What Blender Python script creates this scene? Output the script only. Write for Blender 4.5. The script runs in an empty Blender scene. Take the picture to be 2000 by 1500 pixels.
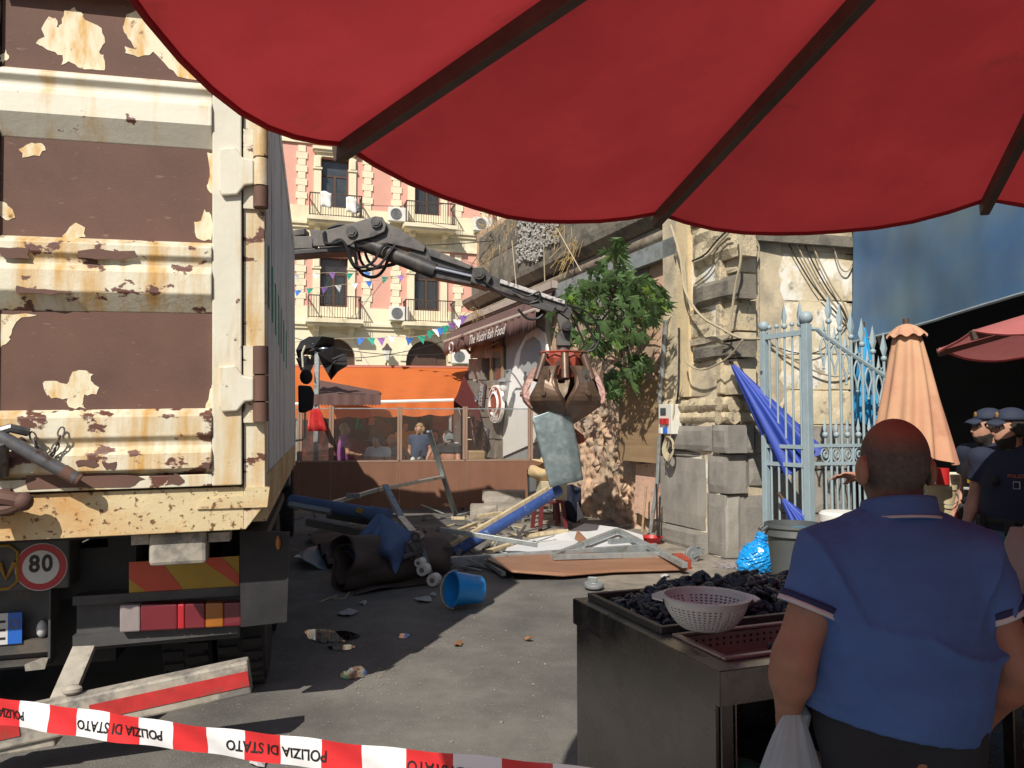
import bpy, bmesh, math, random
import numpy as np
from mathutils import Vector, Matrix, Euler, noise as mnoise
R=math.radians
random.seed(7); np.random.seed(7)
scene=bpy.context.scene
# ---------------------------------------------------------------- camera
CAMH=1.7; PITCH=R(2.86); FPX=1500.0
cam_d=bpy.data.cameras.new('camera'); cam=bpy.data.objects.new('camera',cam_d)
scene.collection.objects.link(cam); scene.camera=cam
cam_d.sensor_width=36; cam_d.lens=27.0; cam_d.clip_start=0.05; cam_d.clip_end=600
cam.location=(0,0,CAMH); cam.rotation_euler=(R(90)+PITCH,0,0)
# ---------------------------------------------------------------- light
SUN_EL=R(43); SUN_HEAD=R(19)        # heading of the light: 19 deg right of +Y
w=bpy.data.worlds.new('World'); scene.world=w; w.use_nodes=True
nt=w.node_tree; bg=nt.nodes['Background']
sky=nt.nodes.new('ShaderNodeTexSky'); sky.sky_type='NISHITA'; sky.sun_disc=False
sky.sun_elevation=SUN_EL; sky.sun_rotation=R(180)+SUN_HEAD
sky.air_density=1.0; sky.dust_density=1.5
nt.links.new(sky.outputs[0],bg.inputs[0]); bg.inputs[1].default_value=0.058
sd=bpy.data.lights.new('sun','SUN'); sd.energy=4.1; sd.angle=R(0.5); sd.color=(1,.93,.82)
sun=bpy.data.objects.new('sun',sd); scene.collection.objects.link(sun)
hd=Vector((math.sin(SUN_HEAD)*math.cos(SUN_EL),math.cos(SUN_HEAD)*math.cos(SUN_EL),-math.sin(SUN_EL)))
sun.rotation_euler=hd.to_track_quat('-Z','Y').to_euler(); sun.location=(-2,-8,12)
scene.view_settings.view_transform='Standard'; scene.view_settings.look='None'
scene.view_settings.exposure=0.36; scene.view_settings.gamma=1
scene.render.resolution_x=1024; scene.render.resolution_y=768
try:
    scene.render.engine='CYCLES'; scene.cycles.use_denoising=True
    scene.cycles.max_bounces=7; scene.cycles.transparent_max_bounces=12
except Exception: pass
# ---------------------------------------------------------------- pixel -> place
def ray(u,v):
    x=(u-1000)/FPX; z=(750-v)/FPX; c,s=math.cos(PITCH),math.sin(PITCH)
    return Vector((x,c-z*s,s+z*c))
C0=Vector((0,0,CAMH))
def P(u,v,D):
    d=ray(u,v); return C0+d*(D/d.y)
def G(u,v,z=0.0):
    d=ray(u,v); return C0+d*((z-CAMH)/d.z)
class Fr:
    """a frame standing in the scene: local x right, y away, z up"""
    def __init__(s,o,yaw=0,roll=0,pitch=0):
        s.M=Matrix.Translation(Vector(o))@Matrix.Rotation(R(yaw),4,'Z')@Matrix.Rotation(R(roll),4,'Y')@Matrix.Rotation(R(pitch),4,'X'); s.I=s.M.inverted()
    def px(s,u,v,y=0.0):
        o=s.I@C0; d=s.I.to_3x3()@ray(u,v); t=(y-o.y)/d.y; return o+d*t
    def xz(s,u,v,y=0.0):
        p=s.px(u,v,y); return (p.x,p.z)
    def w(s,p): return s.M@Vector(p)
# ---------------------------------------------------------------- mesh helper
COL=scene.collection
class MB:
    def __init__(s): s.v=[];s.f=[];s.m=[]
    def add(s,vs,fs,mi=0):
        b=len(s.v); s.v+= [tuple(p) for p in vs]; s.f+=[[i+b for i in f] for f in fs]; s.m+=[mi]*len(fs); return s
    def box(s,c,sz,rot=None,mi=0):
        hx,hy,hz=sz[0]/2,sz[1]/2,sz[2]/2
        pts=[Vector((x,y,z)) for x in(-hx,hx) for y in(-hy,hy) for z in(-hz,hz)]
        if rot is not None:
            m=rot if isinstance(rot,Matrix) else Euler(rot).to_matrix()
            pts=[m@p for p in pts]
        c=Vector(c); pts=[p+c for p in pts]
        return s.add(pts,[(0,1,3,2),(4,6,7,5),(0,4,5,1),(2,3,7,6),(0,2,6,4),(1,5,7,3)],mi)
    def bmm(s,x0,x1,y0,y1,z0,z1,mi=0):
        return s.box(((x0+x1)/2,(y0+y1)/2,(z0+z1)/2),(abs(x1-x0),abs(y1-y0),abs(z1-z0)),None,mi)
    def beam(s,a,b,wd,hh,up=(0,0,1),mi=0):
        a=Vector(a);b=Vector(b);d=b-a;L=d.length;d.normalize();up=Vector(up)
        if abs(d.dot(up))>.98: up=Vector((0,1,0))
        x=d.cross(up).normalized(); z=x.cross(d)
        m=Matrix((x,d,z)).transposed()
        return s.box((a+b)/2,(wd,L,hh),m,mi)
    def ring(s,c,d,r,n,ref=None):
        d=Vector(d).normalized(); ref=ref or (Vector((0,0,1)) if abs(d.z)<.9 else Vector((1,0,0)))
        x=d.cross(ref).normalized(); y=d.cross(x)
        return [Vector(c)+x*(r*math.cos(2*math.pi*i/n))+y*(r*math.sin(2*math.pi*i/n)) for i in range(n)]
    def cyl(s,a,b,r0,r1=None,n=12,caps=True,mi=0):
        r1=r0 if r1 is None else r1; a=Vector(a);b=Vector(b)
        vs=s.ring(a,b-a,r0,n)+s.ring(b,b-a,r1,n)
        fs=[(i,(i+1)%n,n+(i+1)%n,n+i) for i in range(n)]
        if caps: fs+=[tuple(range(n))[::-1],tuple(range(n,2*n))]
        return s.add(vs,fs,mi)
    def tube(s,pts,r,n=6,mi=0,rs=None):
        pts=[Vector(p) for p in pts]; vs=[];m=len(pts)
        ref=None
        for i,p in enumerate(pts):
            d=(pts[min(i+1,m-1)]-pts[max(i-1,0)]).normalized()
            if ref is None:
                ref=Vector((0,0,1)) if abs(d.z)<.9 else Vector((1,0,0))
            x=d.cross(ref)
            if x.length<1e-4: x=d.cross(Vector((1,.3,0)))
            x.normalize(); y=d.cross(x); ref=-y if False else x.cross(d)
            rr=rs[i] if rs else r
            vs+=[p+x*(rr*math.cos(2*math.pi*k/n))+y*(rr*math.sin(2*math.pi*k/n)) for k in range(n)]
        fs=[(i*n+k,i*n+(k+1)%n,(i+1)*n+(k+1)%n,(i+1)*n+k) for i in range(m-1) for k in range(n)]
        fs+=[tuple(range(n))[::-1],tuple(range((m-1)*n,m*n))]
        return s.add(vs,fs,mi)
    def prism(s,poly,y0,y1,mi=0):
        n=len(poly); vs=[(x,y0,z) for x,z in poly]+[(x,y1,z) for x,z in poly]
        fs=[(i,(i+1)%n,n+(i+1)%n,n+i) for i in range(n)]+[tuple(range(n))[::-1],tuple(range(n,2*n))]
        return s.add(vs,fs,mi)
    def slab(s,poly3,t):
        """outline of 3d points given thickness along its normal"""
        p=[Vector(q) for q in poly3]; nrm=Vector((0,0,0))
        for i in range(len(p)):
            nrm+=(p[i]-p[0]).cross(p[(i+1)%len(p)]-p[0])
        nrm.normalize(); n=len(p); q=[a+nrm*t for a in p]
        return s.add(p+q,[(i,(i+1)%n,n+(i+1)%n,n+i) for i in range(n)]+[tuple(range(n))[::-1],tuple(range(n,2*n))])
    def lathe(s,prof,n=20,c=(0,0,0),mi=0,M=None,caps=True):
        c=Vector(c);vs=[]
        for r,z in prof:
            for k in range(n):
                a=2*math.pi*k/n; q=Vector((r*math.cos(a),r*math.sin(a),z)); vs.append((M@q if M else q)+c)
        m=len(prof)
        fs=[(i*n+k,i*n+(k+1)%n,(i+1)*n+(k+1)%n,(i+1)*n+k) for i in range(m-1) for k in range(n)]
        if caps and prof[0][0]>1e-5: fs.append(tuple(range(n))[::-1])
        if caps and prof[-1][0]>1e-5: fs.append(tuple(range((m-1)*n,m*n)))
        return s.add(vs,fs,mi)
    def sphere(s,c,r,n=12,sc=(1,1,1),mi=0):
        m=max(4,n//2); prof=[(r*math.sin(math.pi*i/m)+1e-6,-r*math.cos(math.pi*i/m)) for i in range(m+1)]
        return s.lathe(prof,n,c,mi,Matrix.Diagonal(Vector(sc)))
    def grid(s,fn,nu,nv,mi=0,wrap=False):
        vs=[fn(i/(nu if wrap else nu),j/nv) for j in range(nv+1) for i in range(nu+(0 if wrap else 1))]
        W=nu if wrap else nu+1
        fs=[(j*W+i,j*W+(i+1)%W,(j+1)*W+(i+1)%W,(j+1)*W+i) for j in range(nv) for i in range(nu)]
        return s.add(vs,fs,mi)
    def mesh(s,name,mats,smooth=False,recalc=True,ang=40):
        me=bpy.data.meshes.new(name); me.from_pydata(s.v,[],s.f)
        for m in (mats if isinstance(mats,(list,tuple)) else [mats]): me.materials.append(m)
        if any(s.m): me.polygons.foreach_set('material_index',s.m)
        if recalc:
            bm=bmesh.new(); bm.from_mesh(me); bmesh.ops.recalc_face_normals(bm,faces=bm.faces); bm.to_mesh(me); bm.free()
        if smooth:
            me.polygons.foreach_set('use_smooth',[True]*len(me.polygons)); me.set_sharp_from_angle(angle=R(ang))
        me.update(); return me
    def build(s,name,mats,parent=None,smooth=False,bevel=0,solid=0,sub=0,recalc=True,ang=40,**k):
        o=obj(name,s.mesh(name,mats,smooth,recalc,ang),parent,**k)
        if solid:
            md=o.modifiers.new('solid','SOLIDIFY'); md.thickness=solid; md.offset=0
        if sub:
            md=o.modifiers.new('sub','SUBSURF'); md.levels=sub; md.render_levels=sub
        if bevel:
            md=o.modifiers.new('bevel','BEVEL'); md.width=bevel; md.segments=2; md.limit_method='ANGLE'; md.angle_limit=R(35)
        return o
def obj(name,me,parent=None,label=None,cat=None,group=None,kind=None,M=None):
    o=bpy.data.objects.new(name,me); COL.objects.link(o)
    if parent is not None: o.parent=parent
    if M is not None: o.matrix_basis=M
    if label: o['label']=label
    if cat: o['category']=cat
    if group: o['group']=group
    if kind: o['kind']=kind
    return o
def root(name,label,cat,M=None,group=None):
    if isinstance(M,Fr): M=M.M
    elif M is not None and not isinstance(M,Matrix): M=Matrix.Translation(Vector(M))
    return obj(name,None,None,label,cat,group,None,M)
def dup(o,parent=None,M=None,label=None):
    c=o.copy(); COL.objects.link(c); c.parent=parent
    if M is not None: c.matrix_basis=M
    if label: c['label']=label
    for ch in list(o.children): dup(ch,c)
    return c
def text_mb(txt,size,shear=0,bold=0.0,ext=0.0,sx=1.0,spacing=1.0):
    cu=bpy.data.curves.new('txt','FONT'); cu.body=txt; cu.size=size; cu.shear=shear; cu.extrude=ext; cu.offset=bold
    cu.align_x='CENTER'; cu.align_y='CENTER'; cu.space_character=spacing; cu.resolution_u=3
    o=bpy.data.objects.new('txt',cu); COL.objects.link(o)
    dg=bpy.context.evaluated_depsgraph_get(); me=bpy.data.meshes.new_from_object(o.evaluated_get(dg))
    b=MB(); b.v=[(v.co.x*sx,v.co.z,v.co.y) for v in me.vertices]; b.f=[list(p.vertices) for p in me.polygons]; b.m=[0]*len(b.f)
    bpy.data.objects.remove(o); bpy.data.curves.remove(cu); bpy.data.meshes.remove(me)
    return b     # lies in the local xz plane
# ---------------------------------------------------------------- materials
def rgb(r,g,b):  # sRGB 0-255 -> linear
    f=lambda c:((c/255+.055)/1.055)**2.4 if c>10 else c/255/12.92
    return (f(r),f(g),f(b),1)
def mat(name,col,rough=.6,metal=0,var=.15,vs=4,bump=0,bs=40,c2=None,a2=.5,s2=3,soft=.05,st2=(1,1,1),c3=None,a3=.6,s3=12,st3=(1,1,1),soft3=.05,spec=.5,alpha=1,trans=0,coat=0,rvar=0,sheen=0,emit=None,back=None,sss=0):
    m=bpy.data.materials.new(name); m.use_nodes=True; nt=m.node_tree; N=nt.nodes; L=nt.links
    p=N['Principled BSDF']; tc=N.new('ShaderNodeTexCoord'); oi=N.new('ShaderNodeObjectInfo')
    ad=N.new('ShaderNodeVectorMath'); ad.operation='MULTIPLY_ADD'; ad.inputs[1].default_value=(1,1,1)
    sc=N.new('ShaderNodeVectorMath'); sc.operation='SCALE'; sc.inputs[0].default_value=(7.3,3.1,5.7)
    L.new(oi.outputs['Random'],sc.inputs['Scale']); L.new(tc.outputs['Object'],ad.inputs[0]); L.new(sc.outputs[0],ad.inputs[2])
    V=ad.outputs[0]
    def nz(scale,stretch=(1,1,1),detail=6,rough=.6):
        n=N.new('ShaderNodeTexNoise'); n.inputs['Scale'].default_value=scale; n.inputs['Detail'].default_value=detail; n.inputs['Roughness'].default_value=rough
        if stretch!=(1,1,1):
            mp=N.new('ShaderNodeMapping'); mp.inputs['Scale'].default_value=stretch; L.new(V,mp.inputs[0]); L.new(mp.outputs[0],n.inputs['Vector'])
        else: L.new(V,n.inputs['Vector'])
        return n.outputs['Fac']
    def mix(fac,a,b):
        x=N.new('ShaderNodeMix'); x.data_type='RGBA'
        L.new(fac,x.inputs[0])
        for s,val in((6,a),(7,b)):
            if isinstance(val,tuple): x.inputs[s].default_value=val
            else: L.new(val,x.inputs[s])
        return x.outputs[2]
    def thr(fac,a,sf):
        r=N.new('ShaderNodeMapRange'); r.inputs[1].default_value=a-sf; r.inputs[2].default_value=a+sf; L.new(fac,r.inputs[0]); return r.outputs[0]
    col=tuple(col) if len(col)==4 else tuple(col)+(1,)
    lo=tuple(min(1,c*(1-var)) for c in col[:3])+(1,); hi=tuple(min(1,c*(1+var)) for c in col[:3])+(1,)
    c=col
    if var>0:
        n=nz(vs,(1,1,1),7,.65); c=mix(thr(n,.5,.2),lo,hi)
    if c2 is not None: c=mix(thr(nz(s2,st2,9,.62),a2,soft),c,tuple(c2) if len(c2)==4 else tuple(c2)+(1,))
    if c3 is not None: c=mix(thr(nz(s3,st3,8,.6),a3,soft3),c,tuple(c3) if len(c3)==4 else tuple(c3)+(1,))
    if isinstance(c,tuple): p.inputs['Base Color'].default_value=c
    else: L.new(c,p.inputs['Base Color'])
    p.inputs['Roughness'].default_value=rough; p.inputs['Metallic'].default_value=metal
    if rvar:
        r=N.new('ShaderNodeMapRange'); r.inputs[1].default_value=.3; r.inputs[2].default_value=.7; r.inputs[3].default_value=max(.02,rough-rvar); r.inputs[4].default_value=min(1,rough+rvar)
        L.new(nz(vs*2.3),r.inputs[0]); L.new(r.outputs[0],p.inputs['Roughness'])
    p.inputs['Specular IOR Level'].default_value=spec
    if alpha<1: p.inputs['Alpha'].default_value=alpha
    if trans: p.inputs['Transmission Weight'].default_value=trans
    if coat: p.inputs['Coat Weight'].default_value=coat
    if sss: p.inputs['Subsurface Weight'].default_value=sss; p.inputs['Subsurface Radius'].default_value=(.02,.008,.004)
    if sheen: p.inputs['Sheen Weight'].default_value=sheen
    if emit: p.inputs['Emission Color'].default_value=emit; p.inputs['Emission Strength'].default_value=1
    if bump:
        b=N.new('ShaderNodeBump'); b.inputs['Strength'].default_value=min(1,bump); b.inputs['Distance'].default_value=.02
        L.new(nz(bs,(1,1,1),8,.65),b.inputs['Height']); L.new(b.outputs[0],p.inputs['Normal'])
    if back:   # thin cloth: light comes through
        t=N.new('ShaderNodeBsdfTranslucent'); s=N.new('ShaderNodeMixShader'); s.inputs[0].default_value=back
        if isinstance(c,tuple): t.inputs[0].default_value=c
        else: L.new(c,t.inputs[0])
        L.new(p.outputs[0],s.inputs[1]); L.new(t.outputs[0],s.inputs[2]); L.new(s.outputs[0],N['Material Output'].inputs[0])
    return m
def glassy(name,tint,gloss=.08,haze=.06,hazecol=(.6,.6,.6,1)):
    m=bpy.data.materials.new(name); m.use_nodes=True; N=m.node_tree.nodes; L=m.node_tree.links; N.remove(N['Principled BSDF'])
    t=N.new('ShaderNodeBsdfTransparent'); t.inputs[0].default_value=tint
    g=N.new('ShaderNodeBsdfGlossy'); g.inputs['Roughness'].default_value=.03
    d=N.new('ShaderNodeBsdfDiffuse'); d.inputs[0].default_value=hazecol
    fr=N.new('ShaderNodeFresnel'); fr.inputs[0].default_value=1.45
    a=N.new('ShaderNodeMixShader'); a.inputs[0].default_value=haze; L.new(t.outputs[0],a.inputs[1]); L.new(d.outputs[0],a.inputs[2])
    b=N.new('ShaderNodeMixShader'); L.new(fr.outputs[0],b.inputs[0]); L.new(a.outputs[0],b.inputs[1]); L.new(g.outputs[0],b.inputs[2])
    L.new(b.outputs[0],N['Material Output'].inputs[0]); return m
def arc(c,r,a0,a1,n):
    return [(c[0]+r*math.cos(R(a0+(a1-a0)*i/n)),c[1]+r*math.sin(R(a0+(a1-a0)*i/n))) for i in range(n+1)]
def jag(poly,amp,n=3,seed=0):
    """roughen an outline"""
    rd=random.Random(seed); out=[]
    for i,p in enumerate(poly):
        q=poly[(i+1)%len(poly)]
        for k in range(n):
            t=k/n; out.append((p[0]+(q[0]-p[0])*t+rd.uniform(-amp,amp),p[1]+(q[1]-p[1])*t+rd.uniform(-amp,amp)))
    return out
def hang(a,b,sag,n=10):
    a=Vector(a);b=Vector(b); return [a.lerp(b,i/n)-Vector((0,0,sag*4*(i/n)*(1-i/n))) for i in range(n+1)]
def nv(p,s=1.0,seed=0.0):
    return mnoise.noise(Vector((p[0]*s+seed,p[1]*s+seed*1.7,p[2]*s-seed)))
# ---------------------------------------------------------------- signed-distance modelling (bodies, bags, cloth heaps)
def sd_cone(Pt,a,b,ra,rb):
    a=np.array(a,float);b=np.array(b,float); ba=b-a; h=np.clip(((Pt-a)@ba)/(ba@ba+1e-9),0,1)
    return np.linalg.norm(Pt-a-h[:,None]*ba,axis=1)-(ra+(rb-ra)*h)
def sd_ell(Pt,c,r,rot=None):
    q=Pt-np.array(c,float)
    if rot is not None: q=q@np.array(rot.to_3x3())   # world->local
    r=np.array(r,float); k0=np.linalg.norm(q/r,axis=1); k1=np.linalg.norm(q/(r*r),axis=1)+1e-9
    return k0*(k0-1)/k1
def smin(a,b,k):
    h=np.clip(.5+.5*(b-a)/k,0,1); return b+(a-b)*h-k*h*(1-h)
def surface(fn,lo,hi,res):
    """surface nets over a box"""
    lo=np.array(lo,float);hi=np.array(hi,float); n=np.ceil((hi-lo)/res).astype(int)+1
    ax=[lo[i]+res*np.arange(n[i]) for i in range(3)]
    X,Y,Z=np.meshgrid(*ax,indexing='ij'); pts=np.stack([X.ravel(),Y.ravel(),Z.ravel()],1)
    q=4; cn_=[(m+q-1)//q+1 for m in n]; ca=[lo[i]+res*q*np.arange(cn_[i]) for i in range(3)]
    cx,cy,cz=np.meshgrid(*ca,indexing='ij'); cp=np.stack([cx.ravel(),cy.ravel(),cz.ravel()],1)
    Cf=np.concatenate([fn(cp[i:i+200000]) for i in range(0,len(cp),200000)]).reshape(cn_)
    near=np.abs(Cf)<res*q*1.9+.012
    gi=[np.minimum(np.round(np.arange(n[i])/q).astype(int),cn_[i]-1) for i in range(3)]
    sel=near[np.ix_(*gi)].ravel(); F=Cf[np.ix_(*gi)].ravel().copy()
    F[np.abs(F)<1e-9]=1e-6; ps=pts[sel]
    if len(ps): F[sel]=np.concatenate([fn(ps[i:i+200000]) for i in range(0,len(ps),200000)])
    F=F.reshape(n)
    ins=F<0
    c=[(0,0,0),(1,0,0),(0,1,0),(1,1,0),(0,0,1),(1,0,1),(0,1,1),(1,1,1)]
    sl=lambda A,o:A[o[0]:A.shape[0]-1+o[0],o[1]:A.shape[1]-1+o[1],o[2]:A.shape[2]-1+o[2]]
    cnt=sum(sl(ins,o).astype(int) for o in c); act=(cnt>0)&(cnt<8)
    idx=-np.ones(act.shape,int); ii=np.argwhere(act); idx[act]=np.arange(len(ii))
    acc=np.zeros((len(ii),3)); w=np.zeros(len(ii))
    for e in [(0,1),(2,3),(4,5),(6,7),(0,2),(1,3),(4,6),(5,7),(0,4),(1,5),(2,6),(3,7)]:
        a=np.array(c[e[0]]);b=np.array(c[e[1]])
        fa=F[tuple((ii+a).T)];fb=F[tuple((ii+b).T)]; m=(fa<0)!=(fb<0)
        t=np.where(m,fa/(fa-fb+1e-12),0)[:,None]; acc+=np.where(m[:,None],a+(b-a)*t,0); w+=m
    V=lo+res*(ii+acc/w[:,None]); quads=[]
    for d in range(3):
        o=[0,0,0];o[d]=1
        A=ins; s0=[slice(None)]*3; s1=[slice(None)]*3; s0[d]=slice(0,-1); s1[d]=slice(1,None)
        ch=A[tuple(s0)]!=A[tuple(s1)]; u,vv=[k for k in range(3) if k!=d]
        e=np.argwhere(ch); e=e[(e[:,u]>0)&(e[:,vv]>0)&(e[:,u]<n[u]-1)&(e[:,vv]<n[vv]-1)]
        if len(e)==0: continue
        def cell(du,dv):
            q=e.copy(); q[:,u]+=du; q[:,vv]+=dv; return idx[tuple(q.T)]
        q=np.stack([cell(-1,-1),cell(0,-1),cell(0,0),cell(-1,0)],1)
        flip=A[tuple(e.T)]; 
        if d==1: flip=~flip
        q[flip]=q[flip][:,::-1]; quads.append(q)
    Q=np.concatenate(quads); Q=Q[(Q>=0).all(1)]
    return V,Q
def sdf_obj(name,fn,lo,hi,res,mats,parent=None,pick=None,relax=0,recalc=True,**k):
    V,Q=surface(fn,lo,hi,res)
    me=bpy.data.meshes.new(name); me.from_pydata(V.tolist(),[],Q.tolist())
    for m in (mats if isinstance(mats,(list,tuple)) else [mats]): me.materials.append(m)
    if pick is not None:
        cen=V[Q].mean(1); me.polygons.foreach_set('material_index',pick(cen).astype(int).tolist())
    if recalc:
        bm=bmesh.new(); bm.from_mesh(me); bmesh.ops.recalc_face_normals(bm,faces=bm.faces)
        if relax:
            for _ in range(relax): bmesh.ops.smooth_vert(bm,verts=bm.verts,factor=.5,use_axis_x=True,use_axis_y=True,use_axis_z=True)
        bm.to_mesh(me); bm.free()
    me.polygons.foreach_set('use_smooth',[True]*len(me.polygons)); me.update()
    return obj(name,me,parent,**k)
# ================================================================ materials
m_asph=mat('asphalt',(.175,.165,.15),.85,var=.3,vs=2.2,bump=.5,bs=90,c2=(.085,.082,.08),a2=.56,s2=.6,soft=.12,c3=(.3,.28,.25),a3=.66,s3=55,soft3=.05)
m_dust=mat('dusty_stone_paving',(.27,.235,.19),.9,var=.25,vs=3,bump=.5,bs=40,c2=(.15,.135,.115),a2=.55,s2=2.2,soft=.08)
m_cream=mat('cream_render',(.80,.73,.54),.85,var=.06,vs=1.5,bump=.15,bs=30,c2=(.56,.47,.30),a2=.64,s2=1.1,soft=.12,st2=(1,1,.25))
m_pink=mat('pink_render',(.72,.39,.31),.85,var=.06,vs=1.2,bump=.15,bs=25,c2=(.66,.34,.27),a2=.6,s2=.9,soft=.15)
m_iron=mat('brown_iron',(.07,.045,.04),.6)
m_wood=mat('door_wood',(.09,.05,.035),.5)
m_pane=mat('window_pane',(.05,.06,.07),.08,spec=.8,var=.4,vs=1.5); m_paneg=glassy('clear_pane',(.75,.78,.78,1),haze=.05)
m_curt=mat('curtain',(.6,.6,.55),.9)
m_white=mat('white_plastic',(.75,.74,.70),.45,var=.05)
m_grey=mat('grey_plastic',(.2,.21,.22),.5)
m_black=mat('black_rubber',(.012,.012,.013),.6,var=.3)
m_galv=mat('galvanised_steel',(.42,.46,.47),.42,metal=.6,var=.2,vs=9,c2=(.30,.29,.25),a2=.62,s2=6,rvar=.1)
m_steel=mat('stainless_steel',(.22,.215,.21),.25,metal=.95,var=.12,vs=3,bump=.04,bs=120,rvar=.1)
m_rope=mat('rope',(.5,.42,.3),.9)
m_cable=mat('pale_cable',(.42,.36,.25),.7)
m_cabled=mat('dark_cable',(.03,.03,.03),.6)
# ================================================================ ground
b=MB(); b.add([(-150,-60,0),(150,-60,0),(150,200,0),(-150,200,0)],[(0,1,2,3)]); b.build('ground',m_asph,kind='structure',recalc=False)
# paved apron along the old wall, one sheet above the asphalt
ap=[G(905,1010),G(960,1040),G(1120,1100),G(1180,1150),G(1260,1215),G(1600,1260),Vector((4.2,4.5,0)),Vector((4.4,9.4,0)),Vector((2.6,9.6,0)),Vector((1.6,14.5,0)),Vector((-.5,14.5,0))]
b=MB(); rd=random.Random(2); pp=[]
for i,p in enumerate(ap):
    q=ap[(i+1)%len(ap)]
    for k in range(5):
        r_=p.lerp(q,k/5); s_=.07 if i<5 else 0
        pp.append((r_.x+rd.uniform(-s_,s_),r_.y+rd.uniform(-s_,s_)*2,.004))
b.add(pp,[tuple(range(len(pp)))]); b.build('pavement',m_dust,kind='structure')
m_pud=mat('puddle_water',(.01,.01,.012),.03,spec=.8,var=0)
def puddle(u,v,ru,rv,seed):
    pts=[]
    for k in range(36):
        a=2*math.pi*k/36; j=.86+.16*math.sin(2*a+seed)+.10*math.sin(3*a+2*seed)+.05*math.sin(7*a+seed); p=G(u+ru*j*math.cos(a),v+rv*j*math.sin(a)); pts.append((p.x,p.y,.006))
    b=MB(); b.add(pts,[tuple(range(36))]); return b.build('puddle',m_pud,kind='structure')
puddle(645,1243,52,17,1); puddle(668,1266,26,7,2); puddle(692,1316,28,14,3); puddle(790,1243,16,5,4)
# pale dried splashes on the asphalt round the puddles
m_spl=mat('dried_splash',(.13,.12,.11),.95,var=.5,vs=30,bump=.4,bs=60)
rd=random.Random(5)
# ================================================================ palazzo
fac=Fr((P(750,825,33).x,33,0),17)
pal=root('palazzo','pink and cream palazzo with iron balconies and quoined strips behind the orange awning','building',fac)
F1=fac.px(657,628).z; F2=fac.px(655,434).z; ST=F2-F1
bx1=fac.px(652,560).x; bx2=fac.px(834,580).x; BS=bx2-bx1; bays=[bx1+BS*k for k in range(-2,4)]
xl,xr=bays[0]-2.2,bays[-1]+2.2; TOP=F2+ST+2.5
OW,OH=1.14,2.75
# wall as sections round the openings (so doors sit in real reveals)
b=MB(); 
cuts=[xl]+[q for x in bays for q in (x-OW/2,x+OW/2)]+[xr]
for i in range(0,len(cuts),2): b.bmm(cuts[i],cuts[i+1],0,.5,F1-.02,TOP)
for x in bays:
    for f in (F1,F2,F2+ST): b.bmm(x-OW/2,x+OW/2,0,.5,f+OH,min(TOP,f+ST-.02) if f<F2+ST else TOP)
b.bmm(xl,xr,.42,.5,F1,TOP)
b.build('wall',m_pink,pal)
# ground storey with arches
b=MB(); ar=.92; az=fac.px(830,706).z; prev=xl
for x in bays:
    b.bmm(prev,x-ar,-.06,.5,0,F1-.02); prev=x+ar
    A=[(x+ar*math.cos(R(t)),az+ar*math.sin(R(t))) for t in range(180,-1,-15)]
    poly=[(x-ar,F1-.02)]+A+[(x+ar,F1-.02)]
    b.prism(poly,-.06,.5)
b.bmm(prev,xr,-.06,.5,0,F1-.02)
b.build('ground_storey',m_cream,pal)
for x in bays:
    b=MB()
    for i in range(12):
        a0=R(180-15*i);a1=R(165-15*i)
        b.prism([(x+rr*math.cos(a),az+rr*math.sin(a)) for rr,a in((ar,a0),(ar+.25,a0),(ar+.25,a1),(ar,a1))],-.12,-.062)
    b.build('archivolt',m_cream,pal)
    b=MB(); A=[(x+ar*math.cos(R(t)),az+ar*math.sin(R(t))) for t in range(0,181,15)]
    b.prism([(x-ar,0.02),(x+ar,0.02)]+A,.2,.26); d=b.build('arch_door',m_wood,pal)
    b=MB(); b.bmm(x-.45,x+.45,.16,.198,.1,az+.35); b.bmm(x-.03,x+.03,.15,.158,.1,az+.8); b.build('door_panel',m_wood,d)
# cream bands and cornices
for f in (F1,F2,F2+ST):
    b=MB()
    b.bmm(xl,xr,-.05,-.002,f-.9 if f>F1 else f-.35,f+.62); b.build('storey_band',m_cream,pal)
    b=MB(); b.bmm(xl,xr,-.22,-.052,f-.2,f-.05); b.bmm(xl,xr,-.14,-.053,f-.34,f-.202); b.build('cornice',m_cream,pal,bevel=.02)
    if f>F1:
        b=MB(); b.bmm(xl,xr,-.1,-.052,f-.98,f-.86); b.build('string_course',m_cream,pal)
# quoin strips of toothed blocks
qa=MB(); qa.bmm(-.23,.23,-.055,-.002,0,.27); qa=qa.mesh('quoin_wide',m_cream)
qb=MB(); qb.bmm(-.155,.155,-.055,-.002,0,.27); qb=qb.mesh('quoin_narrow',m_cream)
for x in bays:
    for sx in(-1,1):
        for f in(F1,F2):
            z=f+.62; k=0
            while z+.28<f+ST-.98:
                vis=bays.index(x) in(1,2,3,4)
                if vis: obj('quoin_block',qa if k%2 else qb,pal,M=Matrix.Translation((x+sx*1.38,0,z)))
                z+=.285; k+=1
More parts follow.
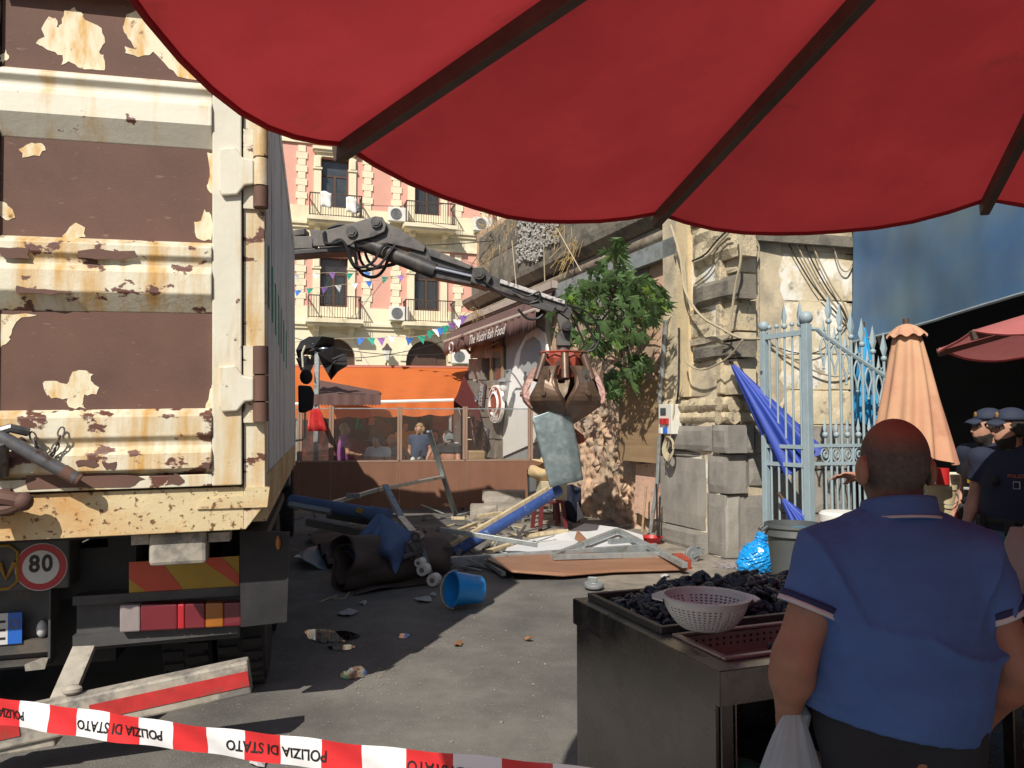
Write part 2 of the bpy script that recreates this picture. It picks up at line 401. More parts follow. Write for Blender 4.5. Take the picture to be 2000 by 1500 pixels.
# windows
rail=MB()
for k in range(21):
    a=-1.06+2.12*k/20; rail.cyl((a,-.86,.02),(a,-.86,.95),.011,n=5)
for s_ in(-1,1):
    for k in range(1,7): rail.cyl((1.06*s_,-.86+.84*k/7,.02),(1.06*s_,-.86+.84*k/7,.95),.011,n=5)
    rail.bmm(1.04*s_-.015*s_,1.075*s_,-.88,0,.93,.97); rail.bmm(1.045*s_,1.075*s_,-.88,0,.05,.075)
rail.bmm(-1.08,1.08,-.885,-.845,.93,.972); rail.bmm(-1.08,1.08,-.88,-.85,.05,.075)
rail=rail.mesh('railing',m_iron)
slab=MB(); slab.bmm(-1.16,1.16,-.95,-.05,-.16,0); slab.bmm(-1.08,1.08,-.86,-.05,-.26,-.161); slab=slab.mesh('balcony_slab',m_cream)
brk=MB(); brk.prism([(0,0),(-.55,0),(-.5,-.16),(-.2,-.22),(-.12,-.5),(0,-.55)],-.11,.11)
brk.v=[(y,x,z) for x,y,z in brk.v]; brk=brk.mesh('bracket',m_cream)
pil=MB(); pil.bmm(-.15,.15,-.1,0,0,OH+.02); pil.bmm(-.19,.19,-.15,0,OH-.55,OH-.47); pil.bmm(-.11,.11,-.17,-.1,OH-.46,OH-.02); pil.bmm(-.2,.2,-.14,0,0,.3); pil=pil.mesh('pilaster',m_cream)
hood=MB(); hood.bmm(-.95,.95,-.28,0,OH+.28,OH+.4); hood.bmm(-.88,.88,-.2,0,OH+.18,OH+.279); hood.bmm(-.8,.8,-.09,0,OH+.02,OH+.179); hood=hood.mesh('window_hood',m_cream)
for bi,x in enumerate(bays):
    for fi,f in enumerate((F1,F2)):
        MT=Matrix.Translation((x,0,f)); wn=obj('window',None,pal,M=MT)
        obj('window_hood',hood,wn)
        for s_ in(-1,1): obj('pilaster',pil,wn,M=Matrix.Translation((s_*(OW/2+.16),0,0)))
        b=MB(); e=OW/2
        b.bmm(-e,e,.22,.3,OH-.07,OH); b.bmm(-e,-e+.07,.22,.3,0,OH-.07); b.bmm(e-.07,e,.22,.3,0,OH-.07); b.bmm(-e+.07,e-.07,.22,.3,OH-.75,OH-.68); b.bmm(-.05,.05,.21,.31,0,OH-.75)
        b.bmm(-e+.07,-.05,.23,.29,0,.75); b.bmm(.05,e-.07,.23,.29,0,.75); b.build('frame',m_wood,wn)
        for a0,a1,z0,z1 in((-e+.07,-.05,.75,OH-.75),(.05,e-.07,.75,OH-.75),(-e+.07,e-.07,OH-.68,OH-.07)):
            b=MB(); b.bmm(a0,a1,.25,.27,z0,z1); b.build('pane',m_paneg if fi==0 or bi==3 else m_pane,wn)
        b=MB()
        if fi==0 or bi==3:
            b.grid(lambda u,v:(-.4+.36*u,.33+.03*math.sin(u*20),.2+1.8*v),12,2); b.grid(lambda u,v:(.06+.36*u,.33+.03*math.sin(u*18),.2+1.8*v),12,2); b.build('curtain',m_curt,wn,recalc=False)
        bl=obj('balcony',None,pal,M=MT); obj('balcony_slab',slab,bl); obj('railing',rail,bl)
        for s_ in(-1,1): obj('bracket',brk,bl,M=Matrix.Translation((s_*.72,-.05,-.26)))
# washing and a dish on the balcony
for i,(dx,zz) in enumerate(((-.42,.35),(.62,.2))):
    b=MB(); b.grid(lambda u,v:(dx-.22+.44*u,-.9-.02*math.sin(9*u+3*v)-(.05 if v<.5 else 0),F2+zz+.66*v+ (.04*math.sin(u*5))),6,6)
    M_=fac.M@Matrix.Translation((bx1,0,0))
    b.build('laundry_cloth',m_white,None,True,solid=.01,recalc=False,M=M_,label=('small white towel hung at the left of the upper balcony rail','larger white towel hung at the right of the upper balcony rail')[i],cat='towel',group='washing on the balcony')
b=MB(); b.lathe([(.02,-.05),(.2,-.02),(.33,.05)],18,M=Euler((R(70),0,R(20))).to_matrix(),caps=False); t=root('satellite_dish','grey dish standing on the upper balcony above the crane','dish',fac.M@Matrix.Translation((bx1+.72,-.55,F2+.55)))
b.build('dish',m_galv,t,True,solid=.01,recalc=False); b=MB(); b.cyl((0,0,-.55),(0,.02,-.05),.03); b.build('stand',m_grey,t)
# air-conditioning units
def ac(u,v,lab,off=-.2):
    p=fac.px(u,v,off-.2); t=root('air_conditioner',lab,'air conditioner',fac.M@Matrix.Translation(p),'air conditioners on the palazzo')
    b=MB(); b.bmm(-.42,.42,-.16,.16,-.3,.3); c=b.build('casing',m_white,t,bevel=.02)
    b=MB(); b.cyl((-.1,-.166,0),(-.1,-.172,0),.235,n=24); b.build('fan_opening',m_grey,c)
    b=MB()
    for r_ in(.07,.13,.19,.235):
        b.tube([(-.1+r_*math.cos(R(a)),-.182,r_*math.sin(R(a))) for a in range(0,361,20)],.008,4)
    for a in range(0,180,45): b.tube([(-.1+.23*math.cos(R(a)),-.18,.23*math.sin(R(a))),(-.1-.23*math.cos(R(a)),-.18,-.23*math.sin(R(a)))],.006,4)
    b.build('grille',m_grey,c)
    for s_ in(-.3,.3):
        b=MB(); b.bmm(s_-.02,s_+.02,-.16,.36,-.36,-.305); b.bmm(s_-.02,s_+.02,.3,.36,-.6,-.36); b.build('wall_bracket',m_galv,t)
ac(777,420,'white air conditioner beside the upper right balcony'); ac(942,439,'white air conditioner by the weeds high on the old wall')
ac(779,613,'white air conditioner beside the lower right balcony'); ac(900,697,'white air conditioner low down between arch and brown awning')
# street lantern on the façade
t=root('wall_lantern','pale glass street lantern on the palazzo between the arches','lantern',fac.M@Matrix.Translation(fac.px(756,690,-.5)))
b=MB(); b.lathe([(.1,-.3),(.2,.15)],6); b.build('glass',m_white,t); b=MB(); b.lathe([(.24,.15),(.1,.3),(.03,.42)],6); b.build('cap',m_iron,t)
b=MB(); b.tube([(0,0,-.32),(0,.2,-.5),(0,.45,-.4)],.025); b.build('arm',m_iron,t)
# ================================================================ truck
m_tw=mat('truck_white_paint',(.66,.635,.53),.5,var=.08,vs=2.5,bump=.1,bs=25,c2=(.55,.36,.13),a2=.62,s2=4,soft=.1,st2=(1.6,1,.22),c3=(.13,.05,.035),a3=.68,s3=9,soft3=.015)
m_tw2=mat('truck_white_paint_worn',(.65,.61,.48),.55,var=.09,vs=2.5,bump=.18,bs=25,c2=(.52,.30,.08),a2=.56,s2=5,soft=.12,st2=(2,1,.25),c3=(.12,.045,.03),a3=.57,s3=6,soft3=.012,st3=(1,1,1.6))
m_rust=mat('bare_rusty_panel',(.115,.058,.045),.75,var=.22,vs=2.0,bump=.15,bs=130,c2=(.155,.08,.055),a2=.56,s2=1.3,soft=.16,c3=(.20,.12,.09),a3=.67,s3=26,soft3=.03,st3=(.5,1,1.6))
m_sill=mat('rusty_yellowed_sill',(.60,.50,.30),.65,var=.1,vs=3,bump=.2,bs=60,c2=(.52,.24,.05),a2=.56,s2=2.2,soft=.14,c3=(.16,.07,.03),a3=.60,s3=30,soft3=.03)
m_side=mat('truck_side_paint',(.80,.80,.75),.55,var=.1,vs=3,c2=(.42,.36,.28),a2=.6,s2=3,st2=(1,1,.3),soft=.1)
m_blk=mat('chassis_black',(.018,.018,.02),.65,var=.4,vs=6,bump=.1)
m_dgrey=mat('chassis_grey',(.06,.06,.062),.6,var=.3,vs=5,c2=(.1,.085,.07),a2=.6,s2=4)
m_tyre=mat('tyre_rubber',(.02,.02,.021),.85,var=.3,bump=.3,bs=60)
m_dgreen=mat('green_lettering',(.03,.34,.25),.6)
m_bump=mat('worn_bumper',(.35,.32,.27),.6,var=.25,vs=8,c2=(.16,.15,.14),a2=.55,s2=5,bump=.15)
m_red=mat('red_reflective',(.45,.03,.03),.45,var=.2,vs=12,c2=(.3,.05,.04),a2=.6,s2=14)
m_orange=mat('orange_stripe',(.55,.07,.03),.45,var=.1); m_yel=mat('yellow_reflective',(.42,.26,.02),.45,var=.15)
m_lred=mat('red_lens',(.16,.02,.03),.18,var=.1,coat=.4); m_lcl=mat('clear_lens',(.3,.26,.26),.2,coat=.4); m_lam=mat('amber_lens',(.35,.12,.015),.2,coat=.4)
m_blue=mat('plate_blue',(.02,.12,.5),.3,var=.05); m_signw=mat('sign_white',(.55,.55,.55),.4,var=.05); m_signr=mat('sign_red',(.4,.02,.03),.4,var=.05); m_ink=mat('black_ink',(.01,.01,.01),.5,var=0); m_gold=mat('gold_paint',(.32,.18,.03),.45)
m_bolt=mat('grey_oiled_steel',(.15,.15,.16),.4,metal=.5,var=.3,vs=15,c2=(.09,.055,.035),a2=.58,s2=9)
TD=4.1
tr=Fr((P(529,825,TD).x,TD,0),14.3,-1.0)
truck=root('scrap_truck','rusty white container truck with a loading crane, seen from behind','truck',tr)
xz=tr.xz
CW=2.5; CT=4.1; CL=6.3
zs=tr.px(480,1034).z; zb=tr.px(475,946).z      # underside of sill, underside of door
cx0=tr.px(476,600).x                           # inner edge of corner post
# corner posts and roof rail
cp=MB(); cp.prism([(cx0,zs),(tr.px(480,1034).x,zs),(0,tr.px(527,985).z),(0,CT),(cx0,CT)],.0,.16); cp.build('corner_post',m_tw2,truck,bevel=.006)
cp=MB(); cp.prism([(-CW,zs+.1),(-CW+.06,zs),(-CW-cx0,zs),(-CW-cx0,CT),(-CW,CT)],.0,.16); cp.build('corner_post',m_tw2,truck,bevel=.006)
b=MB(); b.bmm(-CW-cx0,cx0,.01,.16,CT-.14,CT); b.build('roof_rail',m_tw,truck)
# sill beam
b=MB(); b.bmm(-CW-cx0,cx0,.0,.14,zs,zb-.012); sill=b.build('sill',m_sill,truck,bevel=.004)
b=MB(); p0=xz(385,972);p1=xz(525,962); b.prism([xz(385,994),xz(522,990),xz(527,950),xz(480,952),xz(478,968),xz(400,975)],-.012,-.002); b.build('patch_plate',m_sill,sill)
# the right door: ribbed skin cut into panels and ridges
DR=tr.px(473,600).x; DL=-1.262; SR=tr.px(416,600).x
door=obj('rear_door',None,truck)
def zof(v,u=415): return tr.px(u,v).z
b=MB(); b.bmm(SR,DR,-.035,.03,zb,CT-.15); b.build('stile',m_tw,door,bevel=.006)
b=MB(); b.bmm(DL,SR,-.03,.03,zb,zof(925)); b.build('bottom_rail',m_tw2,door,bevel=.004)
def xprof(prof,x0,x1):
    mb=MB(); n=len(prof); vs=[(x,y,z) for x in(x0,x1) for y,z in prof]
    mb.add(vs,[(i,i+1,n+i+1,n+i) for i in range(n-1)]+[tuple(range(n)),tuple(range(n,2*n))[::-1]]); return mb
def panel(v0,v1,mt,u=415):
    b=MB(); b.bmm(DL,SR,.012,.03,zof(v1,u),zof(v0,u)); return b.build('recessed_panel',mt,door)
ztop=CT-.15
def ridge(va,vg,vb,vs_,mt,grid=False):
    """top edge, groove, lower crest, end of the shaded underside"""
    za,zg,zc,ze=zof(va),zof(vg),zof(vb),zof(vs_)
    pr=[(.03,za),(.011,za),(-.05,za-.035),(-.052,zg+.04),(-.028,zg+.012),(-.028,zg-.012),(-.055,zg-.05),(-.058,zc),(.011,ze),(.03,ze)]
    return xprof(pr,DL,SR).build('ridge',mt,door,smooth=False,bevel=.006)
ridge(163,198,253,292,m_tw); ridge(474,521,578,612,m_tw2); ridge(797,864,912,925,m_tw2)
pa=[panel(292,474,m_rust),panel(612,797,m_rust)]
b=MB(); b.bmm(DL,SR,.012,.03,zof(163),zof(-12)); pa.insert(0,b.build('recessed_panel',m_rust,door))
pr=zof(-12); xprof([(.03,CT-.15),(.011,CT-.15),(-.05,CT-.2),(-.05,pr+.05),(.011,pr),(.03,pr)],DL,SR).build('ridge',m_tw,door)
# curling flakes of old paint left on the bare panels (pixel outlines on the panel plane)
def flake(pts,par,seed,mt=m_tw2):
    q=jag([xz(u,v,.011) for u,v in pts],.006,3,seed); b=MB(); b.prism(q,.0095,.0125); return b.build('paint_flake',mt,par)
m_flk=mat('old_cream_paint',(.72,.66,.48),.6,var=.06,c2=(.60,.34,.08),a2=.56,s2=9,soft=.1,st2=(1.5,1,.5),c3=(.2,.08,.04),a3=.67,s3=22)
F=lambda pts,k,seed: flake(pts,pa[k],seed,m_flk)
F([(128,22),(145,15),(163,28),(163,36),(200,55),(207,82),(192,102),(204,112),(203,138),(165,136),(135,120),(120,128),(125,110),(108,104),(82,92),(68,82),(86,72),(82,52),(95,33),(110,36),(112,55),(120,45)],0,1)
F([(245,30),(285,12),(330,0),(414,0),(414,162),(348,148),(320,125),(300,103),(270,112),(245,105),(243,90),(262,95),(250,75),(240,55)],0,2)
F([(0,110),(14,98),(16,114),(6,122),(0,118)],0,3); F([(38,290),(60,280),(82,278),(88,292),(76,303),(44,306)],1,4); F([(0,394),(18,402),(30,424),(14,432),(0,420)],1,5)
F([(120,462),(148,436),(165,444),(166,462),(140,466)],1,6); F([(380,432),(395,431),(400,410),(412,420),(414,468),(400,470),(382,462)],1,7); F([(406,300),(415,298),(416,380),(404,364),(412,345)],1,8)
F([(84,748),(100,742),(130,750),(142,728),(160,722),(184,730),(176,742),(192,755),(190,768),(165,772),(160,790),(168,797),(134,797),(132,778),(100,778),(88,766)],2,9)
F([(0,613),(72,614),(30,626),(22,650),(18,665),(0,678)],2,10); F([(402,790),(412,760),(416,752),(416,797),(404,797)],2,11)
# bare rust where the paint has come off ridges and rails
def bare(pts,y,seed,par=door):
    q=jag([xz(u,v,y) for u,v in pts],.007,3,seed); b=MB(); b.prism(q,y-.0025,y+.004); return b.build('bare_patch',m_rust,par)
bare([(0,484),(55,485),(58,503),(0,502)],-.0515,21); bare([(150,488),(262,489),(266,505),(215,506),(150,504)],-.0515,22); bare([(30,560),(115,566),(150,572),(100,574),(30,572)],-.059,23)
bare([(150,901),(190,900),(192,912),(150,911)],-.059,24); bare([(200,903),(230,904),(225,918),(205,915)],-.059,25); bare([(50,922),(240,925),(280,935),(250,950),(55,958)],-.031,26); bare([(330,928),(350,926),(362,944),(320,948)],-.031,27); bare([(395,902),(412,904),(410,918),(398,916)],-.059,28)
# hinges
def hinge(vt,vb,vbt,vbb):
    h=obj('hinge',None,truck)
    poly=[xz(430,vt),xz(462,vt-2),xz(476,vt+18),xz(497,vt+22),xz(497,vb-20),xz(480,vb-18),xz(466,vb),xz(436,vb+2),xz(430,vb-8)]
    b=MB(); b.prism(poly,-.062,-.036); b.build('hinge_leaf',m_tw,h,bevel=.008)
    xk=tr.px(510,vt).x
    ks=[vbt,vt+16,vb-18,vbb]
    for i in range(3):
        b=MB(); b.cyl((xk,-.03,zof(ks[i],510)-.004),(xk,-.03,zof(ks[i+1],510)+.004),.04,n=14); b.build('knuckle',(m_tw2,m_tw2,m_rust)[i] if vt<500 else m_rust,h,True)
    b=MB(); b.bmm(xk-.09,xk-.03,-.018,-.001,zof(vbb,510),zof(vbt,510)); b.build('weld_plate',m_tw2,h)
hinge(297,386,256,410); hinge(717,803,676,825)
# locking bar, handle, chain and catch at the middle of the doors
lb=obj('locking_gear',None,truck)
b=MB(); b.cyl(tr.px(-25,838,-.16),tr.px(148,934,-.12),.032,n=14); b.build('handle_tube',m_bolt,lb,True)
b=MB(); b.cyl(tr.px(122,920,-.125),tr.px(155,938,-.118),.036,.03,n=14); b.build('tube_end',m_rust,lb,True)
b=MB(); b.tube([tr.px(-10,845,-.15),tr.px(20,836,-.15),tr.px(55,844,-.1)],.022,8); b.cyl(tr.px(-4,860,-.16),tr.px(-2,925,-.05),.045,n=10); b.build('hook_arm',m_bolt,lb,True)
b=MB(); b.tube([tr.px(-20,968,-.12),tr.px(25,975,-.13),tr.px(50,982,-.12)],.035,8); b.tube([tr.px(-20,1000,-.1),tr.px(20,992,-.12),tr.px(45,982,-.12)],.03,8); b.sphere(tr.px(46,980,-.125),.045); b.bmm(*(lambda a,c:(a.x,c.x,-.06,-.002,c.z,a.z))(tr.px(-30,955),tr.px(28,1005))); b.build('catch',m_rust,lb,True)
ch=hang(tr.px(62,845,-.1),tr.px(122,835,-.075),.13,11)
for i in range(11):
    a,c=Vector(ch[i]),Vector(ch[i+1]); d=(c-a).normalized(); mid=(a+c)/2; sd_=Vector((0,1,0)) if i%2 else d.cross(Vector((0,1,0))).normalized()
    b=MB(); b.tube([mid+d*(.026*math.cos(t))+sd_*(.014*math.sin(t)) for t in [2*math.pi*k/10 for k in range(11)]],.0045,5); b.build('chain_link',m_bolt if i%3 else m_rust,lb,True)
# left door, mirrored copy of ribs only (outside the frame)
ld=obj('rear_door',None,truck)
b=MB(); b.bmm(-CW-cx0+.01,DL-.012,-.03,.03,zb,CT-.15); b.build('door_skin',m_tw2,ld)
# side walls: corrugated
def side(x,sgn,name):
    prof=[];n=30;L_=(CL-.3)/n
    for i in range(n):
        y=.16+i*L_; prof+=[(0,y),(0,y+L_*.42),(-.035,y+L_*.5),(-.035,y+L_*.92)]
    prof.append((0,CL-.14)); b=MB(); m_=len(prof)
    vs=[(x+sgn*p_[0],p_[1],z) for z in(zs+.27,CT-.12) for p_ in prof]
    b.add(vs,[(i,i+1,m_+i+1,m_+i) for i in range(m_-1)]); return b.build(name,m_side,truck,recalc=False)
side(-.012,1,'side_wall'); side(-CW+.012,-1,'side_wall')
for x0,x1 in((-.14,-.004),(-CW+.004,-CW+.14)):
    b=MB(); b.bmm(x0,x1,.161,CL-.16,zs+.02,zs+.268); b.build('bottom_rail',m_sill,truck); b=MB(); b.bmm(x0,x1,.161,CL-.16,CT-.118,CT); b.build('top_rail',m_side,truck)
    b=MB(); b.bmm(x0,x1+.001,CL-.158,CL,zs,CT); b.build('front_post',m_side,truck)
b=MB(); b.bmm(-CW+.14,-.14,CL-.1,CL-.02,zs,CT-.1); b.build('front_wall',m_side,truck)
b=MB(); b.bmm(-CW+.14,-.14,.17,CL-.12,zs+.02,zs+.12); b.build('floor',m_rust,truck)
b=MB(); b.bmm(-CW+.05,-.05,.17,CL-.12,CT-.11,CT-.06); b.build('roof_sheet',m_side,truck)
# green letters painted on the side, slanting as they recede
gl=obj('side_lettering',None,truck)
for i,(y0,zc,hh) in enumerate(((.2,2.66,.3),(.58,2.58,.38),(.98,2.54,.36),(1.4,2.5,.36),(1.85,2.48,.38),(2.3,2.45,.36),(2.8,2.42,.36),(3.4,2.4,.36))):
    b=MB(); b.bmm(-.011,-.007,y0-.06,y0+.03,zc-hh/2,zc+hh/2); b.bmm(-.046,-.042,y0+.12,y0+.18,zc-hh/2+.05,zc+hh/2-.1); b.build('letter_stroke',m_dgreen,gl)
# chassis, wheels, mud flaps
b=MB(); b.bmm(-1.75,-1.6,.68,9.0,.75,1.05); b.bmm(-.9,-.75,.6,9.0,.75,1.05); b.bmm(-1.6,-.9,.6,.75,.72,1.0); b.bmm(-2.3,-.2,.3,.4,zs-.05,zs-.004); b.bmm(-2.3,-.2,3.0,3.1,zs-.12,zs-.004); b.build('chassis',m_blk,truck)
b=MB(); b.bmm(-1.6,-.9,.8,4.6,.3,.74); b.build('underbody_tank',m_blk,truck)
def wheel(x0,x1,y):
    wl=obj('wheel',None,truck,M=Matrix.Translation((0,y,.5)))
    b=MB(); prof=[(.30,x0),(.46,x0),(.5,x0+.04),(.5,x1-.04),(.46,x1),(.30,x1)]; RM=Matrix(((0,0,1),(1,0,0),(0,1,0)))
    b.lathe(prof,36,M=RM); b.build('tyre',m_tyre,wl,True,recalc=True)
    b=MB()
    for k in range(36):
        a=2*math.pi*k/36
        for xx,of in((x0+(x1-x0)*.25,0),(x0+(x1-x0)*.75,math.pi/36)):
            b.box((xx,.5*math.cos(a+of),.5*math.sin(a+of)),((x1-x0)*.4,.03,.045),Euler((a+of,0,0)))
    b.build('tread',m_tyre,wl)
    b=MB(); b.lathe([(.29,x0+.02),(.29,x1-.06),(.12,x1-.1)],20,M=RM); b.build('rim',m_dgrey,wl,True)
for y in(1.2,2.5):
    for x0,x1 in((-.33,-.05),(-.64,-.36),(-CW+.05,-CW+.33),(-CW+.36,-CW+.64)): wheel(x0,x1,y)
for x0,x1 in((-.35,-.07),(-CW+.07,-CW+.35)): wheel(x0,x1,7.9)
p0=tr.px(468,1040,.22);p1=tr.px(562,1322,.22)
b=MB(); b.prism([xz(468,1036,.3),xz(566,1040,.3),xz(560,1215,.3),xz(470,1225,.3)],.3,.33); mf=b.build('mud_flap',m_blk,truck)
b=MB(); b.bmm(mf.bound_box[0][0]+.02,-.02,.33,3.0,1.0,1.06); b.build('mudguard',m_blk,truck)
b=MB(); b.sphere(tr.px(543,1060,.29),.03,10,(.5,.4,1.4)); b.build('side_marker_lamp',m_lam,truck,True)
b=MB(); q0=tr.px(293,1060,.1);q1=tr.px(405,1098,.1); b.bmm(q0.x,q1.x,.06,.2,q1.z,q0.z+.05); b.build('hydraulic_block',m_bump,truck,bevel=.02)
b=MB(); q0=tr.px(258,1045,.12);q1=tr.px(292,1062,.12); b.bmm(q0.x,q1.x,.1,.2,q1.z,q0.z); b.build('container_lug',m_bump,truck); b=MB(); q0=tr.px(408,1040,.12);q1=tr.px(450,1056,.12); b.bmm(q0.x,q1.x,.1,.2,q1.z,q0.z); b.build('container_lug',m_bump,truck)
# hazard board
y=.46; b=MB(); b.prism([xz(252,1098,y),xz(467,1086,y),xz(467,1145,y),xz(252,1158,y)],y,y+.01); hb=b.build('hazard_board',m_yel,truck)
for a in((265,1098,312,1095,357,1151,300,1155),(389,1091,432,1088,467,1122,467,1145)):
    b=MB(); b.prism([xz(a[2*i],a[2*i+1],y-.003) for i in range(4)],y-.004,y-.001); b.build('stripe',m_orange,hb)
b=MB(); b.prism([xz(252,1098,y-.003),xz(265,1097,y-.003),xz(300,1155,y-.003),xz(285,1156,y-.003),xz(252,1130,y-.003)],y-.004,y-.001); b.build('stripe',m_orange,hb)
# lamp bracket and tail lamp
b=MB(); b.beam(tr.px(145,1172,y+.02),tr.px(468,1152,y+.02),.06,.05); b.beam(tr.px(145,1252,y+.02),tr.px(466,1222,y+.02),.06,.07); b.bmm(*(lambda a,c:(a.x,c.x,y+.05,y+.09,c.z,a.z))(tr.px(145,1165,y),tr.px(466,1250,y))); b.build('lamp_bracket',m_dgrey,truck)
tl=obj('tail_lamp',None,truck); yl=y-.03
def lens(u0,u1,m):
    f=lambda u,top:(1180-(u-236)*.022*1.0 if top else 1233-(u-236)*.055)
    b=MB(); b.prism([xz(u0,f(u0,1),yl),xz(u1,f(u1,1),yl),xz(u1,f(u1,0),yl),xz(u0,f(u0,0),yl)],yl-.03,yl+.06); b.build('lens',m,tl,bevel=.008)
lens(236,276,m_lcl);lens(276.5,348,m_lred);lens(348.5,362,m_signr);lens(362.5,402,m_lred);lens(402.5,438,m_lam);lens(438.5,472,m_lred)
# equipment box with speed disc and gold emblem
yb=.42; q0=tr.px(-90,1062,yb);q1=tr.px(135,1148,yb); b=MB(); b.bmm(q0.x,q1.x,yb,yb+.25,q1.z,q0.z); bx=b.build('tail_panel',m_dgrey,truck,bevel=.01)
sg=obj('speed_disc',None,truck); c=tr.px(81,1107,yb); rr=(tr.px(133,1107,yb).x-tr.px(30,1107,yb).x)/2
for k,(r_,m_,yy) in enumerate(((rr,m_signw,.004),(rr*.965,m_signr,.007),(rr*.7,m_signw,.010))):
    b=MB(); b.cyl((c.x,yb-.001,c.z),(c.x,yb-yy,c.z),r_,n=40); b.build(('disc','red_ring','disc_face')[k],m_,sg)
t=text_mb('80',rr*.98,bold=.004,sx=.86,spacing=1.15); t.v=[(x+c.x,yb-.0115,z+c.z+rr*.12) for x,_,z in t.v]; t.build('numerals',m_ink,sg,recalc=False)
b=MB(); q=tr.px(-6,1108,yb); b.tube([(q.x+dx,yb-.006,q.z+dz) for dx,dz in [( -.12,.115),(.06,.115),(.1,.08),(.1,-.08),(.06,-.115),(-.12,-.115)]],.008,5); b.build('emblem_border',m_gold,bx)
b=MB(); q=tr.px(16,1114,yb); b.tube([(q.x-.04,yb-.006,q.z+.045),(q.x-.005,yb-.006,q.z-.04),(q.x+.035,yb-.006,q.z+.045)],.014,6); b.tube([(q.x-.14,yb-.006,q.z+.045),(q.x-.10,yb-.006,q.z-.04),(q.x-.065,yb-.006,q.z+.045)],.014,6); b.build('emblem',m_gold,bx)
# number plate recess
yn=.5; q0=tr.px(-90,1158,yn);q1=tr.px(105,1290,yn)
b=MB(); b.bmm(q0.x,q1.x,yn+.06,yn+.09,q1.z,q0.z); b.bmm(q1.x-.012,q1.x,yn-.06,yn+.06,q1.z,q0.z+.0); b.bmm(q0.x,q1.x,yn-.06,yn+.06,q1.z,q1.z+.012); b.bmm(q0.x,q1.x-.013,yn,yn+.059,q1.z+.05,q1.z+.12); b.build('plate_recess',m_dgrey,truck)
b=MB(); b.prism([xz(58,1290,yn),xz(90,1278,yn),xz(103,1278,yn),xz(97,1298,yn),xz(60,1302,yn)],yn-.08,yn-.062); b.build('bent_lip',m_bump,truck)
pl=obj('number_plate',None,truck); q0=tr.px(-120,1206,yn);q1=tr.px(44,1255,yn); qm=tr.px(17,1206,yn)
b=MB(); b.bmm(q0.x,qm.x,yn-.012,yn,q1.z,q0.z); b.build('plate',m_signw,pl); b=MB(); b.bmm(qm.x+.0005,q1.x,yn-.012,yn,q1.z,q0.z); b.build('blue_band',m_blue,pl)
b=MB(); e=tr.px(30,1218,yn); b.tube([(e.x+.022*math.cos(R(a)),yn-.0135,e.z+.022*math.sin(R(a))) for a in range(0,361,30)],.0025,4); b.build('star_ring',m_gold,pl)
q=tr.px(0,1230,yn); b=MB(); b.bmm(q.x-.03,q.x-.015,yn-.0145,yn-.0125,q.z-.05,q.z+.05)
for dz in(-.045,0,.045): b.bmm(q.x-.0149,q.x+.03,yn-.0145,yn-.0125,q.z+dz-.006,q.z+dz+.006)
b.build('plate_letter',m_ink,pl)
b=MB(); b.sphere(tr.px(82,1228,yn+.03),.04,12,(.7,.8,1.2)); b.build('plate_lamp',m_signw,truck,True)
# bent underrun bumper
yu=-.06; bp=obj('underrun_bumper',None,truck)
a0=tr.px(-60,1437,yu);a1=tr.px(489,1318,yu); b=MB(); b.beam(a0,a1,.1,.17); b.build('bar',m_bump,bp,bevel=.012)
d=(a1-a0); b=MB(); A=a0+d*.42+Vector((0,-.054,0)); B=a1-d*.004+Vector((0,-.054,0)); b.beam(A,B,.004,.075); A2=a0+Vector((0,-.054,0)); b.beam(A2,a0+d*.18+Vector((0,-.054,0)),.004,.07); b.build('red_strip',m_red,bp)
b=MB(); b.beam(tr.px(118,1375,.0),tr.px(165,1265,.25),.11,.03); b.build('bumper_arm',m_bump,bp)
b=MB(); q=tr.px(140,1347,-.06); b.sphere(q,.035,10,(1.4,1,.7)); b.build('bolt',m_bump,bp,True)
b=MB(); b.beam(tr.px(-60,1460,-.02),tr.px(116,1432,-.02),.14,.08); b.build('step',m_bump,bp,bevel=.01)
# cab (mostly hidden by the container)
m_cab=mat('cab_paint',(.08,.09,.1),.35,coat=.3)
cb=obj('cab',None,truck)
b=MB(); b.prism([(7.3,.75),(9.2,.75),(9.25,1.7),(9.05,2.95),(7.3,3.0)],-CW+.1,-.1); b.v=[(y,x,z) for x,y,z in b.v]; b.build('shell',m_cab,cb,bevel=.05)
b=MB(); b.bmm(-.098,-.094,7.8,8.8,1.8,2.55); b.build('side_window',m_pane,cb); b=MB(); b.bmm(-2.2,-.3,9.14,9.2,1.85,2.55); b.build('windscreen',m_pane,cb)
mr=obj('wing_mirror',None,truck); ym=7.6
qq=lambda u,v:tr.px(u,v,ym)
b=MB(); b.prism([xz(u,v,ym) for u,v in((582,752),(608,754),(614,768),(612,798),(596,806),(583,806))],ym-.06,ym+.1); b.build('mirror_housing',m_black,mr,bevel=.03)
b=MB(); b.sphere(tr.px(598,736,ym),.1,14,(.95,.7,1.15)); b.build('upper_mirror',m_blk,mr,True)
b=MB(); b.tube([tr.px(596,806,ym),tr.px(596,853,ym),tr.px(590,859,ym),tr.px(575,861,ym)],.018,6); b.build('mirror_bracket',m_tw,mr,True); b=MB(); b.tube([tr.px(592,722,ym),tr.px(590,690,ym),tr.px(596,675,ym)],.016,6); b.build('mirror_bracket',m_tw,mr,True)
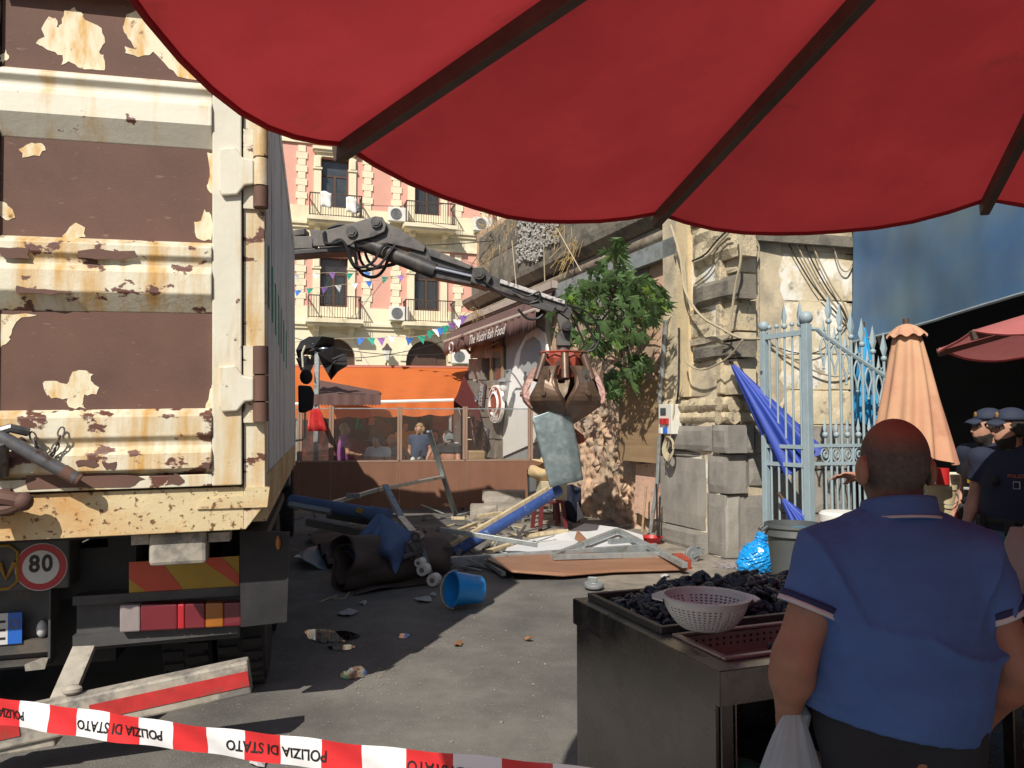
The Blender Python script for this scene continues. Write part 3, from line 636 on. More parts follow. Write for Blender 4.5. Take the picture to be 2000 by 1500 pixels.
# ------------------------------------------------ crane
m_cr=mat('crane_black_paint',(.045,.043,.045),.45,var=.35,vs=6,c2=(.13,.11,.09),a2=.6,s2=5,soft=.1,bump=.05)
m_crg=mat('crane_dusty_grey',(.12,.11,.105),.6,var=.3,vs=8,c2=(.05,.05,.05),a2=.56,s2=4,bump=.1)
m_chr=mat('chrome_rod',(.75,.76,.78),.12,metal=1,var=.03)
m_hose=mat('hydraulic_hose',(.012,.012,.013),.5,var=.2)
KD=10.6; kr=Fr((0,KD,0),0); kz=kr.xz
crane=obj('crane',None,truck); crane.matrix_basis=tr.I@kr.M
def kp(pts,y0,y1,name,m,par=crane,bev=.01):
    b=MB(); b.prism([kz(u,v) for u,v in pts],y0,y1); return b.build(name,m,par,bevel=bev)
k1=tr.I@Vector((0,0,0))
b=MB(); q=kr.px(430,470); b.cyl((q.x,.1,1.0),(q.x,.1,q.z+.1),.22,n=16); b.build('column',m_cr,crane,True)
kp([(430,455),(560,455),(600,450),(600,462),(560,468),(430,470)],-.12,.12,'boom_top',m_cr)
kp([(430,470),(616,466),(616,490),(430,496)],-.16,.16,'boom',m_crg)
kp([(430,497),(575,494),(690,485),(688,497),(640,498),(590,502),(575,503),(430,508)],-.18,.18,'boom_bottom',m_cr)
kp([(612,455),(640,458),(672,450),(738,430),(752,432),(760,446),(756,460),(735,470),(700,478),(690,486),(620,488)],-.22,-.17,'knuckle_plate',m_crg)
kp([(612,455),(640,458),(672,450),(738,430),(752,432),(760,446),(756,460),(735,470),(700,478),(690,486),(620,488)],.17,.22,'knuckle_plate',m_crg)
kp([(690,462),(740,435),(755,438),(806,466),(834,486),(830,497),(805,490),(760,480),(700,488)],-.15,.15,'elbow_link',m_crg)
for u,v,r_ in((741,443,.075),(694,461,.075),(937,541,.08),(1105,640,.07)):
    q=kr.px(u,v); b=MB(); b.cyl((q.x,-.26,q.z),(q.x,.26,q.z),r_,n=18); b.cyl((q.x,-.275,q.z),(q.x,-.26,q.z),r_*.7,n=6); b.build('pivot_pin',m_cr,crane,True)
b=MB(); b.cyl(kr.px(700,470,-.05),kr.px(850,530,-.05),.115,.115,n=18); b.build('ram_cylinder',m_cr,crane,True)
b=MB(); b.cyl(kr.px(848,524,-.1),kr.px(930,543,-.1),.05,n=14); b.build('ram_rod',m_chr,crane,True)
kp([(790,497),(834,488),(930,527),(945,532),(1000,560),(990,572),(940,562),(930,560),(850,545),(800,520)],-.1,.14,'jib',m_cr)
kp([(836,487),(850,492),(925,524),(918,530),(842,505)],-.16,-.11,'jib_plate',m_crg)
kp([(925,528),(945,527),(962,545),(950,566),(920,556)],-.2,.2,'jib_head',m_cr)
kp([(960,545),(985,552),(1104,592),(1108,602),(1100,612),(1080,606),(975,572),(950,560)],-.12,.12,'stick',m_cr)
kp([(978,549),(1102,590),(1102,598),(976,557)],-.16,-.125,'stick_worn_cover',mat('worn_white_steel',(.5,.48,.47),.5,var=.2,vs=20,c2=(.08,.07,.07),a2=.56,s2=25))
kp([(1040,590),(1085,602),(1078,614),(1036,602)],-.18,-.125,'valve_block',m_dgrey)
kp([(1090,600),(1114,602),(1118,612),(1110,625),(1092,612)],-.1,.1,'stick_head',m_cr)
kp([(1084,610),(1106,612),(1116,640),(1114,652),(1100,655),(1094,645)],-.07,.07,'hanger_link',m_crg)
rd=random.Random(3)
def hose(pts,r_=.02,nm='hose'):
    # smooth catmull through pixel points with depth
    q=[kr.px(u,v,y) for u,v,y in pts]; out=[]
    for i in range(len(q)-1):
        p0=q[max(i-1,0)];p1=q[i];p2=q[i+1];p3=q[min(i+2,len(q)-1)]
        for k in range(5):
            t=k/5; out.append(.5*((2*p1)+(p2-p0)*t+(2*p0-5*p1+4*p2-p3)*t*t+(3*p1-p0-3*p2+p3)*t**3))
    out.append(q[-1]); b=MB(); b.tube(out,r_,7); return b.build(nm,m_hose,crane,True)
hose([(632,455,-.25),(636,475,-.26),(655,475,-.27),(670,472,-.27),(680,490,-.27),(690,515,-.25),(708,522,-.25),(730,510,-.25),(745,485,-.22),(758,476,-.18)])
hose([(634,452,-.24),(640,478,-.24),(662,468,-.26),(676,480,-.25),(684,508,-.22),(702,528,-.2),(735,523,-.2),(756,500,-.2),(772,478,-.18)])
hose([(692,488,-.2),(698,520,-.15),(712,538,-.12),(735,540,-.1),(752,522,-.12),(762,490,-.15)],.023)
hose([(700,490,.1),(706,512,.1),(720,524,.08),(745,522,.05),(775,512,0)]); hose([(712,490,.05),(720,510,.05),(735,520,.05),(765,518,0),(782,510,0)])
hose([(640,447,-.1),(665,440,-.1),(680,448,-.1)],.03); hose([(1000,565,-.18),(1030,578,-.2),(1052,570,-.2),(1054,585,-.2),(1036,592,-.18)],.014)
hose([(940,545,-.22),(958,560,-.22),(985,578,-.2),(1036,595,-.18)],.014); hose([(1012,604,-.12),(1030,622,-.12),(1050,622,-.1),(1062,612,-.1)],.018)
hose([(1112,596,-.05),(1150,612,-.05),(1172,650,-.05),(1162,680,-.05),(1140,688,-.02)],.015); hose([(1112,600,.02),(1140,625,.05),(1160,665,.05),(1152,682,.02),(1135,688,0)],.015); hose([(1110,604,.08),(1128,640,.08),(1140,672,.06),(1128,686,.04)],.013)
# ------------------------------------------------ grapple
m_gr=mat('grapple_worn_steel',(.15,.095,.065),.42,metal=.3,var=.3,vs=5,c2=(.08,.055,.045),a2=.55,s2=3,soft=.15,bump=.06,c3=(.22,.14,.06),a3=.68,s3=10)
m_grp=mat('grapple_faded_red',(.42,.25,.22),.6,var=.3,vs=14,c2=(.2,.08,.06),a2=.57,s2=20,soft=.08,bump=.1)
m_grr=mat('grapple_red_hub',(.32,.055,.03),.5,var=.3,vs=9,c2=(.1,.05,.04),a2=.56,s2=7)
gc=kr.px(1100,690); gb=kr.px(1100,834); HG=gc.z-gb.z
grap=root('scrap_grapple','rusty orange-peel grab with pinkish tines hanging from the crane','grapple',kr.M@Matrix.Translation((gc.x,0,gb.z)))
b=MB(); b.cyl((0,0,HG),(0,0,HG+.3),.1,.07,n=14); b.bmm(-.09,.09,-.12,.12,HG+.1,HG+.26); b.build('rotator',m_crg,grap,True)
b=MB(); b.lathe([(.1,HG-.36),(.27,HG-.34),(.3,HG-.08),(.24,HG+.0),(.1,HG+.02)],6); b.build('hub',m_grr,grap)
for k in range(6):   # guard frame round the hub
    a=R(60*k+30); a2=R(60*k+90); r_=.36
    b=MB(); b.tube([(r_*math.cos(a),r_*math.sin(a),HG+.0),(r_*math.cos(a2),r_*math.sin(a2),HG+.0)],.016,5); b.tube([(r_*math.cos(a),r_*math.sin(a),HG),(r_*.72*math.cos((a+a2)/2),r_*.72*math.sin((a+a2)/2),HG-.25)],.014,5); b.build('guard_bar',m_grr,grap)
    b=MB(); b.tube([(.3*math.cos(a),.3*math.sin(a),HG-.02),(.43*math.cos(a),.43*math.sin(a),HG-.38)],.055,10); b.build('tine_ram',m_gr,grap,True)
def trad(t): # radius profile of a tine, t 0 top .. 1 tip
    return .33+.25*math.sin(math.pi*min(1,(t*.92+.1)))**.9-.28*max(0,t-.55)**1.3/.45**1.3*.9
for k in range(6):
    a=R(60*k); ti=obj('tine',None,grap,M=Matrix.Rotation(a,4,'Z')); H=HG-.2
    wd=lambda t:(.085+.03*t if t<.28 else .0934+(.235-.0934)*min(1,(t-.28)/.25))*(1 if t<.66 else max(.05,1-((t-.66)/.36)**1.4))
    b=MB(); NT=14
    for j in range(NT):
        t0,t1=j/NT,(j+1)/NT
        if .12<t0<.42 and False: continue
        for s0,s1 in((-1,0),(0,1)):
            f=lambda t,s,o:((trad(t)-o-.03*abs(s)),s*wd(t),H*(1-t))
            b.add([f(t0,s0,0),f(t0,s1,0),f(t1,s1,0),f(t1,s0,0),f(t0,s0,.03),f(t0,s1,.03),f(t1,s1,.03),f(t1,s0,.03)],[(0,1,2,3),(7,6,5,4),(0,4,5,1),(1,5,6,2),(2,6,7,3),(3,7,4,0)])
    b.build('blade',m_grp if k in(0,3) else m_gr,ti,recalc=True)
    for s_ in(-1,1):
        b=MB(); up=[];lo=[]
        for j in range(NT+1):
            t=j/NT; r_=trad(t); up.append((r_-.025,H*(1-t))); lo.append((max(.03,r_-.13*(1-.4*t)),H*(1-t)+.015))
        poly=up+lo[::-1]; b.prism(poly,-.011,.011)
        vs=[]
        for i,(x,y,z) in enumerate(b.v):
            t=1-min(1,max(0,z/H)); vs.append((x,y+s_*wd(t),z))
        b.v=vs; b.build('cheek_plate',m_grp if k in(0,3) else m_gr,ti)
    b=MB(); q=trad(.45); b.cyl((q-.03,0,H*.55),(q+.02,0,H*.55),.035,n=10); b.build('tine_bolt',m_gr,ti,True); b=MB(); b.cyl((trad(.18)-.02,0,H*.82),(trad(.18)+.03,0,H*.82),.03,n=10); b.build('tine_bolt',m_gr,ti,True)
    b=MB(); b.bmm(trad(.2)-.02,trad(.2)+.012,-.06,.06,H*.62,H*.93); b.build('lug_plate',m_crg if k%2 else m_gr,ti)
# sheet held in the grapple
m_zinc=mat('crumpled_zinc',(.20,.255,.27),.42,metal=.5,var=.3,vs=5,c2=(.34,.39,.40),a2=.58,s2=7,soft=.1,bump=.12,bs=16,rvar=.12)
b=MB(); kS=Fr((0,KD-.35,0),0)
L_=[kS.px(*q) for q in((1092,768),(1085,800),(1038,815),(1055,880),(1074,952))]; R_=[kS.px(*q) for q in((1098,772),(1106,795),(1120,826),(1132,880),(1140,938))]
def sh(u,v):
    i=min(3,int(v*4)); f=v*4-i; a=L_[i].lerp(L_[i+1],f); c=R_[i].lerp(R_[i+1],f); p=a.lerp(c,u)
    p.y+=.015*math.sin(3*u+5*v)*v+(.10 if u>.75 else 0)*(u-.75)*4*.6+.008*nv(p,5); return p
b.grid(sh,16,24); zs_=b.build('zinc_sheet',m_zinc,None,True,solid=.003,recalc=False,M=kS.M,label='crumpled zinc sheet dangling from the grapple',cat='sheet metal')
b=MB(); b.slab([kr.px(1122,836),kr.px(1140,850),kr.px(1142,864),kr.px(1130,868),kr.px(1118,842)],.03); b.build('bent_profile',m_grr,None,M=kr.M,label='short brown profile sticking out under the grapple',cat='profile')
# ================================================================ market umbrella overhead
m_can=mat('red_canopy_cloth',(.44,.04,.045),.85,var=.12,vs=1.6,bump=.35,bs=5,c2=(.34,.03,.035),a2=.6,s2=2.2,soft=.15,c3=(.28,.035,.03),a3=.7,s3=5,soft3=.06,back=.42)
m_ribw=mat('dark_wood',(.085,.055,.042),.7,var=.3,vs=8,bump=.2,bs=40)
def umbrella(name,label,hub,R0,ze,n,a0,cm,pole=True,ends=None,sag=.06,mr=m_ribw,bul=.05,nseg=10,depth=.0):
    t=root(name,label,'umbrella',Matrix.Translation((hub[0],hub[1],0)))
    H=hub[2]; E=[]
    for k in range(n):
        if ends and k in ends: e=ends[k]; E.append(Vector((e[0]-hub[0],e[1]-hub[1],e[2])))
        else: a=R(a0+360*k/n); E.append(Vector((R0*math.cos(a),R0*math.sin(a),ze)))
    b=MB(); NR=9
    vs=[Vector((0,0,H+.02))]; W=n*nseg
    for j in range(1,NR+1):
        r=j/NR
        for k in range(n):
            e0,e1=E[k],E[(k+1)%n]
            for i in range(nseg):
                f=i/nseg; s_=4*f*(1-f); p=e0.lerp(e1,f)
                q=Vector((p.x*(1+bul*s_),p.y*(1+bul*s_),p.z-sag*s_*1.0))
                z=H+.02+(q.z-H)*(r**1.06)+.035*s_*math.sin(math.pi*r)*-.6
                vs.append(Vector((q.x*r,q.y*r,z+.012*nv((q.x*r,q.y*r,0),3.0,k*1.0)*s_)))
    fs=[(0,1+i,1+(i+1)%W) for i in range(W)]
    for j in range(NR-1):
        for i in range(W): fs.append((1+j*W+i,1+(j+1)*W+i,1+(j+1)*W+(i+1)%W,1+j*W+(i+1)%W))
    b.add(vs,fs); b.build('canopy',cm,t,True,recalc=False,ang=80)
    hm=MB(); ed=vs[1+(NR-1)*W:]; 
    hm.tube([p-Vector((0,0,.004)) for p in ed]+[ed[0]],.007,5); hm.build('hem',cm,t,True)
    for k in range(n):
        e=E[k]; b=MB(); d=(e-Vector((0,0,H-.03))); 
        b.beam(Vector((0,0,H-.035))+d*.03,Vector((0,0,H-.035))+d*1.012,.028,.045); b.build('rib',mr,t,bevel=.004)
    if pole:
        b=MB(); b.cyl((0,0,0),(0,0,H+.12),.03,n=14); b.build('pole',mr,t,True)
        b=MB(); b.cyl((0,0,H-.12),(0,0,H),.09,n=14); b.build('crown',mr,t,True)
        b=MB(); b.lathe([(.28,0.0),(.28,.08),(.06,.16),(.045,.3)],20); b.build('base',m_grey,t,True)
        for k in range(n):
            e=E[k]; b=MB(); b.beam((0,0,H-.55),Vector((0,0,H-.05))+(e-Vector((0,0,H-.05)))*.22,.02,.03); b.build('strut',mr,t)
    return t
EZ=2.4
def atz(u,v,z): return G(u,v,z)
ends={0:tuple(atz(1925,400,EZ)),1:tuple(atz(1285,425,EZ)),2:tuple(atz(668,293,EZ)),3:tuple(atz(60,-330,EZ))}
hub=(.96,.8,2.82)
umb=umbrella('market_umbrella','big red market umbrella on dark wooden ribs over the mussel counter',hub,1.88,EZ,10,71,m_can,ends=ends,sag=.075,bul=.05)
umbrella('market_umbrella','added red umbrella beyond the right edge, put there to shade the policemen',(4.0,2.15,2.95),1.85,2.55,8,10,m_can)  # unseen canopy, added to keep the sun off the policemen
m_pinkc=mat('faded_pink_cloth',(.62,.20,.19),.85,var=.12,back=.35)
# ================================================================ old wall by the market arch
m_st=mat('beige_ashlar',(.60,.51,.36),.9,var=.18,vs=3,bump=.4,bs=25,c2=(.36,.31,.235),a2=.57,s2=2.5,soft=.1)
m_stp=mat('peeling_plaster',(.66,.57,.40),.9,var=.12,vs=2,bump=.3,bs=25,c2=(.84,.81,.73),a2=.54,s2=1.3,soft=.03,c3=(.3,.27,.22),a3=.62,s3=5)
m_lava=mat('grey_lava_stone',(.235,.22,.2),.9,var=.2,vs=4,bump=.35,bs=45,c2=(.34,.32,.285),a2=.56,s2=1.8,soft=.12,st2=(1,1,.4))
m_pit=mat('pitted_stone',(.52,.44,.30),.95,var=.22,vs=5,bump=.8,bs=28,c2=(.24,.21,.17),a2=.60,s2=12,soft=.04)
m_dkst=mat('dark_weathered_stone',(.20,.18,.145),.95,var=.25,vs=4,bump=.6,bs=30,c2=(.12,.11,.095),a2=.55,s2=3)
m_rub=mat('rubble_and_pink_plaster',(.55,.37,.25),.95,var=.3,vs=4,bump=.7,bs=26,c2=(.38,.31,.23),a2=.52,s2=1.6,soft=.08,c3=(.30,.12,.075),a3=.64,s3=5,soft3=.04)
m_pkp=mat('pink_plaster',(.66,.43,.32),.95,var=.15,vs=3,bump=.5,bs=40,c2=(.38,.2,.14),a2=.62,s2=6)
m_ply=mat('plywood',(.33,.225,.125),.75,var=.15,vs=2,c2=(.25,.165,.09),a2=.55,s2=3,st2=(.3,1,5),soft=.12)
K=(2.66,9.66,0)
WL=Fr(K,-69); WF=Fr(K,16)
wall=root('old_stone_wall','weathered stone pillar and viaduct wall beside the iron gate','wall',Matrix.Identity(4))
WLo=obj('receding_wall',None,wall,M=WL.M); WFo=obj('front_wall',None,wall,M=WF.M)
WT=6.6
def rblk(x0,x1,y0,y1,z0,z1,seed=0,amp=.008,cham=.02,nx=6,nz=5):
    """a dressed block with a slightly uneven face (toward -y)"""
    b=MB(); vs=[];
    for j in range(nz+1):
        for i in range(nx+1):
            fx,fz=i/nx,j/nz; x=x0+(x1-x0)*fx; z=z0+(z1-z0)*fz
            e=min(fx,1-fx)*(x1-x0); f=min(fz,1-fz)*(z1-z0); d=min(e,f)
            yy=y0+(cham if d<1e-6 else 0)+amp*2*nv((x*3+seed,seed,z*3),2.1)*(1 if d>1e-6 else .4)
            vs.append((x,yy,z))
    n0=len(vs); W=nx+1
    fs=[(j*W+i,j*W+i+1,(j+1)*W+i+1,(j+1)*W+i) for j in range(nz) for i in range(nx)]
    rim=[i for i in range(W)]+[j*W+nx for j in range(1,nz+1)]+[nz*W+i for i in range(nx-1,-1,-1)]+[j*W for j in range(nz-1,0,-1)]
    bk=[]
    for r_ in rim: p=vs[r_]; bk.append(len(vs)); vs.append((p[0],y1,p[2]))
    m=len(rim)
    fs+=[(rim[i],bk[i],bk[(i+1)%m],rim[(i+1)%m]) for i in range(m)]+[tuple(bk)]
    b.add(vs,fs); return b
# core masses
xa=WL.px(1288,1030).x          # far end of plinth
xfar=WL.px(908,760).x; xrub=xa-.02
b=MB(); b.bmm(xa,-.02,.1,1.2,.0,WT); b.build('pillar_core',m_st,WLo)
b=MB(); b.bmm(.0,WF.px(1668,700).x,.12,1.2,0,WT); b.build('wall_core',m_stp,WFo)
# rubble stretch, real relief
X0,X1=xfar,xa
zc=WL.px(1290,432,.3).z       # height of the cornice
def rub(u,v):
    x=X0+(X1-X0)*u; z=WT*v; p=(x,0,z); y=.34-.06*nv(p,1.1,3)-.03*nv(p,3.3,1)
    if x>xfar+5.2 and z<2.6:
        d,_=mnoise.voronoi(Vector((x*7.5+.8*nv(p,2,5),0,z*9+.8*nv(p,2,8))),distance_metric='DISTANCE',exponent=2.5); k=min(1,max(0,(2.6-z)*1.4))
        y+= k*(.09*d[0]-.035+.05*nv(p,5,2)+.03*nv(p,13,4))
    return (x,y,z)
b=MB(); b.grid(rub,300,170); b.build('rubble_face',m_rub,WLo,True,recalc=False,ang=60)
b=MB(); b.bmm(X0+.02,X1,.5,1.2,0,WT); b.build('rubble_core',m_dkst,WLo)
# pink plaster sheets
def sheetWL(pts,y,m,name,th=.03,seed=0,amp=.02):
    b=MB(); b.prism(jag([WL.xz(u,v,y) for u,v in pts],amp,4,seed),y-th,y+.12); return b.build(name,m,WLo)
sheetWL([(1268,530),(1300,470),(1352,440),(1352,600),(1330,600),(1290,560)],.27,m_pkp,'plaster_patch',.03,1)
sheetWL([(1100,560),(1110,520),(1290,440),(1300,468),(1262,545),(1240,620),(1180,640)],.26,m_lava,'plaster_patch',.02,2)
sheetWL([(1270,700),(1330,640),(1335,735),(1270,742)],.28,m_pkp,'plaster_patch',.02,3)
sheetWL([(1245,905),(1290,905),(1275,1015),(1240,1000)],.25,m_pkp,'plaster_patch',.02,4)
# odd stones proud of the rubble
rd=random.Random(11)
for k in range(70):
    u=rd.uniform(1140,1290); v=rd.uniform(790,1010) if k<58 else rd.uniform(560,760); p=WL.px(u,v,.37); s_=rd.uniform(.04,.10)
    if p.z<.05: continue
    b=MB(); b.sphere((p.x,p.y,p.z),s_,10,(1.4,.6,.9)); b.v=[tuple(Vector(q)+Vector((1,1,1))*s_*.7*nv(q,11,k)) for q in b.v]; b.build('stone',m_rub,WLo,True,ang=180)
# plinth of grey lava slabs, left face
def bl(name,u0,u1,v0,v1,y,m,fr=WL,par=WLo,um=None,seed=0,amp=.006,deep=.3,cham=.02):
    um=um or (u0+u1)/2; a=fr.px(u0,(v0+v1)/2,y); c=fr.px(u1,(v0+v1)/2,y); zt=fr.px(um,v0,y).z; zb_=max(0,fr.px(um,v1,y).z)
    return rblk(min(a.x,c.x),max(a.x,c.x),y,y+deep,zb_,zt,seed,amp,cham).build(name,m,par)
bl('plinth_block',1298,1386,832,878,-.02,m_lava,seed=1); 
bl('plinth_slab',1288,1378,894,1028,.02,m_lava,seed=3,um=1335); bl('plinth_base_slab',1286,1376,1032,1075,-.01,m_lava,seed=4,um=1335)
bl('plinth_joint_course',1298,1384,880,892,.05,m_lava,seed=5,um=1335)
# corner slabs
bl('plinth_block',1388,1420,830,884,-.06,m_lava,seed=6,um=1400); bl('plinth_slab',1380,1418,888,962,-.02,m_lava,seed=7,um=1400); bl('plinth_slab',1379,1416,966,1084,-.01,m_lava,seed=8,um=1400)
def bf(name,u0,u1,v0,v1,y,m,seed=0,amp=.006,deep=.3,cham=.015): return bl(name,u0,u1,v0,v1,y,m,WF,WFo,None,seed,amp,deep,cham)
bf('plinth_block',1422,1474,832,884,-.06,m_lava,9); bf('plinth_slab',1420,1462,888,964,-.03,m_lava,10); bf('plinth_slab',1418,1447,968,1090,-.02,m_lava,11)
bf('plinth_slab',1464,1500,888,948,.02,m_lava,12); bf('plinth_slab',1449,1500,968,1085,.02,m_lava,13); bf('plinth_block',1476,1500,832,884,.03,m_lava,14)
# wall right of the pillar: plinth and ashlar courses
rows=[(832,915),(919,1000),(1004,1085)]
for i,(v0,v1) in enumerate(rows):
    for j,(u0,u1) in enumerate(((1503,1585),(1588,1666))): bf('plinth_slab',u0,u1,v0,v1,.05,m_lava,20+3*i+j)
crs=[(440,492,0),(496,586,40),(590,690,0),(694,760,60),(764,828,20)]
for i,(v0,v1,of) in enumerate(crs):
    for j,(u0,u1) in enumerate(((1487,1560+of),(1562+of,1667))): bf('ashlar_block',u0,u1,v0,v1,.1-.004*j,m_stp if i!=0 else m_st,40+3*i+j,.005,.2,.006)
# broken torus mouldings above plinth
for k,(v,r_) in enumerate(((792,.105),(815,.09))):
    b=MB()
    def tor(u,vv):
        x=xa+.12+(-xa-.02)*u; a=2*math.pi*vv; rr=r_*(1+.25*nv((x*4,k,math.cos(a)),2.2)); return (x,.09-rr*math.cos(a),WL.px(1360,v).z+rr*math.sin(a))
    b.grid(tor,26,12); b.add(b.v[0::27],[tuple(range(13))]); b.add(b.v[26:351:27],[tuple(range(13))]); b.build('torus_moulding',m_pit,WLo,True)
    b=MB()
    def tor2(u,vv):
        x=-.03+.65*u; a=2*math.pi*vv; rr=r_*(1+.3*nv((x*4,k+4,math.cos(a)),2.2)); return (x,.08-rr*math.cos(a),WL.px(1360,v).z+rr*math.sin(a))
    b.grid(tor2,16,12); b.add(b.v[0:221:17],[tuple(range(13))]); b.add(b.v[16:221:17],[tuple(range(13))]); b.build('torus_moulding',m_pit,WFo,True)
# rusticated quoins on the pillar's receding face
q=[(400,428,m_dkst,.0,.05),(432,512,m_pit,-.06,.03),(516,542,m_st,.06,.006),(546,592,m_dkst,-.07,.012),(596,652,m_pit,.03,.02),(656,668,m_st,-.02,.02),(672,702,m_dkst,-.06,.012),(706,772,m_st,.02,.01)]
for i,(v0,v1,m_,y,am) in enumerate(q): bl('quoin_stone',1346,1438,v0,v1,y,m_,seed=60+i,um=1392,amp=am,cham=.06 if y<-.04 else .012)
b=MB(); b.bmm(WL.px(1322,600).x,WL.px(1344,600).x,.0,.3,WL.px(1335,775).z,WT); b.build('plaster_strip',mat('pale_yellow_plaster',(.62,.5,.31),.9,var=.15,vs=4,bump=.4,bs=30),WLo)
# pilaster strip between quoins and ashlar
b=MB(); b.bmm(-.03,WF.px(1485,600).x,.0,.12,WF.px(1460,770).z,WT); b.build('pilaster_strip',m_pit,WFo,bevel=.02)
b=MB(); b.bmm(-.05,WF.px(1667,480).x,-.03,.098,WF.px(1560,476).z,WF.px(1560,470).z+.1); b.build('string_course',m_dkst,WFo)
# cornice / gutter running back along the wall and dark parapet above it
x1c=WL.px(1345,430).x
b=MB(); b.prism([(0,0),(-.16,.02),(-.32,.16),(-.34,.26),(0,.26)],X0-.3,x1c); b.v=[(y,x+.34,z+zc-.13) for x,y,z in b.v]; b.build('cornice',m_dkst,WLo)
b=MB(); b.cyl((X0-.2,.2,zc-.32),(x1c-.4,.2,zc-.3),.1,n=12); b.build('gutter_pipe',mat('rusty_grey_pipe',(.19,.15,.115),.8,var=.3,vs=3,c2=(.33,.29,.22),a2=.56,s2=2,bump=.3),WLo,True)
b=MB(); b.cyl((X0-.1,.16,zc-.72),(x1c-.1,.16,zc-.62),.028,n=8); b.build('conduit',m_galv,WLo,True)
b=MB(); b.bmm(X0+.3,x1c,.1,.24,zc-.66,zc-.4); b.build('zinc_flashing',m_galv,WLo)
for i in range(5):
    for j in range(2):
        xx=X0+.1+i*2.0+j*.6; rblk(xx,xx+1.96,.12,.33,zc+.15+j*.72,zc+.85+j*.72,80+i*2+j,.012,.02).build('parapet_stone',m_dkst,WLo)
# pebble-dash patch on the parapet: hundreds of small stones
m_peb=mat('grey_pebbles',(.33,.32,.30),.9,var=.4,vs=20,bump=.3)
b=MB(); rd=random.Random(4)
a_=WL.px(1012,520,.1);c_=WL.px(1092,430,.1)
for k in range(900):
    x=rd.uniform(a_.x,c_.x); z=rd.uniform(zc+.16,zc+1.6); 
    if z<zc+.16+.25*abs(math.sin(x*2)): continue
    s_=rd.uniform(.025,.055); b.box((x,.1-rd.uniform(0,.03),z),(s_*1.5,s_,s_*1.2),(rd.uniform(0,3),rd.uniform(0,3),rd.uniform(0,3)))
b.build('pebble_dash',m_peb,WLo,kind='stuff')
# far end of the wall: shop front with slate cladding and a white painted niche
m_slate=mat('brown_grey_cladding',(.20,.175,.15),.85,var=.25,vs=3,bump=.3,bs=25,c2=(.29,.26,.22),a2=.58,s2=2.5)
m_gpl=mat('grey_plaster',(.36,.37,.37),.9,var=.1,vs=2,bump=.1)
m_wht=mat('bright_white_paint',(.86,.86,.84),.7,var=.03)
shop=obj('shop_front',None,wall,M=WL.M)
ys=.16
b=MB(); b.bmm(WL.px(985,800,ys).x,WL.px(1066,800,ys).x,ys,.34,0,WL.px(1040,640,ys).z+.2); b.build('grey_base',m_gpl,shop)
pz=lambda u,v,y=ys:WL.xz(u,v,y)
b=MB(); b.prism([pz(978,895),pz(984,852),pz(1000,740),pz(1012,690),pz(1030,655),pz(1052,640),pz(1066,650),pz(1076,700),pz(1076,852)],ys-.04,ys-.003); b.build('white_niche',m_wht,shop)
b=MB(); b.prism([pz(1018,715),pz(1022,685),pz(1032,665),pz(1046,658),pz(1058,668),pz(1064,700),pz(1058,740),pz(1036,742)],ys-.055,ys-.042); b.build('niche_recess',m_gpl,shop)
rd=random.Random(9)
rowv=[(625,660),(661,700),(701,742),(743,778),(779,815),(816,858),(859,895),(896,940)]
for i,(v0,v1) in enumerate(rowv):
    ul=925-(v0-640)*.075; us=[ul]; n_=3
    while us[-1]<978: us.append(us[-1]+rd.uniform(18,34))
    us[-1]=986
    for j in range(len(us)-1):
        u0,u1=us[j],us[j+1]
        if 700<v0+20<760 and 938<(u0+u1)/2<968: continue
        b=MB(); dy=rd.uniform(0,.03); b.prism(jag([pz(u0+.4,v0+.4),pz(u1-.4,v0+.4-rd.uniform(0,2)),pz(u1-.4,v1-.4),pz(u0+.4,v1-.4)],.01,2,i*9+j),ys-.06-dy,.3); b.build('cladding_stone',m_slate,shop,bevel=.01)
b=MB(); b.bmm(WL.px(952,720).x,WL.px(973,720).x,ys-.03,ys+.02,WL.px(960,750).z,WL.px(960,682).z); wn=b.build('window',m_pane,shop)
b=MB(); z0,z1=WL.px(960,752).z,WL.px(960,680).z; x0_,x1_=WL.px(950,720).x,WL.px(975,720).x
b.bmm(x0_,x0_+.12,ys-.08,ys-.031,z0,z1); b.bmm(x1_-.12,x1_,ys-.08,ys-.031,z0,z1); b.bmm(x0_+.12,x1_-.12,ys-.08,ys-.031,z1-.08,z1); b.bmm(x0_,x1_,ys-.12,ys-.031,z0-.06,z0); b.build('window_frame',m_ply,wn)
b=MB(); b.slab([WL.px(948,682,-.2),WL.px(976,668,-.2),WL.px(976,668,.1),WL.px(948,682,.1)],.03); b.build('window_canopy',m_ribw,shop)
# brown retractable awning with script lettering
m_brn=mat('brown_awning_cloth',(.14,.08,.072),.85,var=.12,vs=3,bump=.05,back=.12); m_brl=mat('brown_box_metal',(.42,.36,.32),.45,var=.1)
aw=root('shop_awning','brown shop awning with white script lettering, below the crane stick','awning',WL)
ya=-.26; A0=WL.px(869,668,ya); A1=WL.px(1050,586,ya); 
b=MB(); b.cyl((A0.x,ya,A0.z),(A1.x,ya,A0.z),.05,n=10); b.build('front_bar',m_brl,aw,True)
zt=A0.z+.42; b=MB(); b.slab([(A0.x,ya,A0.z+.03),(A1.x,ya,A0.z+.03),(A1.x,.15,zt),(A0.x,.15,zt)],.015); b.build('cloth',m_brn,aw)
b=MB(); b.bmm(A0.x-.1,A1.x+.1,.0,.2,zt,zt+.14); b.build('cassette',m_brl,aw)
b=MB(); n_=60
vs=[];L_=A1.x-A0.x
for i in range(n_*2+1):
    x=A0.x+L_*i/(n_*2); vs+= [(x,ya-.03-.012*math.sin(i*.9),A0.z-.03),(x,ya-.03-.02*math.sin(i*.9),A0.z-.34-.035*(i%2)-.02*math.sin(i*.35))]
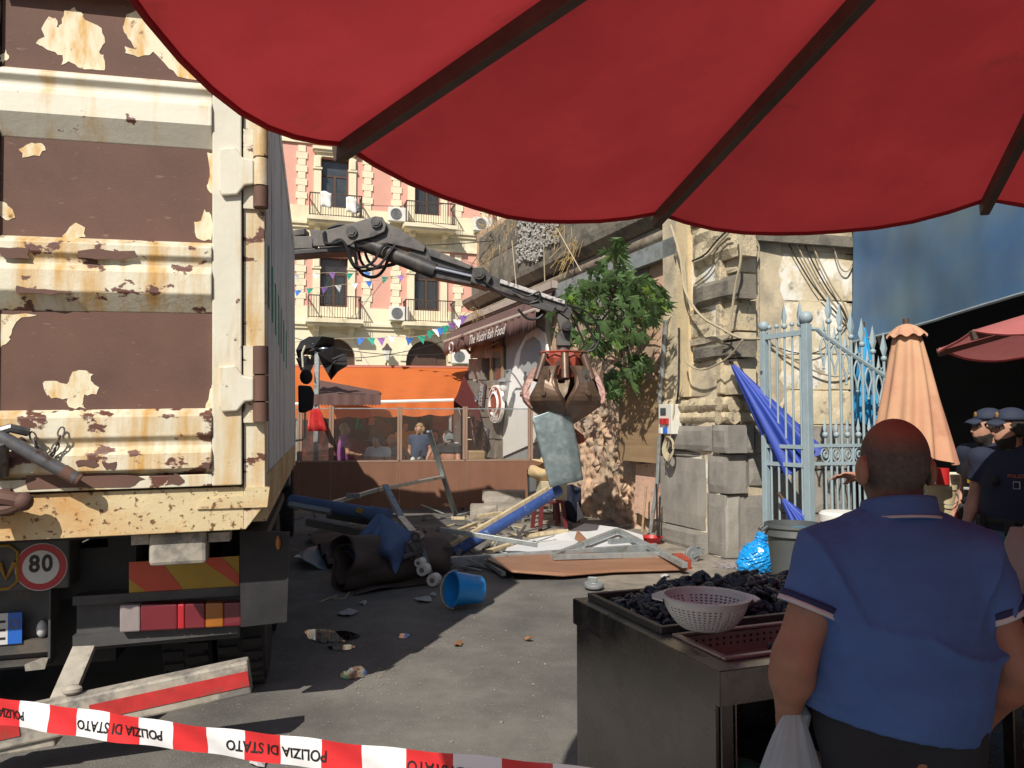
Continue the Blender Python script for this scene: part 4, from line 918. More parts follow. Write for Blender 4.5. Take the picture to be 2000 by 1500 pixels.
b.add(vs,[(2*i,2*i+1,2*i+3,2*i+2) for i in range(n_*2)]); b.build('valance',m_brn,aw,True,solid=.006,recalc=False)
xt0,xt1=WL.px(922,655,ya).x,WL.px(994,620,ya).x; t=text_mb('The Vuciri fish Food',.26,shear=.55,bold=.002); mn_=min(p[0] for p in t.v);mx_=max(p[0] for p in t.v)
t.v=[(xt0+(xt1-xt0)*(x-mn_)/(mx_-mn_),ya-.07,z*1.15+A0.z-.2) for x,_,z in t.v]; t.build('lettering',m_white,aw,recalc=False)
b=MB(); q_=WL.px(879,668,ya-.08); b.tube([(q_.x+.1+.17*math.cos(R(a)),ya-.075,A0.z-.23+.13*math.sin(R(a))) for a in range(0,361,24)],.022,5); b.build('round_emblem',m_white,aw)
b=MB(); b.beam(WL.px(905,672,-.5),WL.px(918,690,.1),.05,.05); b.build('folding_arm',m_ribw,aw)
# oval sign on a drum
m_rbr=mat('red_brown_sign',(.34,.09,.05),.5,var=.08)
sx=root('round_sign','oval red-brown sign with a white ring on the cladding','sign',WL); yo=-.12
c=WL.px(966,789,yo); hz=WL.px(966,752,yo).z-c.z; hw=hz*1.1
def oval(k,y0,y1,name,m):
    b=MB(); b.prism([(c.x+hw*k*math.cos(R(a)),c.z+hz*k*math.sin(R(a))) for a in range(0,360,12)],y0,y1); return b.build(name,m,sx,True)
oval(1,yo,yo+.07,'drum',m_wht); oval(.9,yo-.012,yo-.001,'face',m_rbr)
b=MB(); b.tube([(c.x+.27*math.cos(R(a)),yo-.022,c.z+.27*hz/hw*math.sin(R(a))) for a in range(-60,200,15)],.03,6); b.tube([(c.x+.26*math.cos(R(a)),yo-.022,c.z-.02+.26*hz/hw*math.sin(R(a))) for a in range(230,275,15)],.03,6); b.build('ring',m_wht,sx)
for tx,dz in(('The',hz*.62),('Fish',-hz*.5),('Food',-hz*.72)):
    t=text_mb(tx,.22,shear=.25,bold=.006); t.v=[(x+c.x,yo-.016,z+c.z+dz) for x,_,z in t.v]; t.build('lettering',m_wht,sx,recalc=False)
# lamp above the sign
ln=root('wall_lamp','small glass lamp on a curled arm above the oval sign','lamp',WL); c=WL.px(984,748,-.2)
b=MB(); b.lathe([(.03,.12),(.16,.04),(.17,.02),(.1,.02)],14,c); b.build('shade',m_grey,ln,True); b=MB(); b.lathe([(.09,.02),(.1,-.12),(.06,-.18)],12,c); b.build('glass',m_white,ln,True)
b=MB(); b.tube([Vector(c)+Vector(d) for d in((0,0,.12),(.05,0,.25),(.2,.05,.27),(.3,.15,.12),(.3,.3,-.1))],.018,6); b.build('arm',m_grey,ln,True)
# wooden word boards
m_bd=mat('dark_sign_board',(.11,.08,.075),.7,var=.2); m_bd2=mat('slate_sign_board',(.13,.13,.15),.7,var=.2)
def board(u0,v0,u1,v1,wd,m,txt,lab):
    y=ys-.13; a=WL.px(u0,v0,y);c_=WL.px(u1,v1,y); s_=root('word_board',lab,'sign',WL,'carved word boards on the cladding'); d=(c_-a); L=d.length
    b=MB(); b.beam(a,c_,wd,.04,up=(0,-1,0)); b.build('board',m,s_,bevel=.006)
    t=text_mb(txt,wd*.95,bold=.008,sx=1.0); wmax=max(p[0] for p in t.v)-min(p[0] for p in t.v); f=L*.86/wmax; dn=d.normalized(); up=Vector((-dn.z,0,dn.x)); mid=(a+c_)/2
    t.v=[tuple(mid+dn*x*f+up*z+Vector((0,-.024,0))) for x,_,z in t.v]; t.build('letters',m_signw,s_,recalc=False)
board(939,795,944,746,.36,m_bd,'SCOGLIERE','dark red word board high on the cladding'); board(925,862,934,812,.42,m_bd2,'KITCHEN','slate word board at the left of the cladding')
board(944,884,950,832,.32,m_bd2,'FISH','narrow slate word board low on the cladding'); board(921,820,931,775,.25,m_bd2,'SEA','pointed slate board above the left word board')
# plywood sheet on the rubble wall
b=MB(); b.prism([WL.xz(u,v,.1) for u,v in((1213,745),(1302,738),(1287,905),(1210,898))],.07,.095); b.build('plywood_board',m_ply,None,M=WL.M,label='plain plywood board fixed on the rubble wall behind the grapple',cat='board')
# electrics on the wall
el=root('socket_box','white electric socket box with red and blue outlets on the pillar','socket box',WL); ye=.0
def eb(u0,u1,v0,v1,y0,y1,nm,m,par=el,bev=.006):
    a=WL.px(u0,v0,y0);c_=WL.px(u1,v1,y0); b=MB(); b.bmm(a.x,c_.x,y0,y1,c_.z,a.z); return b.build(nm,m,par,bevel=bev)
m_eb=mat('socket_casing',(.68,.68,.62),.5,var=.05)
eb(1286,1312,790,848,-.12,.06,'casing',m_eb); eb(1289,1300,797,811,-.128,-.121,'meter_window',m_pane); eb(1287,1293.5,817,829,-.16,-.121,'red_socket',m_red); eb(1294,1302,817,829,-.16,-.121,'red_socket',m_red)
eb(1286,1292,835,847,-.18,-.121,'plug',m_white); eb(1293,1299,835,847,-.16,-.121,'blue_socket',m_blue)
cd=root('conduit_pipe','grey conduit running down the wall past the plywood','pipe',WL); b=MB(); b.tube([WL.px(1300,625,.05),WL.px(1292,740,.05),WL.px(1288,790,.03)],.035,8); b.tube([WL.px(1288,850,.03),WL.px(1284,940,.03),WL.px(1270,1040,-.02)],.03,8); b.build('pipe',m_galv,cd,True)
b=MB(); b.tube([WL.px(1301,627,.05),WL.px(1310,618,.1),WL.px(1325,617,.15)],.015,6); b.build('wire_tail',m_cable,cd,True)
co=root('cable_coil','coil of grey cable hanging from the socket box','cable',WL)
b=MB()
for k in range(4):
    r_=.10+.012*k; q_=WL.px(1308,872,-.1); b.tube([(q_.x+r_*.9*math.cos(R(a)),q_.y-.01*k+.01*math.sin(a),q_.z+r_*1.25*math.sin(R(a))-.01*k) for a in range(0,361,20)],.011,6)
b.build('coil',m_cable,co,True); b=MB(); b.tube([WL.px(1318,760,-.06),WL.px(1316,800,-.1),WL.px(1310,850,-.1),WL.px(1303,880,-.1),WL.px(1296,905,-.08),WL.px(1305,912,-.08),WL.px(1312,890,-.08)],.01,6); b.build('loose_end',m_cable,co,True)
for i,(u0,v0,u1,v1) in enumerate(((1282,945,1284,1048),(1289,970,1287,1048))):
    b=MB(); b.cyl(WL.px(u0,v0,-.08),WL.px(u1,v1,-.14),.014,n=7); b.build('iron_rod',m_black,None,True,M=WL.M,label=('left black rod leaning against the plinth','right black rod leaning against the plinth')[i],cat='rod',group='rods at the plinth')
b=MB(); b.cyl(WL.px(1262,950,.05),WL.px(1254,1040,-.12),.018,n=7); b.build('broomstick',m_ply,None,True,M=WL.M,label='thin yellow stick leaning at the foot of the rubble wall',cat='stick')
# ================================================================ the dark market hall behind the tarpaulin
m_hall=mat('shade_dark_hall_wall',(.035,.032,.03),.95,var=.3,vs=1)  # interior shade is put into this near-black wall colour
E0=WF.w((WF.px(1668,700).x,0,0))
hall=root('market_hall','dark market hall opening behind the blue tarpaulin','building',Matrix.Identity(4))
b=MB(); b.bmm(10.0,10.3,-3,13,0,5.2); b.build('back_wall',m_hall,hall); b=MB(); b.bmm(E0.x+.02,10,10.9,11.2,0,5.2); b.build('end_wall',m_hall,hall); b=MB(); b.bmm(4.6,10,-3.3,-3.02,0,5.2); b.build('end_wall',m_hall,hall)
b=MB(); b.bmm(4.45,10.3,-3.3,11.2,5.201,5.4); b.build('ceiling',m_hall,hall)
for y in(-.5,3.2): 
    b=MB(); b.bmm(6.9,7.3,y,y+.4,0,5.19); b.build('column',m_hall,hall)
# hanging stuff inside, hardly visible
m_tar=mat('weathered_blue_tarp',(.16,.48,.80),.55,var=.12,vs=1,c2=(.38,.52,.56),a2=.46,s2=.55,soft=.25,st2=(.5,.5,2.2),c3=(.06,.2,.62),a3=.6,s3=.35,soft3=.2,back=.45)
m_tarL=mat('deep_blue_tarp',(.02,.05,.36),.5,var=.1,back=.3)
T0=Vector((4.5,10.12));T1=Vector((4.3,4.2))
tp=root('blue_tarpaulin','weathered blue tarpaulin hung across the market arch','tarpaulin',Matrix.Identity(4))
zb0=2.76
def tf(u,v):
    x=T0.x+(T1.x-T0.x)*u; y=T0.y+(T1.y-T0.y)*u; z=zb0+.05*u+(4.9-zb0)*v
    return (x+.06*math.sin(7*u+2*v)*(1-v)+.03*nv((x,y*1.5,z),1.7)+.05*v, y,z)
b=MB(); b.grid(tf,50,14); b.build('sheet',m_tar,tp,True,recalc=False)
b=MB(); b.tube([Vector(tf(i/50,0))-Vector((0.005,0,0)) for i in range(51)],.016,6); b.build('hem_roll',mat('pale_hem',(.3,.34,.36),.6),tp,True)
b=MB(); b.cyl(WF.px(1669,430,-.02),WF.px(1672,690,-.02),.018,n=8); b.v=[tuple(WF.w(p)) for p in b.v]; b.build('edge_pole',m_galv,tp,True)
# ================================================================ iron gate
m_gate=mat('blue_grey_gate_paint',(.30,.385,.425),.5,var=.1,vs=6,c2=(.36,.33,.28),a2=.68,s2=9)
GP=Vector((P(1578,825,8.6).x,8.6,0)); gy=-62
GF=Fr(GP,gy); GLf=Fr(GP,14)
def ball(b,c,r): b.sphere(c,r,14)
def spear(b,x,z,h,r=.014,wd=.045):
    """spear head above height z"""
    b.sphere((x,0,z+.02),.035,10); 
    b.add([(x-.012,-.006,z+.04),(x+.012,-.006,z+.04),(x+wd,0,z+h*.42),(x,0,z+h),(x-wd,0,z+h*.42),(x,-.022,z+h*.42),(x,.022,z+h*.42),(x-.012,.006,z+.04),(x+.012,.006,z+.04)],
      [(0,1,2,5),(4,0,5),(5,2,3),(4,5,3),(7,4,6),(8,7,6),(8,6,2),(1,8,2),(6,3,2),(6,4,3),(0,4,7),(0,7,8,1)])
gp=root('gate_side_panel','narrow blue-grey iron panel with spearheads beside the stone pillar','gate',GF)
wG=abs(GF.px(1494,800).x)
zt2=GF.px(1578,648).z; ball_z=GF.px(1577,620).z
for x,sz,zz in((0,.085,ball_z-.07),(-wG,.07,ball_z-.1)):
    b=MB(); b.bmm(x-sz/2,x+sz/2,-sz/2,sz/2,0,zz); b.build('post',m_gate,gp,bevel=.005); b=MB(); b.sphere((x,0,zz+.07),.075 if x==0 else .065,16); b.cyl((x,0,zz),(x,0,zz+.03),.03); b.build('ball',m_gate,gp,True)
b=MB(); b.bmm(-wG+.04,-.045,-.02,.02,zt2-.03,zt2+.03); b.build('rail',m_gate,gp)
for v in(872,907):
    z=GF.px(1535,v).z; b=MB(); b.bmm(-wG+.036,-.043,-.02,.02,z-.022,z+.022); b.build('rail',m_gate,gp)
b=MB(); b.bmm(-wG+.036,-.043,-.02,.02,.1,.15); b.build('rail',m_gate,gp)
for k in range(5):
    x=-wG*(.86-.18*k); b=MB(); zz=zt2+.03
    b.cyl((x,-.001,.08),(x,-.001,zz+.06),.013,n=8); 
    if k in(2,4): spear(b,x,zz+.05,.3)
    else: b.sphere((x,0,zz+.08),.028,10)
    b.build('bar',m_gate,gp,True)
gl=root('gate_leaf','open leaf of the blue-grey iron gate with sloping spear-topped rail','gate',GLf)
GW=1.5
ztop=lambda x:GLf.px(1605,640).z-.02-.62*max(0,x-.12)+.05*max(0,x-.12)**2
b=MB(); b.tube([(.05,0,ztop(.0)),(.14,0,ztop(.1))]+[(x,0,ztop(x)) for x in[.2+.1*i for i in range(14)]],.026,6); b.build('top_rail',m_gate,gl,True)
b=MB(); b.bmm(.055,.115,-.03,.03,.08,ztop(.05)); b.build('hinge_stile',m_gate,gl) if False else None
for z0,z1 in((GLf.px(1640,870).z,0),(GLf.px(1640,905).z,0),(.14,0)):
    b=MB(); b.bmm(.05,GW,-.018,.018,z0-.018,z0+.018); b.build('rail',m_gate,gl)
zr0,zr1=GLf.px(1640,905).z,GLf.px(1640,870).z
sp=.145; x=.29; k=0
while x<GW:
    b=MB(); zt_=ztop(x); b.cyl((x,0,.1),(x,0,zt_+.2),.016,n=8); spear(b,x,zt_+.18,.33,wd=.05); b.build('spear_bar',m_gate,gl,True)
    # pendant between bars
    xm=x-sp/2; zm=ztop(xm)
    b=MB()
    for s_ in(-1,1): b.tube([(xm,-.001*s_,zm-.02),(xm+s_*.035,0,zm-.1),(xm+s_*.045,0,zm-.17),(xm+s_*.012,0,zm-.28),(xm,0,zm-.36)],.011,6)
    b.sphere((xm,0,zm-.38),.018,8); b.build('pendant',m_gate,gl,True)
    b=MB(); b.add([(xm-.035,0,zm+.02),(xm+.035,0,zm+.02),(xm,0,zm+.2),(xm,-.015,zm+.06),(xm,.015,zm+.06)],[(0,3,2),(3,1,2),(4,0,2),(1,4,2),(0,4,1,3)]); b.tube([(xm+.05+.022*math.cos(R(a)),0,zm+.03+.022*math.sin(R(a))) for a in range(0,300,30)],.008,5); b.build('leaf_tip',m_gate,gl)
    # low dog bar with small spear
    b=MB(); b.cyl((xm,0,.1),(xm,0,zr0-.02),.012,n=8); b.cyl((xm,0,zr1+.018),(xm,0,zr1+.1),.012,n=8); spear(b,xm,zr1+.1,.22,wd=.028); b.build('dog_bar',m_gate,gl,True)
    # scroll in the band
    b=MB(); zc_=(zr0+zr1)/2; h_=(zr1-zr0)/2-.02
    b.tube([(xm+.055*math.cos(R(a)),-.002,zc_+h_*math.sin(R(a))) for a in range(0,361,24)],.009,5); b.tube([(xm+.025*math.cos(R(a)),-.004,zc_+.035*math.sin(R(a))) for a in range(0,361,36)],.011,5); b.build('scroll',m_gate,gl,True)
    x+=sp; k+=1
# ================================================================ people
m_skin=mat('skin',(.42,.22,.15),.55,var=.12,vs=12,bump=.05,bs=120,sss=.05); m_skin2=mat('tanned_skin',(.33,.165,.11),.55,var=.14,vs=14,bump=.08,bs=90,c2=(.38,.14,.09),a2=.58,s2=9,soft=.12)
m_hairb=mat('dark_hair',(.02,.014,.01),.6,bump=.6,bs=180); m_hairg=mat('grey_cropped_hair',(.17,.14,.12),.85,var=.35,vs=60,bump=.5,bs=260,c2=(.24,.15,.11),a2=.55,s2=22,soft=.2); m_hairl=mat('fair_hair',(.38,.25,.12),.6,bump=.5,bs=120)
m_shoe=mat('dark_shoe',(.02,.018,.017),.5); m_jean=mat('blue_jeans',(.10,.22,.34),.85,var=.25,vs=6,bump=.2,bs=60); m_dtr=mat('dark_trousers',(.02,.022,.03),.85,var=.2)
m_navy=mat('navy_cloth',(.014,.02,.045),.85,var=.15,bump=.1); m_eye=mat('eye_white',(.6,.58,.55),.2,var=0)
def V3(*a): return np.array(a,float)
def fingers(wr,d,pn,L=.18,curl=.6,side=1):
    """five finger chains as cones: wrist, hand direction, palm normal"""
    wr=Vector(wr);d=Vector(d).normalized();pn=Vector(pn); pn=(pn-d*pn.dot(d)).normalized(); sd=d.cross(pn)*side
    pr=[]; pal=wr+d*(L*.5)
    pr.append((wr,wr+d*L*.22,.026,.03))
    for k in range(4):
        o=sd*((k-1.5)*.021); a=wr+d*L*.18+o*.7; b_=wr+d*L*.52+o; pr.append((a,b_,.016,.012))
        ln=L*(.5,.56,.52,.42)[k]; c1=d*math.cos(curl*.6)+pn*math.sin(curl*.6); c2=d*math.cos(curl*1.5)+pn*math.sin(curl*1.5); c3=d*math.cos(curl*2.2)+pn*math.sin(curl*2.2)
        p1=b_+c1*ln*.42; p2=p1+c2*ln*.33; p3=p2+c3*ln*.25
        pr+=[(b_,p1,.0105,.0095),(p1,p2,.0095,.0085),(p2,p3,.0085,.0075)]
    t0=wr+d*L*.16-sd*.026; t1=t0+(d*.7-sd*.6+pn*.35)*L*.25; t2=t1+(d*.85-sd*.1+pn*.5)*L*.2
    pr+=[(t0,t1,.016,.0115),(t1,t2,.0115,.009)]
    return pr
def person(label,M,J=None,skin=m_skin,shirt=m_navy,trs=m_dtr,hair=m_hairb,res=.02,s=1.0,bulk=1.0,sleeve=.5,head_yaw=0,hairstyle='short',group=None,fold=0,curl=(.7,.7),belly=0,hem=.86,extra=None,beard=None,face=True,pn=None,hslope=0.0):
    d=dict(pel=(0,0,.96),chest=(0,0,1.24),neck=(0,-.015,1.46),head=(0,.015,1.6),sl=(-.19*bulk,0,1.405),sr=(.19*bulk,0,1.405),el=(-.245*bulk,-.03,1.12),er=(.245*bulk,-.03,1.12),wl=(-.26*bulk,.04,.88),wr=(.26*bulk,.04,.88),hl=(-.095,0,.93),hr=(.095,0,.93),kl=(-.105,.03,.5),kr=(.105,.03,.5),al=(-.11,-.02,.08),ar=(.11,-.02,.08),hdl=(0,.15,-1),hdr=(0,.15,-1))
    if J: d.update(J)
    g={k:V3(*v)*(s if not k.startswith('hd') else 1) for k,v in d.items()}
    t=root('person',label,'person',M,group); B=bulk*s
    lerp=lambda a,b_,f:a+(b_-a)*f
    up=(g['neck']-g['pel']); up=up/np.linalg.norm(up)
    HR=Matrix.Rotation(head_yaw,4,'Z'); hrot=np.array(HR.to_3x3()); hd=g['head']
    hp=lambda x,y,z: hd+hrot@(V3(x,y,z)*s)
    def U(P_,lst,k):
        f=None
        for q in lst:
            h=sd_cone(P_,*q[:4]) if len(q)==4 else sd_ell(P_,q[0],q[1],q[2] if len(q)>2 else None)
            f=h if f is None else smin(f,h,k)
        return f
    # ---- body (one continuous mesh)
    sk=[(lerp(g['pel'],g['chest'],.0),V3(.16,.11,.13)*B),(g['chest'],V3(.165,.105,.2)*B),(lerp(g['chest'],g['neck'],.7),g['neck']+V3(0,.012,.05)*s,.07*s,.058*s)]
    for S in 'lr':
        sh,el,wr_=g['s'+S],g['e'+S],g['w'+S]; sk+=[(sh,el,.055*B,.043*B),(el,lerp(el,wr_,.3),.043*B,.044*B),(lerp(el,wr_,.3),wr_,.044*B,.028*s)]
        sk+=[(g['h'+S],g['k'+S],.08*B,.055*s),(g['k'+S],lerp(g['k'+S],g['a'+S],.35),.054*s,.055*s),(lerp(g['k'+S],g['a'+S],.35),g['a'+S],.055*s,.036*s),(g['a'+S],g['a'+S]+V3(0,.12,-.035)*s,.035*s,.03*s)]
    fing=[]
    for i,S in enumerate('lr'):
        fing+=[(np.array(a),np.array(b_),r0*s,r1*s) for a,b_,r0,r1 in fingers(g['w'+S],g['hd'+S],(pn[i] if pn else (0,1,0)),.18*s,curl[i],1 if S=='l' else -1)]
    hdp=[(hp(0,-.012,.03),V3(.077,.098,.1)*s,HR),(hp(0,.035,-.03),V3(.058,.07,.085)*s,HR),(hp(0,.045,-.085),hp(0,.062,-.09),.035*s,.026*s),(g['neck']+V3(0,.01,.02)*s,hp(0,-.015,-.04),.056*s,.055*s)]
    feat=[(hp(0,.098,.012),hp(0,.118,-.024),.010*s,.015*s),(hp(0,.098,-.055),hp(0,.1,-.05),.017*s,.016*s),(hp(-.03,.082,.028),hp(.03,.082,.028),.0105*s,.0105*s)]
    ears=[(hp(sx*.088,-.016,-.006),V3(.014,.029,.041)*s,HR) for sx in(-1,1)]
    def fb(P_):
        f=U(P_,sk,.03*s); f=smin(f,U(P_,hdp,.025*s),.02*s); f=smin(f,U(P_,feat,.01),.012*s); f=smin(f,U(P_,ears,.01),.006*s)
        h=U(P_,fing,.006); return smin(f,h,.012*s)
    allp=np.array(list(g[k] for k in g if not k.startswith('hd'))); lo=allp.min(0)-.3*s; hi=allp.max(0)+.3*s; lo[2]=max(-.03,lo[2])
    bo=sdf_obj('body',fb,lo,hi,res,skin,t)
    if face:
        for sx in(-1,1):
            b=MB(); b.sphere(tuple(hp(sx*.032,.085,.012)),.0135*s,10); b.build('eye',m_eye,bo,True); b=MB(); b.sphere(tuple(hp(sx*.032,.0945,.012)),.0065*s,8); b.build('pupil',m_black,bo,True)
    # ---- shirt
    e=.014*B
    tor=[(g['pel']+V3(0,.01+belly*.4,.06)*s,V3(.192+belly*.2,.138+belly*.5,.30)*B),(lerp(g['pel'],g['chest'],.5)+V3(0,belly*.5,0)*s,V3(.185+belly*.3,.125+belly*.6,.2)*B),(g['chest']+V3(0,0,.02)*s,V3(.19,.125,.19)*B)]
    ssl=[]
    for S in 'lr':
        sh,el=g['s'+S],g['e'+S]; f_=min(1,sleeve); tor.append((lerp(g['neck'],sh,.25)-up*.02*s,sh-up*.0,.075*B,.068*B)); ssl.append((sh,lerp(sh,el,f_),.072*B,.066*B,))
        if sleeve>1: ssl.append((el,lerp(el,g['w'+S],sleeve-1),.062*B,.045*B))
    def fs(P_):
        f=U(P_,tor,.06*s)
        for iq,q in enumerate(ssl):
            h=sd_cone(P_,*q)
            if sleeve<=1: dn=(q[1]-q[0])/np.linalg.norm(q[1]-q[0]); h=np.maximum(h,(P_-q[1])@dn)
            f=smin(f,h,.03*s)
        if fold:
            x,y,z=P_[:,0],P_[:,1],P_[:,2]
            w1=np.exp(-((z-hem-.17)/.12)**2); c1=1-np.abs(np.sin(z*15+1.6*np.sin(x*6+1)+5*np.abs(x)+1.5*y)); w2=np.exp(-((np.abs(x)-.2)/.055)**2)*np.clip((z-1.0)*8,0,1); c2=1-np.abs(np.sin(np.abs(x)*22-z*11+.8)); c3=1-np.abs(np.sin(x*7.5+z*3+1.1*np.sin(z*7)))
            f=f-fold*(1.6*c1**4*w1+1.5*c2**3*w2+.9*c3**5*np.clip((z-.95)*6,0,1))
        if hem is not None: f=np.maximum(f,hem*s-P_[:,2]+hslope*P_[:,0])
        f=np.maximum(f,(P_-(g['neck']+up*.035*s))@up)
        return f
    sb=sdf_obj('shirt',fs,lo,hi,res,shirt,t)
    # ---- trousers and shoes
    tr_=[(g['pel']+V3(0,.005+belly*.3,0)*s,V3(.158+belly*.2,.112+belly*.4,.13)*B)]
    for S in 'lr': tr_+=[(g['h'+S],g['k'+S],.098*B,.072*s),(g['k'+S],g['a'+S]+V3(0,0,.05)*s,.072*s,.062*s)]
    def ft(P_):
        f=U(P_,tr_,.03*s); f=f+.004*np.sin(P_[:,2]*38+P_[:,0]*20)*(P_[:,2]<.9*s); 
        return f
    sdf_obj('trousers',ft,lo,hi,res,trs,t)
    for S in 'lr':
        a=g['a'+S]; fo=lambda P_:np.maximum(smin(sd_cone(P_,a+V3(0,-.02,-.02)*s,a+V3(0,.15,-.035)*s,.048*s,.04*s),sd_cone(P_,a,a+V3(0,0,.03)*s,.05*s,.05*s),.03),-(P_[:,2]-a[2]+.078*s))
        sdf_obj('shoe',fo,a-.12-V3(0,.0,0),a+V3(.12,.25,.12),min(res,.015),m_shoe,t)
    # ---- hair
    inv=np.array(HR.to_3x3()); th=dict(short=.010,long=.017,fringe=.0022).get(hairstyle)
    if th:
        def fh(P_):
            q=((P_-hd)@inv)/s; x,y,z=q.T; nz_=(.002 if hairstyle=='fringe' else .006)*np.sin(x*140+z*90)*np.sin(z*120-y*100)
            if hairstyle=='short': c_=np.maximum(y-.045-.75*np.maximum(0,z-.055)*2,-(z+.045+.4*np.minimum(0,y+.03)-.9*np.maximum(0,y)))
            elif hairstyle=='long': c_=np.maximum(y-.04-1.6*np.maximum(0,z-.05),-(z+.13))
            else: c_=np.maximum(np.maximum(np.maximum(y-.05,-(z+.09+.25*y)),np.abs(x)-.082),-1)
            c_=np.maximum(c_,-(z+.16)); 
            return np.maximum(fb(P_)-th*s,c_*s+nz_*2)
        sdf_obj('hair',fh,hd-.2*s,hd+.2*s,min(res,.009),hair,t)
    t['J']=0; del t['J']
    return t,g,hp,bo,(sb,fb)
def pos(u,v,D,yaw): 
    p=P(u,825,D); return Matrix.Translation((p.x,p.y,0))@Matrix.Rotation(R(yaw),4,'Z')
SEAT=dict(pel=(0,0,.5),chest=(0,.06,.8),neck=(0,.07,1.03),head=(0,.11,1.16),sl=(-.19,.05,.97),sr=(.19,.05,.97),el=(-.26,.12,.72),er=(.26,.12,.72),wl=(-.14,.34,.66),wr=(.14,.34,.66),hl=(-.1,.04,.5),hr=(.1,.04,.5),kl=(-.14,.46,.48),kr=(.14,.46,.48),al=(-.14,.42,.08),ar=(.14,.42,.08),hdl=(.6,.8,-.1),hdr=(-.6,.8,-.1))
m_pur=mat('purple_cloth',(.30,.09,.28),.85); m_pale=mat('pale_blue_shirt',(.62,.70,.78),.85); m_grn=mat('dark_green_cloth',(.05,.07,.05),.85); m_tsh=mat('charcoal_shirt',(.03,.03,.035),.85); m_yels=mat('yellow_shirt',(.45,.38,.08),.85); m_denim=mat('navy_polo',(.035,.055,.11),.85)
S1=dict(wr=(.2,.3,1.05),er=(.27,.05,1.1),hdr=(0,1,.2))
person('woman-sized figure in a purple shirt standing behind the hazy glass',pos(672,0,16.2,-70),S1,shirt=m_pur,hair=m_hairl,s=.97,group='people behind the glass fence')
person('seated man in a pale blue shirt behind the glass fence',pos(742,0,16.6,160),SEAT,shirt=m_pale,s=1.12,trs=m_navy,group='people behind the glass fence')
person('woman in a navy polo standing behind the glass, looking over',pos(820,0,16.8,170),dict(wr=(.24,.1,.86),wl=(-.2,.14,.92)),shirt=m_denim,hair=m_hairl,hairstyle='long',s=.97,group='people behind the glass fence')
person('seated man in a charcoal shirt with bare forearms at the right of the glass',pos(880,0,17.2,150),SEAT,shirt=m_tsh,s=1.18,group='people behind the glass fence')
person('seated figure in dark clothes next to the navy polo woman',pos(848,0,17.9,190),SEAT,shirt=m_tsh,skin=m_skin2,s=1.2,group='people behind the glass fence')
person('figure in a yellow shirt at the back of the stall',pos(792,0,19,200),dict(),shirt=m_yels,s=1.0,group='people behind the glass fence')
person('grey-shirted figure seated beside the middle post',pos(768,0,17.6,175),SEAT,shirt=mat('grey_shirt',(.22,.2,.2),.85),hair=m_hairl,s=1.1,group='people behind the glass fence')
# ================================================================ glass fence
m_fb=mat('brown_fence_panel',(.215,.105,.065),.55,var=.1,vs=2,c2=(.18,.085,.052),a2=.55,s2=3,st2=(3,1,.3),soft=.2)
m_fp=mat('brown_fence_post',(.30,.20,.15),.45,var=.1); m_fg=glassy('hazy_screen',(.95,.94,.92,1),haze=.045,hazecol=(.55,.5,.47,1))
FE=Fr(G(780,1000),9); fe=root('glass_fence','brown screen fence with hazy glass upper panes across the terrace','fence',FE)
ztp=FE.px(780,902).z; zgt=FE.px(780,797).z
xs=[FE.px(u,950).x for u in(520,584,646,780,908,1036,1072)]
for i in range(len(xs)-1):
    x0,x1=xs[i],xs[i+1]
    b=MB(); b.bmm(x0+.008,x1-.008,-.02,.02,.06,ztp); b.build('solid_panel',m_fb,fe,bevel=.004)
    b=MB(); b.bmm(x0+.05,x1-.05,-.006,.006,ztp+.035,zgt-.02); b.build('pane',m_fg,fe)
    b=MB(); b.bmm(x0+.008,x1-.008,-.025,.025,ztp+.001,ztp+.034); b.build('sill_rail',m_fp,fe)
    for x in(x0+.025,x1-.025): 
        b=MB(); b.bmm(x-.022,x+.022,-.03,.03,ztp+.035,zgt+.03); b.build('post',m_fp,fe,bevel=.004)
    b=MB(); b.bmm(x0+.05,x1-.05,-.012,.012,zgt-.02,zgt); b.build('top_rail',m_galv,fe)
for x in xs:
    b=MB(); b.bmm(x-.005,x+.005,-.018,.03,.0,ztp); b.build('foot',m_fp,fe)
# ================================================================ orange stall behind
m_or=mat('orange_awning_cloth',(.80,.20,.045),.8,var=.06,vs=2,back=.35); m_dred=mat('dark_red_cloth',(.16,.03,.03),.85,back=.2)
SA=Fr((P(750,825,17).x,17,0),8)
oa=root('orange_awning','large orange awning sloping over the terrace stall','awning',SA)
zb_=SA.px(770,790).z; xl_=SA.px(575,790).x; xr_=SA.px(886,790).x
SB=Fr((P(750,825,21.5).x,21.5,0),8); zt_=SB.px(800,718).z; xtl=SB.I@Vector((0,0,0))
tl_=SA.I@SB.w((SB.px(575,718).x,0,zt_)); tr2=SA.I@SB.w((SB.px(914,714).x,0,zt_))
bl_=Vector((xl_,0,zb_)); br_=Vector((xr_,0,zb_+.1))
def of(u,v):
    p=bl_.lerp(br_,u).lerp(tl_.lerp(tr2,u),v); p.z-=.18*math.sin(math.pi*v)*(.7+.3*math.sin(u*14))+.03*math.sin(u*40)*(1-v); return p
b=MB(); b.grid(of,40,14); b.build('cloth',m_or,oa,True,recalc=False)
b=MB(); b.cyl(bl_,br_,.04,n=8); b.build('front_bar',m_white,oa,True); b=MB(); b.cyl(tl_,tr2,.06,n=8); b.build('rear_rail',m_rbr,oa,True)
b=MB(); n_=60; vs=[]
for i in range(n_+1):
    p=bl_.lerp(br_,i/n_); vs+= [(p.x,-.03,p.z-.03),(p.x,-.05-.03*math.sin(i*.8),p.z-.30-.05*abs(math.sin(i*.31)))]
b.add(vs,[(2*i,2*i+1,2*i+3,2*i+2) for i in range(n_)]); b.build('valance',m_or,oa,True,recalc=False)
